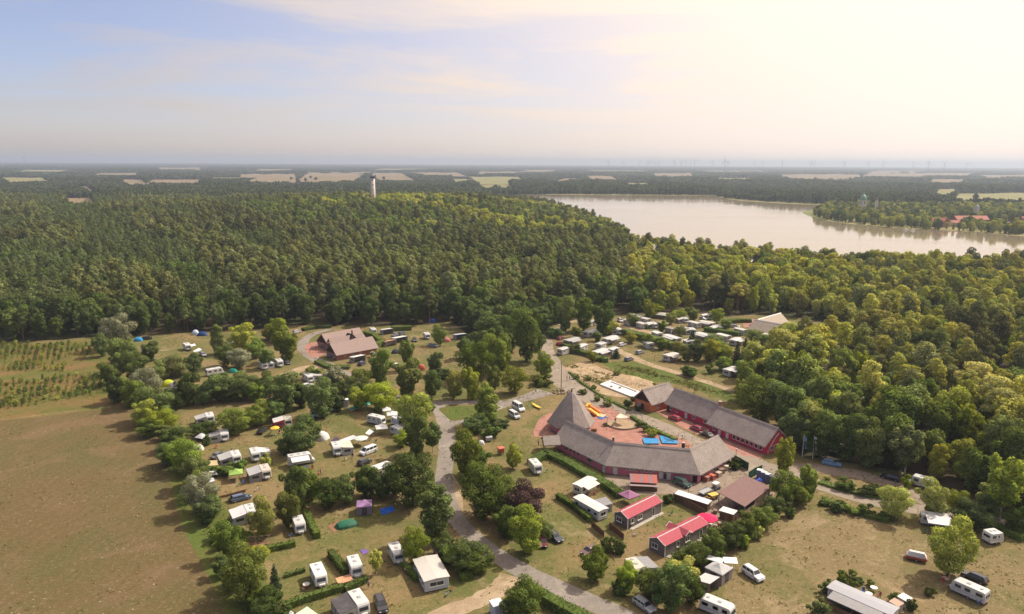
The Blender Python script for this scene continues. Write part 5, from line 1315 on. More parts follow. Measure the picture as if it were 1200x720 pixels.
def parasol(cx, cy, r, color, label, h=2.3):
    t = thing('parasol', at_px(cx, cy, h), 0.3); tag(t, label, 'parasol')
    mb = MB(); n = 8
    rr = lambda q, z: [(q * math.cos(i * 2 * math.pi / n), q * math.sin(i * 2 * math.pi / n), z) for i in range(n)]
    mb.loft([rr(r * 0.97, h - 0.36), rr(r, h - 0.18), rr(r * 0.55, h + 0.12), rr(0.06, h + 0.36)]); mb.build('canopy', 'canvas', t, color)
    MB().tube([(0, 0, 0), (0, 0, h + 0.42)], 0.03, n=6).build('pole', 'grey_metal', t)
    MB().lathe([(0.3, 0), (0.3, 0.08), (0.08, 0.14)], 10).build('base', 'concrete', t)
    return t
def dome_tent(cx, cy, L, W, H, color, rz, label=None, desc=None, porch=None):
    t = thing('tent', at_px(cx, cy, H * 0.4), rz); rings = []
    for k in range(9):
        u = k / 8 * 2 - 1; s = math.sqrt(max(1 - abs(u) ** 2.4, 0.02))
        rings.append([(u * L / 2, W / 2 * math.cos(math.pi * i / 8) * (0.45 + 0.55 * s), max(H * s * math.sin(math.pi * i / 8) ** 0.8, 0.0)) for i in range(9)])
    MB().loft(rings, closed=True).build('fly', 'canvas', t, color)
    MB().box(L * 0.30, L * 0.30 + 0.02, -W * 0.18, W * 0.18, 0.05, H * 0.55).build('door_flap', 'canvas', t, porch or tuple(c * 0.5 for c in color))
    if label: tag(t, label, 'tent', 'tents on the camp')
    else: want(t, desc, 'tent', 'tents on the camp')
    return t
def tarp(px4, color, label, cat='tarpaulin', h=0.05, name='tarpaulin', sag=0.05, mat='canvas', poles=False):
    """a cloth spread over its four corners, slightly rumpled"""
    q = [U(x, y, h) for x, y in px4]; c = sum(q, Vector()) / 4; t = thing(name, (c.x, c.y, 0), 0, label, cat); n = 6; mb = MB()
    r = random.Random(int(px4[0][0] * 7)); vs = []
    for j in range(n + 1):
        for i in range(n + 1):
            u, v = i / n, j / n; p = (q[0] * (1 - u) + q[1] * u) * (1 - v) + (q[3] * (1 - u) + q[2] * u) * v - Vector((c.x, c.y, 0))
            e = 16 * u * (1 - u) * v * (1 - v); p.z += r.uniform(-1, 1) * 0.04 * (0.3 + e) + (sag * e if not poles else -sag * e) + 0.03; vs.append(p)
    mb.add(vs, [(j * (n + 1) + i, j * (n + 1) + i + 1, (j + 1) * (n + 1) + i + 1, (j + 1) * (n + 1) + i) for j in range(n) for i in range(n)])
    if poles:
        o = mb.build('cloth', mat, t, color, True)
        for p in q: MB().tube([(p.x - c.x, p.y - c.y, 0), (p.x - c.x, p.y - c.y, h + 0.1)], 0.03, n=5).build('pole', 'grey_metal', t)
    else: mb.build('sheet', mat, t, color, True)
    return t

# ---- near left field of pitches
caravan(350, 615, 355, 627, 4.6, WHITE, None, label='white caravan between its clipped hedge and the wooden deck')
caravan(373, 674, 380, 689, 5.4, (0.76, 0.74, 0.70), None, label='white caravan with two roof hatches beside the dark cypress')
caravan(415.5, 664, 421, 677, 5.0, WHITE, None, label='white caravan with grey roof box between hedge and small bright tree')
caravan(464, 648, 471, 660, 5.0, WHITE, None, label='white caravan half hidden behind the slim lime-green tree')
caravan(420, 707, 430, 721, 5.6, WHITE, (-1, 5.0, 3.0, (0.085, 0.078, 0.082), (0.4, 0.38, 0.36)), label='white caravan at the lower picture edge with roof rack beside black car', awn_label='black-roofed awning at the lower picture edge')
tarp([(343, 722), (360, 711), (374, 721), (360, 730)], (0.50, 0.58, 0.44), 'pale green awning roof at the lower picture edge', 'awning', 2.1, 'awning', 0.1, poles=True)
tarp([(331, 716), (338, 713), (345, 719), (338, 724)], (0.6, 0.6, 0.6), 'small pale grey cloth roof left of the pale green one', 'awning', 1.9, 'awning', 0.1, poles=True)
caravan(441, 492, 457, 495.5, 5.8, WHITE, None, label='large white caravan beside the roadside trees and white tents')
caravan(394, 526, 398, 535, 5.2, WHITE, (1, 5.0, 3.0, CREAM, LGREY), label='white caravan with cream awning beside the white van', awn_label='cream-roofed awning beside the white van')
t = proto('motorhome', build_motorhome); t.location = at_px(353, 538, 1.4); t.rotation_euler = (0, 0, face(345, 540, 366, 536.5, 1.4)); tag(t, 'long white motorhome with silver roll-out awning before the dark round tree', 'motorhome')
recolor(t, ('body', 'cab'), WHITE)
tag(awning(t.location, t.rotation_euler.z, -1, 4.4, 2.4, (0.55, 0.56, 0.60), LGREY, 'awning', 2.6, 2.2, 1.15, True, -0.6), 'silver roll-out awning on the side of the long motorhome', 'awning', 'caravan awnings')
caravan(310.5, 553, 316.5, 564, 5.0, CREAM, (-1, 4.6, 2.9, LGREY, GREY), label='cream caravan with grey awning beside the green gazebo', awn_label='grey-roofed awning just right of the green gazebo')
caravan(298.5, 533, 303, 543, 4.8, WHITE, (1, 3.6, 2.6, (0.5, 0.5, 0.52), LGREY), label='white caravan standing behind the cream caravan, shrub at its side', awn_label='silver awning behind the shrub in the caravan row')
caravan(276, 536, 281, 545, 4.8, WHITE, (-1, 4.2, 3.0, LGREY, GREY), label='white caravan behind the green gazebo with dark car alongside', awn_label='light grey awning left of its white caravan behind the green gazebo')
caravan(262.5, 510, 265, 520, 4.6, WHITE, (-1, 4.0, 2.8, GREY, LGREY), label='white caravan with grey awning and peaked canopy near the left tree row', awn_label='grey awning next to the peaked canopy by the left tree row')
tarp([(228, 513), (236, 507), (243, 511), (238, 515)], (0.45, 0.45, 0.47), 'grey peaked canopy at the left end of its awning', 'canopy', 2.0, 'canopy', -0.6, poles=True)
caravan(245.5, 490, 248.5, 496, 4.4, WHITE, (-1, 3.6, 2.8, LGREY, LGREY), label='small white caravan alone on dry grass near left tree row', awn_label='pale grey awning alone on dry grass near left tree row')
caravan(337, 493.5, 340, 501, 4.6, CREAM, (-1, 3.8, 3.0, (0.55, 0.52, 0.52), (0.42, 0.03, 0.06)), label='cream caravan beside yellow parasol and red-walled awning', awn_label='red-walled awning with pale roof beside the yellow parasol')
dome_tent(231, 525, 3.4, 2.8, 1.7, (0.6, 0.58, 0.56), 0.3, label='white tent under the left tree row')
tarp([(242, 540.5), (254, 539.5), (256, 545.5), (243, 546)], (0.5, 0.38, 0.22), 'tan cloth canopy left of the grey awning', 'canopy', 2.0, 'canopy', 0.2, poles=True)
tarp([(241, 553), (252, 551), (255, 556), (243, 558)], (0.62, 0.62, 0.62), 'white trailer cover under the left tree row', 'cover', 1.2, 'trailer_cover', 0.2, poles=True)
tarp([(242, 561), (250, 560), (252, 564), (244, 566)], (0.58, 0.6, 0.66), 'pale blue cover in front of the white trailer cover', 'cover', 1.0, 'trailer_cover', 0.2, poles=True)
caravan(294, 601, 300, 612, 5.2, WHITE, (-1, 4.6, 3.0, (0.56, 0.55, 0.57), (0.4, 0.38, 0.38)), label='white caravan half under the leafy tree beside the blue-grey car', awn_label='pale grey awning in front of the blue-grey car')
gazebo(276.5, 557, 3.0, (0.26, 0.40, 0.10), 0.35, label='light green gazebo with pyramid roof')
gazebo(427, 594, 3.2, (0.34, 0.20, 0.37), 0.18, label='purple gazebo tent with closed curtains', walls=(0.20, 0.16, 0.22))
tarp([(445, 597), (460, 593), (463, 599), (448, 604)], (0.02, 0.12, 0.55), 'bright blue groundsheet right of the purple gazebo', 'groundsheet', 0.05, 'groundsheet')
o = dome_tent(406, 614, 5.0, 3.0, 1.2, (0.03, 0.13, 0.08), 0.5, label='low dark green tent on a brown groundsheet')
tarp([(384, 617), (396, 611), (402, 620), (391, 625)], (0.24, 0.12, 0.07), 'brown groundsheet left of the dark green tent', 'groundsheet', 0.02, 'groundsheet', 0.0)
tarp([(393, 678), (410, 673), (414, 680), (397, 685)], (0.55, 0.28, 0.16), 'pale orange tarpaulin over camping gear between two white caravans', 'tarpaulin', 0.9, 'tarpaulin', 0.2, poles=True)
tarp([(422, 645), (428, 643.5), (432, 647.5), (425, 650)], (0.16, 0.09, 0.32), 'small purple mat on the dry grass', 'mat', 0.05, 'mat', 0.02)
parasol(322, 501, 1.35, (0.72, 0.45, 0.06), 'yellow parasol before the red-walled awning')
parasol(423, 513, 2.0, (0.56, 0.62, 0.56), 'round pale mint parasol behind the white van')
tarp([(398, 516), (414, 510), (420, 513), (403, 519)], (0.52, 0.52, 0.53), 'light grey shelter cloth behind the cream awning', 'canopy', 1.7, 'canopy', 0.2, poles=True)
dome_tent(377, 511, 4.2, 3.6, 2.2, (0.6, 0.59, 0.57), -0.4, label='white frame tent right of the dark round tree')
tarp([(388, 517), (394, 511), (398, 514), (393, 519)], (0.07, 0.05, 0.08), 'dark slanting wind cloth right of the white frame tent', 'windbreak', 0.9, 'windbreak', 0.1, poles=True)
gazebo(447, 503.5, 3.2, (0.68, 0.66, 0.64), 0.3, label='white gazebo in front of the large white caravan')
tarp([(428, 508), (433, 503), (438, 506), (433, 510)], (0.62, 0.61, 0.6), 'small white canopy left of the white gazebo', 'canopy', 1.8, 'canopy', 0.1, poles=True)
gazebo(453, 483, 2.4, (0.66, 0.65, 0.64), 0.3, label='small white gazebo, the rearmost beside the lime-green roadside tree')
gazebo(459.5, 488, 3.0, (0.68, 0.67, 0.66), 0.2, label='white gazebo between the large white caravan and the lime-green tree')
caravan(466, 494, 472, 497, 4.4, (0.6, 0.6, 0.62), None, label='grey-white caravan under the lime-green roadside tree')
caravan(466, 505, 473, 508, 4.4, WHITE, None, label='white caravan peeping out below the lime-green roadside trees')
static_home(447, 550, 458, 546, 5.0, 2.6, (0.62, 0.61, 0.60), (0.6, 0.58, 0.54), label='white-roofed caravan hut by the trees left of the road bend')
static_home(505, 671, 513, 686, 8.0, 4.6, (0.52, 0.49, 0.45), (0.46, 0.48, 0.52), label='static caravan with broad cream roof beside the sandy lane')
# ---- middle pitches, right of the road
caravan(627, 547, 635, 556, 5.2, WHITE, None, label='white caravan alone on the meadow left of the long hedge')
static_home(685, 569, 698, 562, 6.0, 2.6, WHITE, (0.62, 0.56, 0.47), label='white-roofed static caravan with beige porch below the long hedge', porch=(-1, 1.6, (0.6, 0.56, 0.5)))
static_home(692, 594, 707, 602.5, 8.4, 2.7, WHITE, (0.62, 0.62, 0.63), label='long white static caravan beside the clipped hedge and board fence')
t = awning(at_px(702, 590, 1.2), 0.5, -1, 3.4, 2.6, GREY, LGREY, gap=0.2); tag(t, 'grey frame tent behind the long white static caravan', 'tent', 'tents on the camp')
caravan(744, 667, 752, 675, 4.8, CREAM, (1, 4.2, 2.8, GREY, LGREY), label='cream caravan under the lime-green bush', awn_label='grey awning right of the lime-green bush')
caravan(841, 712, 858, 719, 6.0, WHITE, None, label='white caravan at the lower picture edge below the grey pavilion')
gazebo(842, 671, 3.6, (0.42, 0.41, 0.41), 0.75, label='grey pyramid-roofed pavilion tent left of the white off-road car', walls=(0.22, 0.19, 0.18), h=2.3)
t = awning(at_px(829, 684, 1.2), 0.75, 1, 3.2, 3.0, (0.50, 0.49, 0.50), (0.24, 0.19, 0.19), gap=-1.5); tag(t, 'flat grey tent in front of the grey pavilion', 'tent', 'tents on the camp')
t = awning(at_px(838, 661, 1.2), -0.5, 1, 3.0, 2.6, (0.52, 0.52, 0.53), GREY, gap=-1.3); tag(t, 'grey box tent behind the grey pavilion', 'tent', 'tents on the camp')
tarp([(847, 653), (863, 653.5), (865, 661), (849, 660)], (0.72, 0.71, 0.70), 'white square sun canopy beside the white off-road car', 'canopy', 2.1, 'canopy', 0.1, poles=True)
# ---- lower right meadow
caravan(1097, 609, 1118, 612, 6.4, WHITE, (-1, 4.4, 2.6, (0.66, 0.65, 0.64), LGREY, True), label='long white caravan with open awning behind the big round tree', awn_label='open white awning on long poles behind the big round tree')
caravan(1163.5, 629, 1174, 627.5, 3.4, (0.68, 0.66, 0.62), None, label='very small white caravan near the right picture edge')
caravan(1137, 692, 1120, 684.5, 6.0, WHITE, None, label='white caravan with dark stripe parked beside the black estate car')
caravan(1081, 565, 1068, 561.5, 5.0, WHITE, None, label='white caravan hitched behind a black car on the forest lane')
static_home(1010, 706, 1035, 717, 11.0, 3.2, (0.34, 0.34, 0.365), (0.46, 0.45, 0.45), label='long static caravan with grey flat roof at the lower right', porch=(-1, 2.6, (0.30, 0.29, 0.29)))
for i, (bx, by, c) in enumerate(((1050, 711, (0.36, 0.22, 0.15)), (1060, 705, (0.62, 0.6, 0.58)))):
    t = thing('camp_cupboard', at_px(bx, by, 0.8), 0.6, ('brown-roofed camp cupboard beside the grey-roofed static caravan', 'white-roofed camp cupboard beside the brown-roofed one')[i], 'cupboard')
    MB().rbox(-0.9, 0.9, -0.8, 0.8, 0, 1.5, 0.03).build('body', 'plastic', t, (0.45, 0.4, 0.35)); MB().slab([(-1.0, -0.9, 1.55), (1.0, -0.9, 1.55), (1.0, 0.9, 1.7), (-1.0, 0.9, 1.7)], 0.06).build('roof', 'plastic', t, c); MB().box(-0.4, 0.4, -0.83, -0.8, 0.1, 1.4).build('door', 'plastic', t, (0.3, 0.27, 0.24))
# red and white folding trailer
t = thing('tent_trailer', at_px(1074, 652, 0.8), math.radians(-28), 'red and white tent trailer left of the big round tree', 'trailer')
MB().rbox(-1.9, 1.9, -0.95, 0.95, 0.4, 0.95, 0.05).build('body', 'plastic', t, (0.42, 0.09, 0.06)); MB().loft([[(-1.8, -0.9, 0.96), (1.8, -0.9, 0.96), (1.8, 0.9, 0.96), (-1.8, 0.9, 0.96)], [(-1.3, -0.4, 1.75), (1.3, -0.4, 1.75), (1.3, 0.4, 1.75), (-1.3, 0.4, 1.75)]]).build('cover', 'canvas', t, (0.6, 0.57, 0.55))
wheel(t, 0, 1.0, 0.28, 0.18, 1); wheel(t, 0, -1.0, 0.28, 0.18, -1); MB().tube([(-1.9, 0, 0.45), (-3.0, 0, 0.42)], 0.05, n=5).build('drawbar', 'grey_metal', t)

# ---- rear left pitches
FL_ = [(219, 406.5, 224, 410, 4.8, None), (271, 404.5, 275, 406.5, 4.6, None), (327, 425.5, 331, 429, 4.6, None), (171, 411, 176, 413, 4.4, None), (251, 435.5, 262, 433.5, 6.0, None), (437, 388, 441, 391, 4.8, None), (361, 443, 366, 446, 5.2, (1, 4.6, 3.2, LGREY, LGREY)), (500, 393.5, 503, 396, 4.8, None), (308, 428.5, 312, 431, 5.0, (1, 4.0, 2.6, (0.5, 0.58, 0.66), LGREY))]
for cx, cy, tx, ty, L, a in FL_: caravan(cx, cy, tx, ty, L, WHITE, a, desc='small white caravan' if L < 5 else 'white caravan', awn_desc='pale awning')
t = awning(at_px(453, 388, 1.3), 0.6, 1, 5.0, 3.6, (0.55, 0.54, 0.52), LGREY, gap=-1.8); want(t, 'white frame tent', 'tent', 'tents on the camp')
t = awning(at_px(468, 397.5, 1.3), 0.75, 1, 6.2, 4.0, (0.55, 0.54, 0.52), LGREY, gap=-2); want(t, 'large white frame tent', 'tent', 'tents on the camp')
t = awning(at_px(457, 402, 1.2), 0.75, 1, 5.0, 2.6, (0.55, 0.30, 0.20), (0.6, 0.5, 0.45), gap=-1.3); want(t, 'orange-roofed tent', 'tent', 'tents on the camp')
t = awning(at_px(539, 394, 1.3), 0.5, 1, 5.2, 3.6, (0.45, 0.47, 0.50), (0.3, 0.33, 0.42), gap=-1.8); want(t, 'blue-grey frame tent', 'tent', 'tents on the camp')
t = awning(at_px(419, 420, 1.3), 0.8, 1, 5.4, 3.4, (0.64, 0.62, 0.58), (0.4, 0.36, 0.34), gap=-1.7); want(t, 'white-roofed tent with brown walls', 'tent', 'tents on the camp')
dome_tent(464, 412, 3.6, 2.8, 1.8, (0.05, 0.06, 0.06), 0.4, desc='black tent'); dome_tent(523, 398.5, 3.6, 3.0, 1.8, (0.5, 0.14, 0.18), 0.3, desc='pink-red tent'); dome_tent(494, 431, 3.0, 2.4, 2.2, (0.5, 0.12, 0.09), 0.4, desc='red and white pointed tent')
dome_tent(162, 398, 3.6, 2.6, 1.7, (0.02, 0.25, 0.55), 0.2, desc='bright blue tent'); dome_tent(229, 390, 3.0, 3.0, 2.2, (0.45, 0.52, 0.6), 0.2, desc='pale blue tent'); dome_tent(237, 391.5, 4.4, 2.8, 1.8, (0.02, 0.06, 0.20), 0.1, desc='navy blue tent')
dome_tent(273, 434.5, 3.0, 2.4, 1.5, (0.02, 0.28, 0.22), 0.2, desc='teal tent'); dome_tent(507, 376, 3.6, 2.6, 1.6, (0.03, 0.08, 0.35), 0.2, desc='blue tent'); dome_tent(491, 376.5, 4.2, 3.0, 1.6, (0.24, 0.17, 0.09), 0.2, desc='brown tent')
dome_tent(197, 449.5, 4.2, 3.4, 2.2, (0.40, 0.46, 0.03), 0.5, label='lime-yellow and grey tent under the left trees'); dome_tent(204, 451.5, 3.4, 3.4, 2.0, (0.42, 0.36, 0.40), 0.5, label='grey tent joined to the lime-yellow tent')
tarp([(195, 465), (209, 461), (213, 463.5), (199, 467.5)], (0.62, 0.62, 0.64), 'pale grey shelter cloth below the lime-yellow tent', 'canopy', 1.5, 'canopy', 0.2, poles=True)
tarp([(226, 412), (233, 408), (237, 410), (231, 413.5)], (0.66, 0.66, 0.66), 'white shelter cloth between two white caravans by the rear lawn', 'canopy', 1.8, 'canopy', 0.2, poles=True)
tarp([(222, 404.5), (228, 403), (230, 405), (224, 406.5)], (0.66, 0.66, 0.66), 'small white sail canopy on the rear lawn', 'canopy', 2.0, 'canopy', 0.1, poles=True)
tarp([(434, 413), (438, 411.5), (441, 414), (437, 416)], (0.62, 0.6, 0.58), 'small white canopy between hedge and trees below sanitary house', 'canopy', 2.0, 'canopy', 0.1, poles=True)
# ---- rear right pitches (statics, caravans with awnings)
RR = [('s', 691, 390, 702, 386, 7.5, (0.66, 0.64, 0.62)), ('s', 670, 400, 684, 396, 8.0, (0.5, 0.49, 0.47)), ('s', 681, 407.5, 690, 404, 6.0, (0.64, 0.63, 0.62)), ('s', 715, 398, 727, 394.5, 8.0, (0.66, 0.65, 0.64)), ('s', 703, 413.5, 714, 410, 7.5, (0.66, 0.64, 0.62)), ('s', 718, 411, 726, 408.5, 5.0, (0.64, 0.63, 0.62)), ('s', 704, 405, 711, 402.5, 4.5, (0.6, 0.6, 0.6)),
      ('s', 746, 372, 757, 375, 7.0, (0.62, 0.6, 0.56)), ('s', 757, 375.5, 763, 377, 4.5, (0.6, 0.58, 0.55)), ('s', 777, 369.5, 789, 371, 9.0, (0.62, 0.57, 0.5)), ('c', 766, 381, 772, 384, 5.4, WHITE), ('s', 777, 381, 784, 383.5, 5.0, (0.34, 0.29, 0.26)), ('s', 787, 387, 795, 389, 5.5, (0.30, 0.25, 0.2)), ('c', 811, 388, 816, 391, 5.0, WHITE), ('s', 802, 386.5, 808, 389, 5.5, (0.42, 0.38, 0.34)), ('c', 801.5, 375, 806, 377, 5.0, WHITE),
      ('s', 788, 397, 799, 400.5, 8.5, (0.66, 0.65, 0.63)), ('s', 770, 392, 777, 395, 5.0, (0.64, 0.63, 0.62)), ('s', 829, 379.5, 838, 381, 7.0, (0.64, 0.6, 0.54)), ('s', 825, 394, 833, 396, 7.0, (0.66, 0.65, 0.63)), ('s', 848, 395, 856, 397, 6.0, (0.66, 0.64, 0.6)), ('s', 862, 400, 870, 396.5, 6.5, (0.62, 0.62, 0.63)), ('c', 887, 409.5, 893, 412.5, 5.2, WHITE), ('s', 901.5, 395, 909, 397, 6.0, (0.66, 0.6, 0.5)), ('s', 786, 418, 795, 415.5, 6.5, (0.6, 0.56, 0.5)), ('s', 857, 435, 867, 432, 6.5, (0.66, 0.64, 0.62)), ('s', 691, 379, 700, 377, 6.0, (0.4, 0.38, 0.36)), ('c', 831.5, 371, 834, 373.5, 5.0, WHITE), ('s', 737, 377.5, 744, 379.5, 5.0, (0.6, 0.58, 0.55))]
RR += [('s', 660, 411, 668, 408.5, 5.0, (0.6, 0.58, 0.55)), ('c', 724, 388, 730, 391, 4.8, WHITE), ('s', 752, 381, 759, 383, 5.0, (0.6, 0.57, 0.52)), ('s', 814, 380, 822, 382, 6.0, (0.62, 0.6, 0.56)), ('c', 842, 385, 847, 387, 5.0, WHITE), ('s', 868, 388, 876, 390, 5.5, (0.6, 0.56, 0.5)), ('c', 812, 401, 817, 404, 5.0, WHITE), ('s', 836, 403, 844, 405, 5.5, (0.6, 0.57, 0.52)), ('c', 880, 426, 886, 429, 5.0, WHITE), ('s', 760, 404, 767, 407, 4.5, (0.55, 0.53, 0.5)), ('s', 896, 420, 904, 423, 5.0, (0.6, 0.58, 0.55))]
for kd, cx, cy, tx, ty, L, c in RR:
    c = tuple(x * 0.82 for x in c) if kd == 's' else c
    if kd == 's': static_home(cx, cy, tx, ty, L, 3.0 + 0.2 * (L > 6), c, (0.50, 0.47, 0.44) if c[0] > 0.41 else (0.2, 0.17, 0.15), desc='long pale-roofed static caravan' if c[0] > 0.41 and L > 6.4 else 'pale-roofed static caravan' if c[0] > 0.41 else 'brown-roofed static caravan', porch=(-1, 1.8, tuple(x * 0.8 for x in c)) if L > 6 else None)
    else: caravan(cx, cy, tx, ty, L, c, (-1, L * 0.8, 2.6, (0.58, 0.55, 0.5), LGREY), desc='white caravan', awn_desc='pale awning')
for i, (cx, cy) in enumerate(((972, 478), (955, 470), (984, 527), (1075, 440), (1012, 470))):
    caravan(cx, cy, cx + 5, cy + 1.5, 4.8, WHITE, None, label=('white caravan glimpsed under the pines beyond the flagpoles', 'white caravan deepest in the wood behind the big birch', 'white caravan glimpsed among dark trees just above the light blue car', 'white caravan glimpsed high in the right-hand wood', 'white caravan glimpsed right of the tall pine trunks')[i])

# ---- cars
BLK, BLUE, SIL, RED = (0.02, 0.02, 0.025), (0.05, 0.10, 0.24), (0.42, 0.43, 0.45), (0.38, 0.02, 0.04)
car('van', (0.78, 0.78, 0.78), 431.5, 529, 421, 533, label='white van parked left of the road before the caravan rows')
car('estate', (0.10, 0.14, 0.24), 282, 583.5, 294, 580.5, label='blue-grey estate car parked by the low hedge left of the caravans')
car('hatch', BLK, 307, 505, 312, 501, label='black car left of the yellow parasol')
car('saloon', DGREY, 256, 533.5, 262, 531, label='dark grey car behind the light grey awning')
car('hatch', BLK, 427, 541.5, 433, 539, label='black car right below the white van')
car('van', (0.06, 0.14, 0.32), 368, 485.5, 370, 491, label='dark blue van in the shade below the silvery bush')
car('hatch', (0.7, 0.7, 0.7), 388.5, 479.5, 393, 478, label='white car in the shade left of the white toilet hut')
car('suv', BLK, 446, 709, 450, 719, label='black off-road car at the lower picture edge')
car('estate', (0.025, 0.035, 0.06), 650, 629, 658, 635, label='black estate car parked right of the purple-leaved tree')
car('hatch', (0.14, 0.02, 0.03), 636.5, 635, 637, 642, label='dark red car under the lime-green tree by the road')
car('hatch', (0.12, 0.06, 0.06), 691, 645.5, 684, 649, label='brown car behind the round shrub by the road')
car('suv', (0.78, 0.78, 0.77), 882.5, 673, 893, 680, label='white off-road car on the dry meadow by the pavilion')
car('estate', SIL, 755, 709, 762, 714, label='silver car on the roadside at the lower picture edge')
car('estate', (0.03, 0.03, 0.035), 1142, 676.5, 1127, 670, label='black estate car behind the striped white caravan')
car('estate', (0.16, 0.32, 0.55), 974.5, 543, 985, 545, label='light blue estate car on the lane by the flagpoles')
car('estate', BLK, 1043.5, 559.5, 1031, 556, label='black car with a caravan behind it on the forest lane')
car('hatch', (0.66, 0.66, 0.66), 1197, 614, 1188, 610, label='white car at the right picture edge')
car('suv', (0.02, 0.07, 0.06), 799, 566.5, 808, 570, label='dark green off-road car in the yard by the thatched house')
car('hatch', RED, 790.5, 490, 784, 487.5, label='bright red car before the crimson long house, left one')
car('hatch', (0.32, 0.03, 0.06), 816, 502, 810, 499.5, label='dark red car between the bright red and the black car')
car('saloon', BLK, 828, 509, 821, 506, label='black car before the crimson house with white windows')
car('bus', (0.72, 0.72, 0.72), 607.5, 478.5, 615, 483, label='white minibus parked beside the play meadow')
car('van', (0.55, 0.56, 0.58), 602.5, 487, 609, 491, label='silver car next to the white minibus')
for k, c, cx, cy, tx, ty, d in [('hatch', BLK, 172.5, 396.5, 178, 396, 'black car'), ('saloon', BLK, 177, 420, 182, 422, 'black car'), ('hatch', (0.7, 0.7, 0.7), 238, 415.5, 242, 418, 'white car'), ('estate', BLK, 335.5, 425, 341, 427, 'black car'), ('estate', (0.03, 0.04, 0.1), 200, 457, 206, 455, 'dark blue car'), ('estate', (0.16, 0.17, 0.19), 471, 391, 477, 389, 'dark grey car'), ('saloon', (0.2, 0.21, 0.24), 464, 392.5, 470, 391, 'grey car'), ('hatch', BLK, 486, 398.5, 488, 402, 'black car'), ('estate', (0.3, 0.32, 0.36), 508, 405, 514, 406, 'grey car'),
                                 ('hatch', (0.7, 0.7, 0.7), 465, 429, 468, 432, 'white car'), ('estate', (0.7, 0.7, 0.7), 360, 452, 366, 450, 'white car'), ('hatch', (0.05, 0.06, 0.12), 424, 426, 428, 424, 'dark blue car'), ('suv', (0.68, 0.68, 0.68), 727, 376, 732, 379, 'white car'), ('estate', (0.72, 0.72, 0.72), 729, 404, 737, 402, 'white car'), ('estate', (0.3, 0.3, 0.36), 750, 413, 757, 411, 'grey car'), ('estate', (0.16, 0.17, 0.22), 737, 421, 745, 418.5, 'dark grey car'), ('hatch', (0.3, 0.02, 0.05), 656, 403, 662, 401, 'red car'), ('hatch', (0.25, 0.05, 0.07), 657, 396.5, 662, 395, 'dark red car'), ('hatch', (0.4, 0.41, 0.43), 824, 373.5, 830, 375, 'silver car'), ('estate', (0.6, 0.61, 0.62), 861, 382.5, 868, 383, 'silver car'), ('hatch', (0.4, 0.42, 0.45), 844, 412, 849, 414, 'grey car'), ('hatch', (0.6, 0.6, 0.6), 348, 389, 353, 388, 'white car')]:
    car(k, c, cx, cy, tx, ty, desc=d)
# ================================================================ camp trees, shrubs, hedges
def height_to(cx, base, top):
    g = U(cx, base); d = CAM_R * ((cx - 600.0) / F_PX) + CAM_D * ((top - 360.0) / F_PX) + _f
    return CAM_H + d.z * (g.y / d.y), g
LOOK = {'leaf_dark': 'dark green', 'leaf_mid': 'mid green', 'leaf_light': 'light green', 'leaf_lime': 'yellow-green', 'leaf_silver': 'silvery', 'leaf_purple': 'purple-leaved', 'leaf_conifer': 'dark green', 'leaf_olive': 'olive green', 'leaf_moss': 'moss green', 'leaf_hedge': 'fresh green', 'leaf_pine': 'grey-green'}
def camp_tree(cx, base, top, w, key, leaf, label=None):
    h, g = height_to(cx, base, top); wm = w / scale_at(g)
    small = h < 3.6
    if small and key.startswith('round'): key = 'shrub%d' % (int(cx) % 2)
    nm = 'shrub' if key.startswith('shrub') else {'conifer': 'conifer_tree', 'old_pine': 'pine_tree', 'birch0': 'birch_tree', 'birch1': 'birch_tree'}.get(key, 'tree')
    t = tree(key, leaf, (g.x, g.y, 0.0), h, wm, nm, None, 'foliage' if nm == 'shrub' else 'crown', 'stem' if nm == 'shrub' else 'trunk')
    sz = 'shrub' if nm == 'shrub' else ('big tree' if h > 11 else 'tree' if h > 6.5 else 'small tree')
    if nm == 'conifer_tree': sz = 'pointed conifer'
    if nm == 'birch_tree': sz = 'birch'
    if nm == 'pine_tree': sz = 'spreading pine'
    cat = 'shrub' if nm == 'shrub' else 'tree'; grp = 'shrubs on the camp' if nm == 'shrub' else 'trees standing on the camp'
    if label: tag(t, label, cat, grp)
    else: want(t, LOOK[leaf] + ' ' + sz, cat, grp)
    return t
D, Mi, Li, Lm, Si, Pu, Co, Ol = 'leaf_dark', 'leaf_mid', 'leaf_light', 'leaf_lime', 'leaf_silver', 'leaf_purple', 'leaf_conifer', 'leaf_moss'
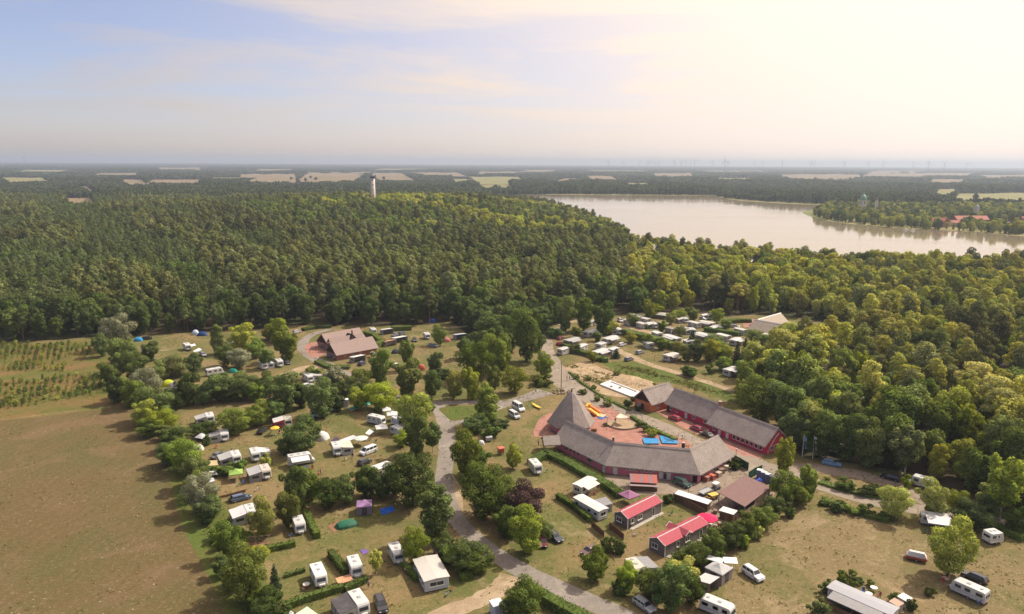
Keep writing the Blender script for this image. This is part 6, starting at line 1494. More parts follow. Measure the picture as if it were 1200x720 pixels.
TREES = [  # cx, base, top, width in the photo, shape, foliage
    # left boundary row
    (138, 409, 368, 38, 'round1', Si), (120, 418, 392, 22, 'round0', D), (145, 437, 396, 40, 'round0', Mi), (160, 446, 412, 30, 'round3', Mi), (176, 424, 400, 24, 'round2', D), (128, 452, 425, 28, 'round0', D), (205, 441, 416, 36, 'round1', Ol), (188, 446, 424, 26, 'round3', Mi), (228, 438, 416, 26, 'round0', D), (172, 470, 430, 36, 'round1', Si), (135, 472, 440, 28, 'round2', D),
    (156, 478, 446, 32, 'round0', Mi), (184, 492, 454, 40, 'round3', Mi), (188, 507, 480, 38, 'round1', Lm), (170, 500, 470, 30, 'round0', Li), (220, 476, 436, 34, 'round2', D), (206, 478, 456, 30, 'round0', D), (237, 474, 450, 28, 'round3', D),
    (256, 415, 378, 20, 'tall0', Mi), (284, 414, 380, 34, 'round0', Li), (264, 430, 402, 26, 'round1', D), (280, 431, 408, 30, 'round1', Si), (300, 420, 398, 26, 'round3', Mi), (325, 402, 373, 30, 'round0', Lm), (336, 422, 384, 36, 'round2', Mi), (316, 398, 380, 22, 'round3', Li), (312, 432, 410, 24, 'round0', D),
    (258, 470, 438, 40, 'round0', D), (285, 468, 438, 40, 'round1', D), (312, 464, 438, 30, 'round3', D), (270, 470, 446, 36, 'round2', Mi), (333, 484, 438, 48, 'round0', D), (352, 478, 450, 30, 'round2', D), (302, 500, 472, 32, 'round3', Mi), (274, 509, 478, 38, 'round1', Mi), (322, 494, 470, 28, 'round0', D), (290, 502, 484, 26, 'round2', Li), (236, 514, 496, 34, 'round3', D),
    (378, 490, 446, 42, 'round0', D), (393, 462, 430, 34, 'birch0', Si), (366, 443, 427, 24, 'shrub0', Mi), (404, 466, 444, 28, 'round3', D), (424, 460, 432, 30, 'round1', Mi), (446, 454, 410, 34, 'round0', Mi), (477, 434, 398, 22, 'birch1', Mi), (478, 467, 420, 38, 'round2', Ol), (509, 440, 412, 22, 'round2', D), (505, 466, 434, 24, 'round3', D), (520, 444, 428, 24, 'shrub1', D), (532, 468, 434, 24, 'round0', Li), (553, 468, 430, 26, 'round2', Lm), (578, 466, 428, 24, 'birch0', Ol),
    (516, 405, 382, 20, 'round3', Mi), (556, 446, 400, 44, 'round1', Mi), (580, 438, 392, 38, 'round0', Mi), (546, 420, 394, 24, 'round2', D), (560, 412, 388, 30, 'round3', D), (446, 480, 448, 44, 'round1', Lm), (420, 480, 456, 26, 'round0', Li), (482, 503, 462, 46, 'round3', Lm), (500, 486, 466, 22, 'round0', Mi), (536, 462, 444, 20, 'shrub0', D),
    (150, 424, 404, 24, 'round3', D), (166, 458, 436, 26, 'round2', Mi), (150, 466, 444, 26, 'round3', Mi), (195, 500, 478, 26, 'round0', Mi), (176, 512, 492, 28, 'round3', D), (196, 516, 500, 26, 'round2', Mi), (210, 540, 516, 30, 'round3', D), (230, 586, 556, 30, 'round3', Mi), (252, 604, 582, 26, 'round3', D), (240, 560, 542, 20, 'round2', D), (262, 640, 622, 26, 'round3', Mi), (276, 690, 664, 32, 'round3', D), (302, 714, 690, 32, 'round2', Mi), (245, 470, 452, 22, 'round0', Mi), (298, 470, 448, 26, 'round2', Mi), (346, 470, 448, 26, 'round3', D), (395, 482, 462, 22, 'round2', D), (412, 468, 452, 20, 'round2', Mi), (432, 470, 450, 22, 'round3', D),
    # along the road
    (570, 498, 448, 34, 'tall0', Mi), (556, 508, 488, 36, 'round3', D), (586, 500, 488, 30, 'shrub1', D), (575, 512, 496, 26, 'shrub0', D), (488, 535, 488, 40, 'round0', D), (507, 530, 496, 26, 'birch1', D), (471, 524, 506, 22, 'round3', Lm), (484, 592, 530, 64, 'round1', D), (462, 580, 545, 36, 'round0', D), (428, 582, 544, 40, 'round2', Mi), (446, 584, 556, 32, 'round3', D), (405, 590, 560, 34, 'round0', D), (386, 594, 560, 40, 'round1', D), (366, 586, 554, 34, 'round3', Mi), (511, 632, 562, 50, 'tall1', D), (548, 562, 508, 46, 'round0', Mi), (567, 606, 542, 64, 'round1', D), (560, 556, 522, 40, 'round2', D), (585, 588, 560, 34, 'round3', Mi), (615, 614, 566, 52, 'round1', Pu), (618, 648, 598, 48, 'round0', Lm), (594, 630, 592, 40, 'round2', D), (601, 549, 520, 22, 'round3', Lm), (590, 612, 586, 36, 'round3', D), (640, 634, 612, 20, 'round1', Mi),
    (487, 661, 618, 32, 'round1', Lm), (441, 674, 645, 22, 'birch0', Li), (520, 652, 628, 30, 'round3', D), (545, 668, 634, 44, 'round1', D), (560, 672, 646, 40, 'round3', D), (528, 660, 640, 34, 'round0', Mi),
    # left pitches
    (354, 531, 492, 50, 'round3', D), (333, 532, 514, 24, 'round3', D), (347, 596, 544, 40, 'round2', Mi), (338, 618, 576, 34, 'round0', Ol), (311, 630, 586, 36, 'round3', Li), (264, 556, 542, 30, 'shrub0', D), (281, 552, 536, 18, 'shrub1', D), (313, 546, 531, 16, 'shrub0', Li), (243, 522, 505, 12, 'shrub1', D),
    (205, 528, 502, 36, 'round0', D), (216, 552, 514, 44, 'round1', Mi), (200, 545, 520, 28, 'round3', D), (226, 572, 536, 40, 'round0', Ol), (236, 600, 554, 38, 'round1', Si), (245, 614, 584, 34, 'round2', D), (222, 556, 540, 30, 'round3', D), (270, 654, 612, 38, 'round0', Mi), (289, 706, 640, 56, 'round1', Mi), (300, 664, 640, 30, 'round3', Li), (262, 676, 652, 26, 'round2', D), (323, 698, 660, 18, 'conifer', Co), (312, 722, 696, 44, 'round3', D), (335, 728, 706, 30, 'round0', D), (256, 634, 618, 26, 'shrub0', Mi), (284, 634, 618, 30, 'shrub1', Mi),
    # centre meadow and plaza
    (603, 461, 430, 32, 'round1', Lm), (639, 442, 414, 26, 'round3', Lm), (634, 452, 438, 26, 'shrub0', Ol), (617, 424, 364, 46, 'round0', D), (588, 432, 382, 36, 'round2', D), (600, 412, 372, 34, 'round3', D), (636, 392, 358, 30, 'tall1', D), (573, 400, 366, 36, 'round1', D), (662, 390, 348, 30, 'round0', Mi), (684, 388, 346, 26, 'tall1', Mi), (706, 392, 352, 30, 'round2', D), (716, 392, 376, 18, 'round3', Lm), (648, 396, 380, 20, 'shrub1', D),
    (760, 374, 352, 18, 'round0', Li), (767, 371, 356, 22, 'round3', Lm), (796, 376, 362, 18, 'round1', Lm), (811, 404, 386, 14, 'conifer', Co), (817, 424, 398, 22, 'round2', Mi), (806, 424, 406, 20, 'round3', Ol), (832, 424, 398, 28, 'round0', Li), (843, 420, 402, 24, 'round3', Mi), (863, 427, 402, 16, 'conifer', Co), (873, 420, 395, 14, 'conifer', Co), (807, 440, 426, 26, 'shrub1', D), (848, 434, 418, 22, 'round3', Mi), (832, 438, 426, 12, 'shrub0', D), (884, 402, 386, 26, 'round1', Mi), (836, 414, 392, 26, 'round1', Mi), (873, 440, 424, 22, 'round3', Mi), (672, 414, 402, 16, 'shrub0', Mi), (722, 420, 408, 12, 'conifer', Co),
    (742, 382, 368, 16, 'round3', Mi), (786, 380, 366, 16, 'round0', Li), (812, 376, 360, 18, 'round2', Mi), (838, 378, 362, 18, 'round3', Lm), (850, 388, 374, 16, 'round0', Mi), (776, 388, 376, 14, 'round2', Lm), (796, 394, 382, 14, 'round3', Mi), (740, 402, 390, 16, 'round3', Li), (758, 406, 392, 18, 'round0', Mi), (776, 410, 396, 18, 'round2', Mi), (792, 414, 400, 18, 'round3', Li), (700, 400, 388, 14, 'round2', Mi), (676, 396, 384, 14, 'round3', Mi), (694, 424, 412, 14, 'round0', Li), (854, 420, 406, 16, 'round3', Li), (896, 408, 392, 18, 'round0', Mi), (880, 416, 402, 14, 'round2', D),
    (690, 446, 440, 10, 'shrub0', Ol), (676, 444, 438, 10, 'shrub1', Mi), (722, 440, 434, 9, 'shrub0', Ol), (742, 470, 463, 9, 'shrub1', Mi), (696, 456, 450, 9, 'shrub1', Ol), (770, 456, 449, 12, 'shrub0', Ol),
    # by the long houses and the lane
    (892, 492, 442, 54, 'round1', Mi), (868, 474, 444, 24, 'birch0', Li), (918, 500, 450, 50, 'round0', D), (930, 524, 478, 44, 'round2', D), (905, 446, 412, 32, 'round0', D), (926, 452, 408, 34, 'birch1', Ol), (945, 520, 470, 44, 'round3', Mi), (912, 470, 440, 36, 'round2', Li), (950, 448, 380, 56, 'old_pine', 'leaf_olive'), (960, 536, 498, 36, 'round1', D), (990, 540, 486, 50, 'round0', D), (1020, 548, 490, 48, 'round2', Mi), (1060, 556, 500, 50, 'birch0', Ol),
    (917, 566, 512, 28, 'birch1', Li), (920, 590, 552, 34, 'round3', Mi), (947, 585, 544, 26, 'round2', Lm), (935, 592, 568, 30, 'round0', Mi), (1044, 606, 570, 40, 'round3', Li), (1092, 606, 564, 40, 'round0', Li), (1062, 572, 556, 14, 'round2', Lm), (1121, 606, 574, 26, 'round1', Lm), (1171, 610, 534, 56, 'birch0', Lm), (1140, 620, 590, 44, 'round3', D), (1160, 606, 570, 40, 'round2', Mi), (1110, 676, 612, 60, 'round3', Li), (1190, 626, 596, 34, 'round3', D), (1200, 600, 540, 60, 'round1', Mi),
    # right middle hedge mass behind the chalets and along the yard
    (697, 681, 646, 36, 'round3', Mi), (711, 646, 627, 20, 'shrub0', D), (726, 649, 629, 19, 'shrub1', D), (735, 692, 662, 32, 'round0', Lm), (726, 696, 676, 24, 'round3', D), (762, 700, 668, 40, 'round1', Mi), (786, 716, 664, 52, 'round0', D), (800, 690, 656, 40, 'round2', Li), (810, 706, 674, 34, 'round3', D), (815, 666, 636, 36, 'round1', D), (836, 654, 624, 38, 'round0', D), (856, 642, 612, 34, 'round3', D), (875, 632, 602, 34, 'round2', Mi), (892, 620, 594, 32, 'round1', Mi), (905, 606, 584, 30, 'round0', D), (868, 640, 618, 30, 'shrub0', Lm), (885, 630, 610, 26, 'shrub1', Li), (925, 606, 590, 18, 'shrub0', D), (782, 590, 576, 16, 'shrub1', D), (794, 660, 644, 24, 'shrub1', Mi), (736, 618, 606, 12, 'shrub0', D), (655, 660, 645, 0.0, '', ''),
    (615, 726, 680, 50, 'round1', Mi), (600, 724, 700, 30, 'round3', D), (992, 574, 561, 26, 'shrub0', D), (1022, 580, 564, 30, 'shrub1', D), (970, 563, 558, 8, 'shrub0', Mi), (981, 599, 584, 26, 'shrub1', D), (1014, 604, 590, 18, 'shrub0', D), (1000, 602, 592, 20, 'shrub0', Mi), (966, 592, 584, 18, 'shrub1', D), (1036, 608, 598, 20, 'shrub1', D), (990, 690, 666, 24, 'shrub0', Mi), (1005, 684, 674, 18, 'shrub1', D), (970, 694, 678, 20, 'shrub0', D), (1048, 704, 692, 14, 'shrub1', Mi), (1068, 716, 700, 14, 'shrub0', D), (1088, 698, 684, 14, 'shrub1', Mi), (1020, 686, 678, 12, 'shrub1', Ol), (960, 720, 700, 26, 'shrub0', D),
    (757, 506, 496, 12, 'shrub0', Ol), (764, 512, 500, 14, 'shrub1', Li), (749, 500, 492, 12, 'shrub0', Mi), (710, 500, 494, 6, 'shrub1', D), (861, 550, 538, 16, 'shrub0', D), (735, 476, 466, 12, 'shrub1', D), (700, 470, 462, 10, 'shrub0', Ol), (684, 462, 454, 12, 'shrub1', Ol), (712, 476, 468, 14, 'shrub0', Ol), (748, 482, 474, 8, 'shrub0', D)]
for r in TREES:
    if r[3]: camp_tree(*r)
def hedge(px, w, h, label, leaf='leaf_hedge', seed=1, clipped=True):
    """a hedge along a line: leaf shell over a leafy core, one plant body"""
    line = [Vector((p.x, p.y, 0)) for p in poly_px(px)]
    rg = np.random.default_rng(seed + int(px[0][0])); Pn, Nn, mb = [], [], MB()
    c0 = line[0].copy()
    for a, b in zip(line, line[1:]):
        L = (b - a).length; d = (b - a).normalized(); n = Vector((-d.y, d.x, 0)); m = int(L * (w + 2 * h) * (9 if scale_at(a) > 3 else 5)) + 30
        for _ in range(m):
            u = rg.uniform(-0.2, L + 0.2); q = rg.uniform(0, w + 2 * h); bump = 0 if clipped else 0.25 * math.sin(u * 1.7 + px[0][0]) + 0.12 * math.sin(u * 4.1)
            if q < h: off, z, nv = -w / 2, q, -n
            elif q < h + w: off, z, nv = q - h - w / 2, h + bump, Vector((0, 0, 1))
            else: off, z, nv = w / 2, q - h - w, n
            j = 0.10 if clipped else 0.3
            Pn.append(a + d * u + n * (off + rg.normal() * j) + Vector((0, 0, max(0.05, z + rg.normal() * j * 0.7))) - c0); Nn.append(nv + Vector(rg.normal(size=3)) * 0.5 + Vector((0, 0, 0.25)))
        k = w / 2 - 0.14
        mb.loft([[(p + n * s * k - c0).to_tuple()[:2] + (z,) for s, z in ((-1, 0), (-1, h - 0.15), (1, h - 0.15), (1, 0))] for p in (a, b)])
    Pn = np.array([tuple(p) for p in Pn]); Nn = np.array([tuple(p) for p in Nn]); Nn /= np.linalg.norm(Nn, axis=1)[:, None]
    t = thing('hedge', (c0.x, c0.y, 0), 0, label, 'hedge')
    obj('foliage', quads_mesh('foliage', Pn, Nn, 0.30 * rg.uniform(0.7, 1.3, len(Pn)), rg, 0.8, Nn), leaf, t)
    mb.build('branches', leaf, t)
    return t
hedge([(298, 650), (346, 640)], 1.3, 1.3, 'clipped hedge beside the wooden deck')
hedge([(358, 604), (372, 632)], 1.5, 1.6, 'tall clipped hedge right of the caravan above the deck')
hedge([(334, 677), (357, 670)], 0.9, 0.8, 'low clipped hedge left of the caravan with two roof hatches')
hedge([(388, 652), (407, 675)], 1.6, 1.6, 'clipped hedge between the two white caravans near the purple mat')
hedge([(332, 715), (362, 704), (402, 692)], 1.4, 1.4, 'long clipped hedge behind the black-roofed awning')
hedge([(404, 694), (430, 681)], 1.4, 1.2, 'hedge in front of the pale orange tarpaulin')
hedge([(473, 664), (489, 682)], 1.2, 1.2, 'low hedge left of the broad cream roof')
hedge([(540, 682), (552, 676), (557, 666), (551, 660)], 1.2, 1.6, 'curved clipped hedge right of the broad cream roof')
hedge([(614, 692), (655, 716), (690, 735)], 2.4, 2.0, 'broad hedge along the road at the lower picture edge', clipped=False)
hedge([(622, 545), (640, 534), (664, 545), (690, 560), (712, 572), (728, 584)], 2.6, 1.5, 'long hedge between the meadow and the pink thatched house', clipped=False)
hedge([(653, 584), (672, 596), (692, 612)], 1.4, 1.4, 'clipped hedge in front of the long white static caravan')
hedge([(268, 588), (293, 584)], 1.0, 1.0, 'low hedge in front of the blue-grey estate car')
hedge([(372, 425), (386, 432), (410, 432)], 3.0, 1.2, 'hedge curving before the sanitary house', clipped=False)
hedge([(400, 414), (420, 410), (440, 408), (450, 404)], 2.6, 2.4, 'tall hedge along the front of the sanitary house', clipped=False)
hedge([(425, 393), (438, 396), (446, 403)], 2.4, 2.2, 'hedge at the right end of the sanitary house', clipped=False)
hedge([(355, 388), (370, 385), (388, 384)], 3.0, 1.4, 'hedge behind the sanitary house by the loop road', clipped=False)
hedge([(458, 388), (482, 387)], 2.4, 2.2, 'hedge behind the white frame tent near the forest edge', clipped=False)
hedge([(675, 414), (692, 418), (705, 424), (712, 424)], 3.0, 1.8, 'hedge in front of the white static caravans by the road bend', clipped=False)
hedge([(660, 406), (672, 411), (682, 414)], 2.4, 1.6, 'hedge beside the red cars by the road bend', clipped=False)
hedge([(732, 392), (750, 398), (768, 402), (785, 408), (802, 412)], 4.0, 2.8, 'long loose hedge between the two sandy lanes', clipped=False)
hedge([(740, 380), (752, 384), (760, 386)], 2.0, 1.6, 'short hedge left of the white caravan row on the right', clipped=False)
hedge([(826, 388), (845, 391), (866, 394)], 3.0, 2.0, 'hedge between the rear static caravans and the snack house', clipped=False)
hedge([(850, 380), (866, 378), (880, 378)], 2.6, 1.8, 'hedge behind the silver car near the snack house', clipped=False)
hedge([(880, 390), (900, 391), (922, 393)], 2.6, 1.6, 'hedge along the front of the snack house', clipped=False)
hedge([(845, 404), (852, 410)], 1.8, 1.8, 'short hedge right of the conifer row', clipped=False)
hedge([(667, 437), (682, 450), (706, 466), (738, 482)], 1.0, 0.6, 'low planted strip along the village road edge', clipped=False)
hedge([(740, 490), (752, 498), (772, 508), (792, 517)], 1.4, 0.9, 'low planted strip along the courtyard edge', clipped=False)
hedge([(960, 566), (985, 574), (1010, 580), (1040, 585)], 2.2, 0.7, 'low hedge on the island between the lane and the road', clipped=False)
hedge([(965, 586), (985, 596), (1010, 604), (1040, 612)], 1.6, 0.9, 'low hedge between the lane and the dry meadow', clipped=False)
hedge([(790, 670), (812, 654), (840, 642), (868, 628), (890, 612)], 4.2, 1.5, 'broad brambly thicket between chalet and dry meadow', 'leaf_mid', clipped=False)
hedge([(1150, 616), (1170, 622), (1200, 634)], 2.6, 1.4, 'hedge behind the very small white caravan', clipped=False)
# saplings in rows on the field at the left
sp0 = None; k = 0; ROWS = []
def sap(p):
    global k, sp0
    if sp0 is None: t = tree('sapling', 'leaf_mid', (0, 0, 0), 1.6, 1.3, 'sapling', 0, 'foliage'); sp0 = t
    else: t = copy_tree(sp0)
    h = rnd.uniform(0.9, 2.6); w = rnd.uniform(1.0, 2.1)
    t.scale = (w / 1.3, w / 1.3, h / 1.6); t.location = (p.x, p.y, 0); t.rotation_euler = (0, 0, rnd.uniform(0, 6))
    t.children[0].material_slots[0].material = MATS[rnd.choice(('leaf_mid', 'leaf_dark', 'leaf_light', 'leaf_mid'))]
    tag(t, 'young green sapling in the planted rows of the left field', 'sapling', 'saplings planted in rows'); k += 1
for x0 in range(-2, 105, 7):
    a, b = U(x0 + 6, 404), U(x0 - 2, 436 if x0 < 76 else 418)
    ROWS.append((a, b)); n = int((b - a).length / 3.0)
    for i in range(n):
        if rnd.random() < 0.68 + 0.4 * math.sin(x0 * 0.11 + i * 0.35) : sap(a.lerp(b, (i + rnd.uniform(-0.2, 0.2)) / n) + Vector((rnd.uniform(-0.3, 0.3), 0, 0)))
for x0 in range(-4, 125, 8):
    a, b = U(x0 + 5, 450 - x0 * 0.12), U(x0 - 2, 482 - x0 * 0.16)
    ROWS.append((a, b)); n = int((b - a).length / 2.6)
    for i in range(n):
        if rnd.random() < 0.62 + 0.45 * math.sin(x0 * 0.09 + i * 0.4 + 2): sap(a.lerp(b, (i + rnd.uniform(-0.2, 0.2)) / n) + Vector((rnd.uniform(-0.4, 0.4), 0, 0)))
print('saplings', k)
# low growth along the planted rows
rg = np.random.default_rng(12); C, Nn = [], []
for a, b in ROWS:
    m = int((b - a).length * 9)
    for _ in range(m):
        u = rg.random(); q = a.lerp(b, u)
        if math.sin(u * 9 + a.x * 0.3) + rg.normal() * 0.6 < -0.5: continue
        C.append((q.x + rg.normal() * 0.35, q.y + rg.normal() * 0.3, rg.uniform(0.05, 0.6))); Nn.append(rg.normal(size=3) * 0.6 + np.array([0, 0, 0.9]))
C, Nn = np.array(C), np.array(Nn); Nn /= np.linalg.norm(Nn, axis=1)[:, None]
o = obj('row_growth', quads_mesh('row_growth', C, Nn, 0.5 * rg.uniform(0.5, 1.2, len(C)), rg, 0.6, Nn), 'leaf_mid'); o['kind'] = 'stuff'; o['label'] = 'low green growth along the planted rows'
# weeds and tufts: nobody could count them
def tufts(name, label, polys, n, size, leaf, seed, avoid=()):
    rg = np.random.default_rng(seed); xs = np.concatenate([[p.x for p in P] for P in polys]); ys = np.concatenate([[p.y for p in P] for P in polys])
    X = rg.uniform(xs.min(), xs.max(), n * 6); Y = rg.uniform(ys.min(), ys.max(), n * 6); kk = np.zeros(len(X), bool)
    for P in polys: kk |= inside(P, X, Y)
    for P in avoid: kk &= ~inside(P, X, Y)
    clump = np.sin(X * 0.21 + 1) * np.sin(Y * 0.17 + X * 0.05) + 0.5 * np.sin(X * 0.6 + Y * 0.5); kk &= clump + rg.normal(size=len(X)) * 0.5 > 0.3
    kk &= (np.abs(X) < Y * 0.78 + 10)
    X, Y = X[kk][:n], Y[kk][:n]; m = len(X); q = 4
    C = np.stack([np.repeat(X, q) + rg.normal(size=m * q) * size * 0.5, np.repeat(Y, q) + rg.normal(size=m * q) * size * 0.5, rg.uniform(0.1, 0.6, m * q) * size], 1)
    Nn = rg.normal(size=(m * q, 3)) * 0.8 + np.array([0, 0, 1.0]); Nn /= np.linalg.norm(Nn, axis=1)[:, None]
    o = obj(name, quads_mesh(name, C, Nn, size * rg.uniform(0.5, 1.2, m * q), rg, 0.5, Nn), leaf); o['kind'] = 'stuff'; o['label'] = label
leaf_mat('leaf_weed', (0.155, 0.150, 0.045), 0.1, 0.3, 0.05); leaf_mat('leaf_straw', (0.30, 0.22, 0.10), 0.05, 0.2, 0.1)
VERGE = poly_px([(150, 474), (200, 515), (218, 575), (262, 668), (285, 722), (330, 722), (300, 660), (250, 580), (215, 505)])
tufts('weeds', 'green weeds along the left field hedge', [VERGE], 3000, 0.5, 'leaf_weed', 3)
tufts('meadow_weeds', 'low green weeds dotting the dry camp meadow', [CAMP], 9000, 0.38, 'leaf_weed', 4, [poly_px([(-450, 496), (150, 472), (300, 770), (-500, 800)])])
tufts('straw_tufts', 'bleached grass tufts on the dry camp meadow', [CAMP], 7000, 0.35, 'leaf_straw', 5)
tufts('sand_weeds', 'scattered weeds on the sandy building ground', [poly_px([(664, 430), (690, 424), (735, 440), (765, 450), (750, 462), (700, 461), (676, 448)])], 420, 0.7, 'leaf_weed', 7, [poly_px([(699, 453), (715, 444), (755, 460), (741, 471)])])
tufts('slope_weeds', 'weeds on the green slope behind the long houses', [poly_px([(706, 426), (790, 437), (880, 470), (880, 478), (790, 450), (730, 437)])], 900, 0.55, 'leaf_weed', 6)
# ================================================================ small things
def box_thing(name, cx, cy, label, cat, parts, rz=0.0, h=1.0, group=None):
    t = thing(name, at_px(cx, cy, h / 2), rz, label, cat, group)
    for nm, (x0, x1, y0, y1, z0, z1), mat, c in parts: MB().rbox(x0, x1, y0, y1, z0, z1, min(0.03, (z1 - z0) / 3)).build(nm, mat, t, c)
    return t
def hut(cx, cy, label, wall=(0.62, 0.62, 0.62), roof=(0.72, 0.72, 0.7), w=1.2, h=2.2, rz=0.3, group=None, name='toilet_hut', cat='hut'):
    return box_thing(name, cx, cy, label, cat, [('body', (-w / 2, w / 2, -w / 2, w / 2, 0, h), 'plastic', wall), ('roof', (-w / 2 - 0.07, w / 2 + 0.07, -w / 2 - 0.07, w / 2 + 0.07, h + 0.003, h + 0.16), 'plastic', roof), ('door', (-w * 0.33, w * 0.33, -w / 2 - 0.03, -w / 2 + 0.02, 0.08, h - 0.15), 'plastic', tuple(c * 0.75 for c in wall))], rz, h, group)
hut(405, 472.5, 'white toilet hut left of the teal pool', w=1.7, h=2.3); hut(582, 713, 'white-roofed hut at the lower picture edge by the sandy lane', (0.45, 0.48, 0.55), w=2.0, h=2.0, rz=0.4)
for i, (hx, hy) in enumerate(((890, 556), (895, 558.5), (900, 561), (905, 563.5), (910, 566))):
    hut(hx, hy, ('portable toilet cabin with white roof, first from the green gate', 'portable toilet cabin, second from the green gate', 'portable toilet cabin, third from the green gate', 'portable toilet cabin, fourth from the green gate', 'portable toilet cabin, farthest from the green gate')[i], (0.20, 0.24, 0.36), (0.66, 0.66, 0.66) if i < 3 else (0.30, 0.30, 0.34), 1.2, 2.2, -0.55, 'portable toilets by the yard', 'portable_toilet', 'toilet')
tarp([(886, 563), (890, 560), (894, 563), (890, 566)], (0.05, 0.08, 0.45), 'small blue tarpaulin at the corner of the brown shed', 'tarpaulin', 1.4, 'tarpaulin', 0.1, poles=True)
# teal pool
p = at_px(422.5, 476.5, 0.2); t = thing('pool', p, math.radians(48), 'long teal swimming pool cover on the lawn', 'pool')
MB().rbox(-4.2, 4.2, -1.1, 1.1, 0, 0.45, 0.08).build('rim', 'plastic', t, (0.45, 0.5, 0.45)); MB().rbox(-4.0, 4.0, -0.95, 0.95, 0.40, 0.50, 0.02).build('cover', 'canvas', t, (0.01, 0.33, 0.22))
# blue paddling pools in the court
for i, (q, lb) in enumerate((([(753, 514.5), (771, 515), (773, 520), (755, 520)], 'blue play mat in the court, the left one'), ([(773, 511.5), (790, 514), (795, 520), (776, 519.5)], 'blue play mat with dark cross straps, the right one'))):
    t = tarp(q, (0.05, 0.24, 0.48), lb, 'mat', 0.35, 'play_mat', 0.0)
    c = sum((U(x, y, 0.35) for x, y in q), Vector()) / 4
    if i == 1:
        for a, b in ((0, 2), (1, 3)):
            pa, pb = U(*q[a], 0.45).lerp(c, 0.45), U(*q[b], 0.45).lerp(c, 0.45); MB().tube([(pa.x - c.x, pa.y - c.y, 0.52), (pb.x - c.x, pb.y - c.y, 0.52)], 0.07, n=4).build('strap', 'dark_metal', t)
    Pq = [U(x, y, 0) for x, y in q]; MB().slab([Vector((v.x - c.x, v.y - c.y, 0.30)) for v in Pq], 0.28).build('base', 'plastic', t, (0.02, 0.2, 0.5))
# raised sand terrace with curved wall
c = at_px(729, 499, 0.3); t = thing('sand_terrace', c, 0.0, 'raised oval sand terrace with curved stone wall in the court', 'terrace')
R1 = [U(711, 498), U(722, 503.5), U(736, 504.5), U(748, 501), U(740, 495), U(724, 492.5)]
oval = [v - Vector((c.x, c.y, 0)) for v in smooth_poly([Vector((v.x, v.y, 0)) for v in R1], 4)]
n = len(oval); ctr = sum(oval, Vector()) / n
mb = MB(); mb.loft([[(v.x, v.y, z) for v in oval] for z in (0, 0.5)] + [[(v.x * 0.92 + ctr.x * 0.08, v.y * 0.92 + ctr.y * 0.08, 0.5) for v in oval], [(v.x * 0.9 + ctr.x * 0.1, v.y * 0.9 + ctr.y * 0.1, 0.42) for v in oval]], caps=False); mb.build('wall', 'stone', t)
MB().slab([(v.x * 0.91 + ctr.x * 0.09, v.y * 0.91 + ctr.y * 0.09, 0.44) for v in oval], 0.2).build('sand', 'sand', t)
tarp([(722, 489), (727, 484.5), (737, 489.5), (727, 490.5)], (0.66, 0.55, 0.42), 'cream sun sail above the sand terrace', 'sun sail', 2.8, 'sun_sail', 0.3, poles=True)
# inflatable slide
p = at_px(694, 482, 1.0); t = thing('bouncy_castle', p, math.radians(-35), 'orange and yellow inflatable slide beside the pointed hall', 'inflatable')
for y in (-1.3, 1.3): MB().tube([(-2, y, 0.5), (-1.2, y, 1.9), (0.2, y, 1.4), (2.2, y, 0.5)], 0.5, 0.42, 8).build('side_tube', 'plastic', t, (0.75, 0.24, 0.03))
MB().loft([[(-2, -0.9, 0.3), (-2, 0.9, 0.3)], [(-1.2, -0.9, 1.7), (-1.2, 0.9, 1.7)], [(0.2, -0.9, 1.1), (0.2, 0.9, 1.1)], [(2.4, -0.9, 0.25), (2.4, 0.9, 0.25)]], closed=False).build('slide', 'plastic', t, (0.75, 0.5, 0.04))
MB().tube([(-1.6, -1.3, 0.9), (-1.6, -1.2, 2.6), (-1.6, 0, 3.0), (-1.6, 1.2, 2.6), (-1.6, 1.3, 0.9)], 0.4, n=8).build('arch', 'plastic', t, (0.78, 0.42, 0.04))
MB().rbox(2.3, 4.4, -1.3, 1.3, 0.02, 0.3, 0.05).build('landing_mat', 'plastic', t, (0.6, 0.42, 0.22))
tarp([(700, 489.5), (706, 486.5), (711, 489), (705, 492)], (0.04, 0.12, 0.40), 'blue mat at the foot of the inflatable slide', 'mat', 0.12, 'mat', 0.02)
p = at_px(629, 476, 0.5); t = thing('slide_boat', p, math.radians(-62), 'yellow canoe lying on the grass behind the pointed hall', 'canoe')
MB().loft([[(-3, -0.05, 0.75), (-3, 0.05, 0.75), (-3, 0.03, 0.6), (-3, -0.03, 0.6)], [(-1.5, -0.45, 0.55), (-1.5, 0.45, 0.55), (-1.5, 0.3, 0.1), (-1.5, -0.3, 0.1)], [(0, -0.6, 0.5), (0, 0.6, 0.5), (0, 0.4, 0.05), (0, -0.4, 0.05)], [(1.5, -0.45, 0.55), (1.5, 0.45, 0.55), (1.5, 0.3, 0.1), (1.5, -0.3, 0.1)], [(3, -0.05, 0.75), (3, 0.05, 0.75), (3, 0.03, 0.6), (3, -0.03, 0.6)]]).build('hull', 'plastic', t, (0.72, 0.5, 0.08)); t.name = 'canoe'
MB().box(-1.0, -0.7, -0.5, 0.5, 0.5, 0.56).build('thwart', 'wood', t)
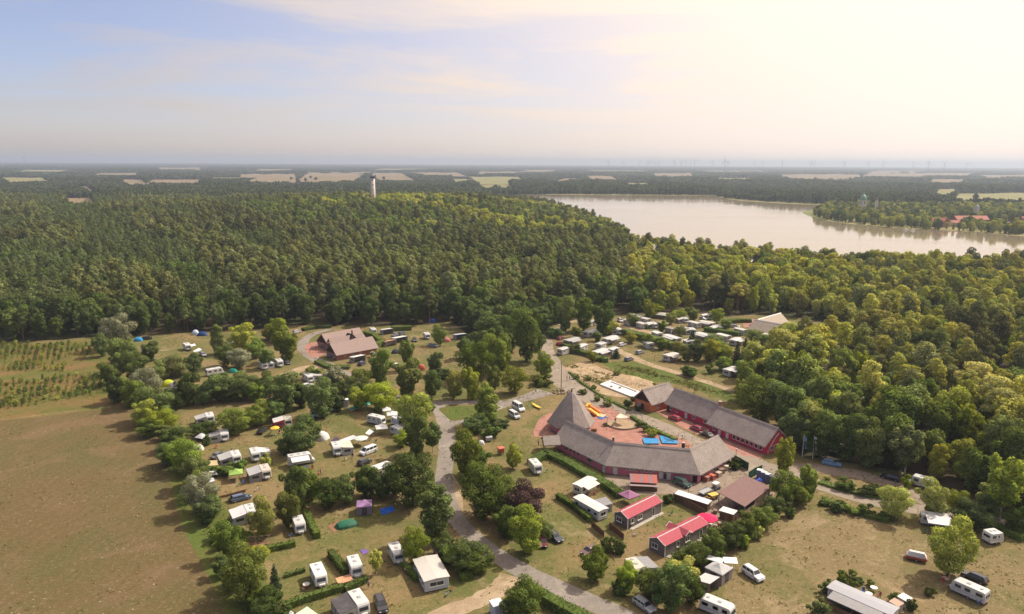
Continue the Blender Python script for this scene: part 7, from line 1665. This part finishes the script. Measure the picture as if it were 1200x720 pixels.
# tall mast with stones
p = U(657.5, 460); t = thing('mast', (p.x, p.y, 0.04), 0, 'tall thin mast standing in a stone ring at the road junction', 'mast')
MB().tube([(0, 0, 0), (0, 0, 10.5)], 0.16, 0.09, 8).build('pole', 'wood', t); MB().tube([(-0.9, 0, 10.0), (0.9, 0, 10.0)], 0.05, n=5).build('crossbar', 'wood', t); MB().lathe([(0.1, 10.4), (0.22, 10.6), (0.02, 10.9)], 8).build('top', 'dark_metal', t)
for i in range(16):
    a = i * 0.393 + rnd.uniform(-0.1, 0.1); r = rnd.uniform(1.6, 3.0); s = rnd.uniform(0.25, 0.55)
    b = bmesh.new(); bmesh.ops.create_icosphere(b, subdivisions=2, radius=s)
    for v in b.verts: v.co *= 1 + 0.35 * math.sin(v.co.x * 9 + i) * math.cos(v.co.y * 7 + i * 2); v.co.z *= 0.7
    me = bpy.data.meshes.new('boulder'); b.to_mesh(me); b.free()
    o = obj('boulder', me, 'stone'); o.location = (p.x + r * math.cos(a) * 1.3, p.y + r * math.sin(a) * 0.9, 0.15 + s * 0.25); tag(o, 'pale boulder in the stone ring round the tall mast', 'boulder', 'boulders round the mast')
# white pool shell under construction
q = [U(703, 452), U(715, 447.5), U(750, 461), U(741, 467)]; c = sum(q, Vector()) / 4
t = thing('pool_shell', (c.x, c.y, 0), 0, 'long white basin under construction beside the orange house', 'basin')
Q = [v - Vector((c.x, c.y, 0)) for v in q]; K = [v * 0.86 for v in Q]
MB().loft([[(v.x, v.y, 0) for v in Q], [(v.x, v.y, 0.55) for v in Q], [(v.x, v.y, 0.55) for v in K], [(v.x, v.y, 0.12) for v in K]], caps=False).build('rim', 'white_trim', t); MB().slab([(v.x, v.y, 0.14) for v in K], 0.1).build('floor', 'white_trim', t)
for f in (0.3, 0.62): 
    a, b = K[0].lerp(K[3], 0.2).lerp(K[1].lerp(K[2], f), f), K[3].lerp(K[2], f); MB().rbox(a.x - 0.5, a.x + 0.5, a.y - 0.3, a.y + 0.3, 0.16, 0.7, 0.05).build('building_block', 'concrete', t)
def heap(cx, cy, r, h, seed, label):
    p = U(cx, cy); b = bmesh.new(); bmesh.ops.create_grid(b, x_segments=14, y_segments=14, size=r); rg = random.Random(seed)
    for v in b.verts:
        d = math.hypot(v.co.x, v.co.y) / r; v.co.z = max(0, h * (1 - d * d)) * (0.7 + 0.4 * math.sin(v.co.x * 2.1 + seed) * math.cos(v.co.y * 1.7)) + rg.uniform(-0.06, 0.06) * (d < 0.95) - 0.06
    me = bpy.data.meshes.new('sand_heap'); b.to_mesh(me); b.free(); o = obj('sand_heap', me, 'sand', smooth=True); o.location = (p.x, p.y, 0); tag(o, label, 'heap', 'sand heaps'); return o
heap(735, 446, 6.5, 1.6, 3, 'broad sand heap behind the white basin'); heap(681, 436, 5.5, 1.3, 5, 'sand heap beside the road bend'); heap(752, 449, 4.5, 1.3, 8, 'small sand heap towards the green slope'); heap(700, 441, 4.0, 1.0, 9, 'low sand heap between the two bigger ones')
# flags
for i, (fx, ftop, fb, c) in enumerate(((927, 512, 536, (0.55, 0.55, 0.5)), (940, 510, 536, (0.25, 0.42, 0.62)), (952, 511, 538, (0.72, 0.72, 0.72)))):
    h, g = height_to(fx, fb, ftop)
    t = thing('flagpole', (g.x, g.y, 0), 0, ('bare flagpole left of the other two', 'flagpole with pale blue flag', 'flagpole with white flag')[i], 'flagpole', 'flagpoles before the wood')
    MB().tube([(0, 0, 0), (0, 0, h)], 0.09, 0.05, 6).build('pole', 'white_trim', t); MB().lathe([(0.02, h - 0.05), (0.12, h + 0.05), (0.02, h + 0.15)], 8).build('finial', 'grey_metal', t)
    if i:
        fl = MB(); vs = [(0.06 + 0.06 * r + 0.10 * s_ * math.sin(r * 0.5 + 1) + 0.5 * s_, 0.12 * math.sin(r * 0.8 + s_ * 3), h - 0.3 - r * 0.42) for r in range(10) for s_ in (0, 0.5, 1.0)]
        fl.add(vs, [(r * 3 + q_, r * 3 + q_ + 1, r * 3 + q_ + 4, r * 3 + q_ + 3) for r in range(9) for q_ in (0, 1)]); fl.build('flag', 'cloth', t, c)
# board fences, panel by panel
def fence(px, label, mat, h=1.8, step=2.0, posts='wood', name='fence', pan=0.0):
    line = [Vector((p.x, p.y, 0)) for p in poly_px(px)]; t = thing(name, line[0], 0, label, 'fence'); o0 = line[0]
    for a, b in zip(line, line[1:]):
        n = max(1, round((b - a).length / step)); d = (b - a).normalized(); rz = math.atan2(d.y, d.x); L = (b - a).length / n
        for i in range(n):
            s = a + d * L * i - o0
            p = MB().box(0.06, L - 0.06, -0.025, 0.025, 0.06, h + rnd.uniform(-0.04, 0.04)).build('panel', mat, t); p.location = s; p.rotation_euler = (0, 0, rz)
            p = MB().box(-0.05, 0.05, -0.05, 0.05, 0, h + 0.1).build('post', posts, t); p.location = s
    return t
fence([(789, 586), (808, 596), (826, 606)], 'brown board fence between the chalets and the yard', 'brown_boards')
fence([(866, 612), (880, 602), (905, 586)], 'pale plank fence along the right side of the yard', 'pale_boards', 1.7)
fence([(693, 618), (708, 631)], 'wooden panel fence at the end of the clipped hedge', 'brown_boards', 1.6); fence([(714, 620), (731, 634)], 'wooden panel fence before the first chalet', 'brown_boards', 1.6)
fence([(857, 541), (867, 546), (877, 552)], 'dark green board gate by the long house corner', 'green_boards', 2.2, 2.6, 'dark_metal'); fence([(877, 563), (884, 558), (893, 554)], 'dark green board gate beside the portable toilets', 'green_boards', 2.2, 2.6, 'dark_metal')
fence([(257, 585), (288, 577)], 'low dark rail fence behind the blue-grey car', 'brown_boards', 0.7)
# low store with white roof against the fence
p = at_px(812, 585, 1.6); t = thing('lean_to', p, math.radians(-40), 'low brown store with white sheet roof along the yard fence', 'store')
MB().box(-4.0, 4.0, -0.8, 0.8, 0, 1.9).build('wall', 'brown_boards', t); MB().slab([(-4.2, -1.0, 1.95), (4.2, -1.0, 1.95), (4.2, 1.0, 2.2), (-4.2, 1.0, 2.2)], 0.06).build('roof', 'gelcoat', t, (0.66, 0.66, 0.68))
for k in range(5): MB().box(-3.6 + k * 1.6, -2.4 + k * 1.6, -0.83, -0.8, 0.1, 1.7).build('door', 'brown_boards', t)
# snack stall with striped roof
p = at_px(754, 566, 1.3); t = thing('market_stall', p, math.radians(-6), 'market stall with red and grey striped roof behind the thatched house', 'stall')
for k in range(6):
    MB().slab([(-3.3 + k * 1.1, -1.6, 2.0), (-3.3 + (k + 1) * 1.1 - 0.01, -1.6, 2.0), (-3.3 + (k + 1) * 1.1 - 0.01, 1.4, 2.75), (-3.3 + k * 1.1, 1.4, 2.75)], 0.05).build('roof_panel', 'canvas', t, ((0.42, 0.12, 0.10) if k % 2 else (0.27, 0.16, 0.17)))
MB().slab([(-3.4, 1.42, 2.78), (3.4, 1.42, 2.78), (3.4, 2.0, 2.6), (-3.4, 2.0, 2.6)], 0.05).build('ridge_board', 'pale_boards', t)
for x in (-3.1, 0, 3.1):
    for y in (-1.4, 1.3): MB().box(x - 0.06, x + 0.06, y - 0.06, y + 0.06, 0, 2.0 + (y > 0) * 0.6).build('post', 'wood', t)
MB().rbox(-3.2, 3.2, -1.9, -1.4, 0.0, 0.95, 0.04).build('counter', 'brown_boards', t); MB().slab([(-3.5, -2.5, 1.5), (3.5, -2.5, 1.5), (3.5, -1.75, 1.62), (-3.5, -1.75, 1.62)], 0.05).build('canopy', 'canvas', t, (0.30, 0.22, 0.22)); MB().box(-3.1, 3.1, 1.28, 1.36, 0, 2.4).build('back_wall', 'brown_boards', t)
gazebo(737, 583.5, 3.4, (0.28, 0.13, 0.22), 0.6, label='mauve pyramid-roofed gazebo behind the first red chalet')
parasol(829, 606, 2.3, (0.75, 0.03, 0.10), 'large bright red parasol behind the second red chalet', 2.5)
# yard vehicles
p = at_px(827, 576.5, 0.5); t = thing('flat_trailer', p, math.radians(38), 'grey flat trailer in the yard', 'trailer')
MB().rbox(-1.9, 1.9, -1.0, 1.0, 0.55, 0.75, 0.03).build('bed', 'grey_metal', t)
for s in (-1, 1): MB().box(-1.9, 1.9, s * 0.98 - 0.02, s * 0.98 + 0.02, 0.76, 1.05).build('side_board', 'grey_metal', t); wheel(t, -0.2, s * 1.12, 0.3, 0.2, s)
MB().tube([(1.9, 0, 0.6), (3.2, 0, 0.5)], 0.06, n=5).build('drawbar', 'grey_metal', t)
p = at_px(839, 570, 0.9); t = thing('golf_cart', p, math.radians(40), 'small electric cart with white roof in the yard', 'cart')
MB().rbox(-1.2, 1.2, -0.6, 0.6, 0.3, 0.75, 0.08).build('body', 'plastic', t, (0.06, 0.06, 0.07)); MB().rbox(-1.0, 0.7, -0.65, 0.65, 1.78, 1.86, 0.03).build('roof', 'plastic', t, (0.72, 0.71, 0.7)); MB().rbox(-0.6, 0.1, -0.55, 0.55, 0.75, 1.05, 0.06).build('seat', 'plastic', t, (0.3, 0.26, 0.2)); MB().rbox(-0.75, -0.6, -0.55, 0.55, 0.75, 1.4, 0.05).build('backrest', 'plastic', t, (0.3, 0.26, 0.2))
for x in (-0.95, 0.65):
    for y in (-0.58, 0.58): MB().tube([(x, y, 0.7), (x, y, 1.8)], 0.025, n=5).build('post', 'grey_metal', t)
for x in (-0.75, 0.8):
    for s in (-1, 1): wheel(t, x, s * 0.64, 0.23, 0.18, s)
p = at_px(836, 581.5, 0.7); t = thing('mini_dumper', p, math.radians(30), 'yellow dumper machine beside the brown shed', 'machine')
MB().loft([[(-0.9, -0.6, 0.5), (0.9, -0.6, 0.5), (0.9, 0.6, 0.5), (-0.9, 0.6, 0.5)], [(-1.2, -0.8, 1.2), (1.2, -0.8, 1.2), (1.2, 0.8, 1.2), (-1.2, 0.8, 1.2)]]).build('skip', 'paint', t, (0.66, 0.42, 0.02)); MB().rbox(-1.9, -0.9, -0.5, 0.5, 0.35, 0.9, 0.06).build('engine', 'paint', t, (0.5, 0.33, 0.03)); MB().rbox(-1.6, -1.2, -0.3, 0.3, 0.9, 1.25, 0.05).build('seat', 'rubber', t)
for x in (-1.4, 0.5):
    for s in (-1, 1): wheel(t, x, s * 0.75, 0.35, 0.28, s)
box_thing('container', 900, 573, 'yellow lidded container at the right end of the brown shed', 'container', [('body', (-0.8, 0.8, -0.6, 0.6, 0, 1.1), 'plastic', (0.62, 0.45, 0.02)), ('lid', (-0.85, 0.85, -0.65, 0.65, 1.103, 1.22), 'plastic', (0.55, 0.4, 0.02))], 0.6, 1.1)
box_thing('tool_shed', 853, 604, 'small shed with white roof behind the red parasol', 'shed', [('wall', (-1.5, 1.5, -1.1, 1.1, 0, 2.0), 'brown_boards', None), ('roof', (-1.7, 1.7, -1.3, 1.3, 2.003, 2.14), 'gelcoat', (0.55, 0.58, 0.56)), ('door', (-0.4, 0.4, -1.14, -1.09, 0.05, 1.8), 'wood', None)], -0.65, 2.0)
box_thing('garden_shed', 516.5, 650, 'small dark brown shed roof behind the broad cream roof', 'shed', [('wall', (-1.2, 1.2, -1.0, 1.0, 0, 1.9), 'brown_boards', None), ('roof', (-1.5, 1.5, -1.3, 1.3, 1.903, 2.05), 'sheet_brown', None), ('door', (-0.4, 0.4, -1.04, -0.99, 0.05, 1.7), 'wood', None)], 0.5, 1.9)
box_thing('play_hut', 587, 528.5, 'small red play hut on the sandy meadow', 'play hut', [('body', (-0.7, 0.7, -0.7, 0.7, 0.7, 1.8), 'plastic', (0.42, 0.08, 0.05)), ('platform', (-0.8, 0.8, -0.8, 0.8, 0.55, 0.69), 'wood', None), ('post', (-0.7, -0.55, -0.7, -0.55, 0, 0.55), 'wood', None), ('post', (0.55, 0.7, -0.7, -0.55, 0, 0.55), 'wood', None), ('post', (0.55, 0.7, 0.55, 0.7, 0, 0.55), 'wood', None), ('post', (-0.7, -0.55, 0.55, 0.7, 0, 0.55), 'wood', None), ('roof', (-0.9, 0.9, -0.9, 0.9, 1.803, 1.95), 'plastic', (0.5, 0.12, 0.07))], 0.4, 2.0)
box_thing('grill_box', 573, 515, 'grey box on posts on the play meadow', 'box', [('body', (-0.9, 0.9, -0.6, 0.6, 0.4, 1.3), 'plastic', (0.3, 0.29, 0.3)), ('lid', (-0.95, 0.95, -0.65, 0.65, 1.303, 1.4), 'plastic', (0.45, 0.45, 0.45)), ('leg', (-0.8, -0.65, -0.5, -0.35, 0, 0.4), 'wood', None), ('leg', (0.65, 0.8, 0.35, 0.5, 0, 0.4), 'wood', None)], 0.3, 1.3)
dome_tent(564, 519, 1.8, 1.6, 1.2, (0.62, 0.62, 0.6), 0.2, label='tiny white tent left of the grey box on the play meadow')
# goods and carts stored by the gable end
JUNK = [(822, 560, (0.4, 0.1, 0.08)), (826, 558, (0.35, 0.2, 0.12)), (831, 556, (0.5, 0.35, 0.2)), (836, 553, (0.3, 0.3, 0.32)), (841, 551, (0.45, 0.4, 0.35)), (845, 553, (0.2, 0.13, 0.1)), (850, 549, (0.5, 0.42, 0.3)), (854, 545, (0.22, 0.22, 0.24)), (834, 560, (0.42, 0.1, 0.06)), (842, 557, (0.35, 0.28, 0.22)), (828, 562, (0.3, 0.12, 0.1))]
for i, (jx, jy, c) in enumerate(JUNK):
    w = rnd.uniform(0.45, 0.8)
    box_thing('storage_crate', jx, jy, 'wooden storage crate among the goods piled at the thatched house gable', 'crate', [('body', (-w, w, -w * 0.8, w * 0.8, 0, w * 1.5), 'plastic', c), ('lid', (-w * 1.05, w * 1.05, -w * 0.85, w * 0.85, w * 1.5 + 0.003, w * 1.5 + 0.1), 'plastic', tuple(x * 1.2 for x in c)), ('lath', (-w - 0.03, -w + 0.0, -w * 0.5, -w * 0.3, 0.05, w * 1.45), 'wood', None)], rnd.uniform(0, 3), 0.8, 'goods piled at the gable')
for i, (jx, jy) in enumerate(((849, 598), (856, 600), (862, 594), (868, 590), (846, 594), (838, 600), (833, 615), (838, 617), (828, 619), (843, 614))):
    s = rnd.uniform(0.35, 0.6); c = rnd.choice(((0.62, 0.6, 0.58), (0.35, 0.25, 0.2), (0.5, 0.5, 0.52), (0.25, 0.12, 0.1)))
    box_thing('yard_box', jx, jy, 'pale box among the clutter between the brown shed and the red parasol', 'box', [('body', (-s, s, -s * 0.7, s * 0.7, 0, s * 1.2), 'plastic', c), ('lid', (-s * 1.04, s * 1.04, -s * 0.74, s * 0.74, s * 1.2 + 0.003, s * 1.2 + 0.08), 'plastic', tuple(x * 0.8 for x in c))], rnd.uniform(0, 3), 0.6, 'clutter in the yard')
def table_set(cx, cy, label, c=(0.6, 0.58, 0.55)):
    t = thing('camp_table', at_px(cx, cy, 0.5), rnd.uniform(0, 3), label, 'table'); MB().lathe([(0.62, 0.68), (0.65, 0.70), (0.65, 0.74), (0.62, 0.76)], 14).build('table_top', 'plastic', t, c)
    for a in range(4): MB().tube([(0.5 * math.cos(a * 1.57), 0.5 * math.sin(a * 1.57), 0), (0.2 * math.cos(a * 1.57), 0.2 * math.sin(a * 1.57), 0.69)], 0.03, n=5).build('leg', 'grey_metal', t)
table_set(359, 686, 'round white table left of the caravan with two roof hatches'); table_set(1018, 697, 'pale camp table between shrubs and the grey-roofed static caravan'); table_set(1024, 690, 'white camp table nearest the shrubs by the grey-roofed static caravan', (0.7, 0.69, 0.67)); table_set(855, 666, 'pale camp table in front of the white square canopy'); table_set(841, 433, 'white table on the rear meadow beside dark bush', (0.7, 0.69, 0.67)); table_set(1108, 679, 'camp table with gear at the caravan drawbar', (0.5, 0.35, 0.3))
# wooden deck with cross-braced rail
p = at_px(302, 640, 0.2); t = thing('deck', p, math.radians(12), 'wooden deck with cross-braced railing beside the hedge', 'deck')
for k in range(9): MB().box(-2.2, 2.2, -1.8 + k * 0.4, -1.43 + k * 0.4, 0.05, 0.16).build('plank', 'wood', t)
for x in (-2.15, -0.7, 0.75, 2.15): MB().box(x - 0.05, x + 0.05, 1.85, 1.95, 0, 1.3).build('post', 'pale_boards', t)
for a, b in ((-2.15, -0.7), (-0.7, 0.75), (0.75, 2.15)):
    MB().tube([(a, 1.9, 0.2), (b, 1.9, 1.2)], 0.045, n=4).build('brace', 'pale_boards', t); MB().tube([(a, 1.9, 1.2), (b, 1.9, 0.2)], 0.04, n=4).build('brace', 'pale_boards', t)
MB().box(-2.2, 2.2, 1.84, 1.96, 1.303, 1.38).build('handrail', 'pale_boards', t)
# street lamps
for i, (lx, lb, lt) in enumerate(((708, 477, 467), (711, 504, 490), (752, 498, 488), (799, 523, 511), (862, 541, 528))):
    h, g = height_to(lx, lb, lt); t = thing('street_lamp', (g.x, g.y, 0.03), 0, ('thin lamp post by the road opposite the inflatable slide', 'thin lamp post beside the sand terrace', 'thin lamp post at the road edge of the court', 'thin lamp post near the blue play mats', 'short lamp post at the thatched house gable')[i], 'lamp post', 'lamp posts')
    MB().tube([(0, 0, 0), (0, 0, h)], 0.07, 0.05, 6).build('pole', 'dark_metal', t); MB().lathe([(0.08, h), (0.24, h + 0.1), (0.2, h + 0.4), (0.03, h + 0.5)], 8).build('lamp_head', 'grey_metal', t)
# ---- folding chairs about the pitches
def build_chair():
    t = thing('camp_chair')
    MB().box(-0.25, 0.25, -0.25, 0.25, 0.40, 0.44).build('seat', 'cloth', t); MB().loft([[(-0.25, -0.27, 0.44), (0.25, -0.27, 0.44), (0.25, -0.23, 0.44), (-0.25, -0.23, 0.44)], [(-0.25, -0.42, 1.0), (0.25, -0.42, 1.0), (0.25, -0.38, 1.0), (-0.25, -0.38, 1.0)]]).build('backrest', 'cloth', t)
    for x in (-0.25, 0.25):
        MB().tube([(x, -0.3, 0), (x, 0.25, 0.62)], 0.02, n=4).build('leg', 'grey_metal', t); MB().tube([(x, 0.3, 0), (x, -0.25, 0.44)], 0.02, n=4).build('leg', 'grey_metal', t); MB().box(x - 0.03, x + 0.03, -0.3, 0.25, 0.62, 0.66).build('armrest', 'plastic', t, (0.1, 0.1, 0.1))
    return t
for cx, cy in ((356, 690), (362, 684), (340, 628), (412, 684), (476, 668), (530, 690), (524, 696), (286, 566), (280, 568), (318, 506), (327, 507), (413, 535), (405, 538), (360, 548), (366, 549), (434, 515), (440, 517), (640, 552), (680, 580), (698, 578), (858, 668), (851, 672), (1012, 693), (1030, 698), (1085, 622), (1092, 624), (1146, 706), (1105, 682), (755, 682), (300, 574), (270, 528), (254, 524), (832, 612), (836, 620), (744, 626), (786, 602)):
    t = proto('chair', build_chair); t.name = 'camp_chair'; t.location = at_px(cx, cy, 0.4); t.rotation_euler = (0, 0, rnd.uniform(0, 6.28)); c = rnd.choice(((0.06, 0.1, 0.3), (0.35, 0.06, 0.05), (0.08, 0.2, 0.1), (0.5, 0.5, 0.48), (0.05, 0.05, 0.06)))
    recolor(t, ('seat', 'backrest'), c); want(t, 'small folding camp chair', 'chair', 'folding chairs about the pitches')
# ---- people
def body_mesh(pose):
    legs = {'stand': ((0.10, 0.02), (-0.10, -0.02)), 'walk': ((0.10, 0.26), (-0.10, -0.26)), 'sit': ((0.12, 0.0), (-0.12, 0.0))}[pose]
    J, E, Rr = [], [], []
    def j(p, r): J.append(p); Rr.append(r); return len(J) - 1
    hz_ = 0.46 if pose == 'sit' else 0.94
    pel = j((0, 0, hz_), 0.15); ch = j((0, 0.02, hz_ + 0.42), 0.16); nk = j((0, 0.02, hz_ + 0.58), 0.065); hd = j((0, 0.04, hz_ + 0.70), 0.105); tp = j((0, 0.04, hz_ + 0.80), 0.085)
    E += [(pel, ch), (ch, nk), (nk, hd), (hd, tp)]
    for s, (lx, ly) in zip((1, -1), legs):
        hp = j((s * 0.10, 0, hz_ - 0.05), 0.10)
        if pose == 'sit': kn = j((s * 0.14, 0.44, hz_ - 0.02), 0.07); an = j((s * 0.14, 0.46, 0.09), 0.05); ft = j((s * 0.14, 0.62, 0.05), 0.045)
        else: kn = j((s * 0.10, ly * 0.6 + 0.04, 0.50), 0.07); an = j((s * 0.10, ly, 0.09), 0.05); ft = j((s * 0.11, ly + 0.18, 0.05), 0.045)
        E += [(pel, hp), (hp, kn), (kn, an), (an, ft)]
        shd = j((s * 0.20, 0.02, hz_ + 0.47), 0.075); el = j((s * 0.27, -ly * 0.5 + (0.1 if pose == 'sit' else 0), hz_ + 0.20), 0.052); hn = j((s * 0.26, -ly * 0.8 + (0.32 if pose == 'sit' else 0.08), hz_ - 0.02 if pose != 'sit' else hz_ + 0.06), 0.042)
        E += [(ch, shd), (shd, el), (el, hn)]
    me = bpy.data.meshes.new('body'); me.from_pydata(J, E, []); o = bpy.data.objects.new('body_draft', me); col.objects.link(o)
    md = o.modifiers.new('skin', 'SKIN'); o.modifiers.new('sub', 'SUBSURF').levels = 1
    for v, r in zip(me.skin_vertices[0].data, Rr): v.radius = (r, r)
    me.skin_vertices[0].data[0].use_root = True
    dg = bpy.context.evaluated_depsgraph_get(); ev = bpy.data.meshes.new_from_object(o.evaluated_get(dg)); bpy.data.objects.remove(o)
    mi = []
    for p in ev.polygons:
        z = p.center.z - hz_; arm = abs(p.center.x) > 0.235 and z < 0.28
        mi.append(0 if z > 0.53 or arm or (pose != 'sit' and p.center.z < 0.42) else 1 if z > 0.02 and not (pose == 'sit' and p.center.y > 0.2) else 2)
    ev.materials.clear()
    for _ in range(3): ev.materials.append(None)
    ev.polygons.foreach_set('material_index', mi); ev.polygons.foreach_set('use_smooth', [True] * len(mi)); ev.name = 'body'
    return ev
flat_mat('skin', (0.45, 0.27, 0.19), 0.6, 0.3, var=0.05); flat_mat('hair_brown', (0.06, 0.035, 0.02), 0.8, 0.2); flat_mat('hair_fair', (0.30, 0.2, 0.1), 0.8, 0.2)
CL = {k: flat_mat('cloth_' + k, c, 0.95, 0.1, var=0.12, scale=8) for k, c in {'white': (0.7, 0.7, 0.68), 'red': (0.45, 0.06, 0.05), 'blue': (0.06, 0.12, 0.35), 'black': (0.025, 0.025, 0.03), 'orange': (0.55, 0.2, 0.06), 'grey': (0.25, 0.25, 0.27), 'pink': (0.6, 0.25, 0.3), 'denim': (0.09, 0.13, 0.22)}.items()}
BM = {p: body_mesh(p) for p in ('stand', 'walk', 'sit')}
def person(cx, cy, pose, shirt, legs, hair, label, rz=0.0, z=0.04, s=1.0):
    g = U(cx, cy); t = thing('person', (g.x, g.y, z), rz, label, 'person'); t.scale = (s, s, s)
    o = bpy.data.objects.new('body', BM[pose]); col.objects.link(o); o.parent = t
    for sl, m in zip(o.material_slots, (MATS['skin'], CL[shirt], CL[legs])): sl.link = 'OBJECT'; sl.material = m
    hz_ = 0.46 if pose == 'sit' else 0.94
    MB().lathe([(0.09, -0.06), (0.125, 0.0), (0.12, 0.07), (0.06, 0.125), (0.01, 0.135)], 10, (0, 0.02, hz_ + 0.76)).build('hair', hair, t, smooth=True)
    MB().lathe([(0.001, -0.02), (0.022, 0.0), (0.001, 0.03)], 6, (0, 0.15, hz_ + 0.70)).build('nose', 'skin', t)
    return t
person(628, 461, 'walk', 'blue', 'denim', 'hair_brown', 'person in blue walking on the road left of the mast', 1.4); person(625, 463, 'walk', 'white', 'grey', 'hair_fair', 'person in white walking beside the one in blue', 1.4)
person(664.5, 446, 'stand', 'black', 'denim', 'hair_brown', 'person in black standing behind the mast', 2.0); person(667.5, 446.5, 'walk', 'red', 'black', 'hair_brown', 'person in red walking behind the mast', 2.4)
person(374, 558, 'sit', 'orange', 'denim', 'hair_brown', 'person in orange sitting on the lawn right of the motorhome', 0.8); person(376, 556.5, 'stand', 'pink', 'grey', 'hair_fair', 'person in pink standing beside the sitting one', 2.6)
person(432, 690, 'stand', 'grey', 'black', 'hair_brown', 'person in grey standing above the black off-road car', 3.4); person(451, 580, 'stand', 'orange', 'denim', 'hair_brown', 'person in orange under the trees behind the blue groundsheet', 0.5); person(460, 580, 'stand', 'blue', 'blue', 'hair_brown', 'person in blue under the trees behind the blue groundsheet', 2.5)
person(631, 522.5, 'stand', 'blue', 'black', 'hair_brown', 'person in blue by the porch of the pink thatched house', 2.0); person(636, 521.5, 'stand', 'red', 'grey', 'hair_fair', 'person in red by the porch of the pink thatched house', 1.0)
person(721, 496, 'sit', 'black', 'denim', 'hair_brown', 'person in black sitting on the edge of the sand terrace', 3.0, 0.45); person(720, 505, 'stand', 'white', 'pink', 'hair_fair', 'person in white before the sand terrace', 1.0); person(718, 504, 'stand', 'pink', 'white', 'hair_brown', 'person in pink beside the sand terrace', 0.4, s=0.8)
# ================================================================ labels that say where each remaining thing stands
LAND = [('the green gazebo', 276, 557), ('the purple gazebo', 427, 594), ('the blue groundsheet', 453, 598), ('the yellow parasol', 322, 501), ('the white van', 431, 529), ('the long motorhome', 353, 538), ('the sanitary house', 405, 400), ('the triangular grass island', 550, 483), ('the pointed thatched hall', 670, 485), ('the orange house', 765, 466),
        ('the red parasol', 829, 606), ('the first red-roofed chalet', 748, 602), ('the second red-roofed chalet', 797, 630), ('the brown-roofed shed', 873, 576), ('the white toilet hut', 405, 472), ('the teal pool', 422, 476), ('the tall mast', 657, 445), ('the white basin', 727, 457), ('the snack house', 906, 383), ('the lime-yellow tent', 197, 450), ('the white off-road car', 883, 673), ('the light blue car', 975, 543),
        ('the striped market stall', 754, 566), ('the small red play hut', 587, 528), ('the wooden deck', 302, 640), ('the broad cream roof', 505, 671), ('the tent trailer', 1075, 652), ('the flagpoles', 940, 524), ('the white minibus', 607, 479), ('the black estate car by the purple-leaved tree', 650, 629), ('the long crimson house', 865, 500), ('the sand terrace', 729, 499), ('the sapling field', 60, 440), ('the dark green tent', 404, 614), ('the grey pavilion tent', 842, 672),
        ('the striped white caravan', 1137, 693), ('the very small caravan', 1164, 629), ('the grey-roofed static caravan', 1010, 705), ('the red-walled awning', 324, 494), ('the blue-grey estate car', 282, 584), ('the large white frame tent', 468, 397), ('the green slope', 790, 445), ('the white caravan on the forest lane', 1081, 565), ('the purple mat', 427, 647), ('the blue play mats', 775, 517), ('the road bend', 645, 400), ('the forest edge', 440, 380), ('the upper sandy lane', 765, 390), ('the lower sandy lane', 760, 427), ('the silver estate car by the snack house', 861, 383), ('the single conifer between the sandy lanes', 811, 396), ('the bright blue tent', 162, 398), ('the teal tent', 273, 434), ('the long low caravan', 251, 436), ('the navy blue tent', 237, 391), ('the pair of pointed conifers', 868, 412)]
used_labels = set(o['label'] for o in scene.objects if 'label' in o and 'category' in o)
VARI = ['', 'slightly ', 'well ', 'far ']
def rel(dx, dy):
    d = math.hypot(dx, dy * 1.4)
    near = 'just ' if d < 22 else '' if d < 60 else 'well '
    a = abs(dx); b = abs(dy) * 1.4
    if a > 2.2 * b: return near + ('right of' if dx > 0 else 'left of')
    if b > 2.2 * a: return near + ('in front of' if dy > 0 else 'behind')
    return near + (('to the front right of' if dx > 0 else 'to the front left of') if dy > 0 else ('to the rear right of' if dx > 0 else 'to the rear left of'))
for t, desc, cat, grp in REG:
    x, y = pix(t.matrix_world.translation if False else t.location)
    L = sorted(LAND, key=lambda q: math.hypot(q[1] - x, (q[2] - y) * 1.4))
    done = None
    for q in L[:9]:
        dx, dy = x - q[1], y - q[2]
        if math.hypot(dx, dy) < 4 and desc.split()[0] in q[0]: continue
        lab = desc + ' ' + rel(dx, dy) + ' ' + q[0]
        if lab not in used_labels and len(lab.split()) <= 16: done = lab; break
    if not done:
        for a in L[:5]:
            for b in L[:8]:
                if a is b: continue
                lab = desc + ' between ' + a[0] + ' and ' + b[0]
                if lab not in used_labels and len(lab.split()) <= 16: done = lab; break
            if done: break
    done = done or desc + ' ' + rel(x - L[0][1], y - L[0][2]) + ' ' + L[0][0]
    used_labels.add(done); tag(t, done, cat, grp)
# ================================================================ the air
hz_m, nt, out = new_mat('haze')
def air(color, dens, g):
    pv = nd(nt, 'ShaderNodeVolumePrincipled')
    pv.inputs['Color'].default_value = (*color, 1); pv.inputs['Density'].default_value = dens; pv.inputs['Anisotropy'].default_value = g
    return pv.outputs[0]
ad = nd(nt, 'ShaderNodeAddShader')                                   # blue air and pale summer dust
nt.links.new(air((0.38, 0.62, 1.0), 6.0e-5, 0.0), ad.inputs[0]); nt.links.new(air((1.0, 0.95, 0.87), 5.8e-5, 0.64), ad.inputs[1])
nt.links.new(ad.outputs[0], out.inputs['Volume'])
hz = MB().box(-15500, 15500, -900, 22300, -3, 153).build('haze', 'haze'); hz['kind'] = 'stuff'; hz['label'] = 'thin summer haze in the air'
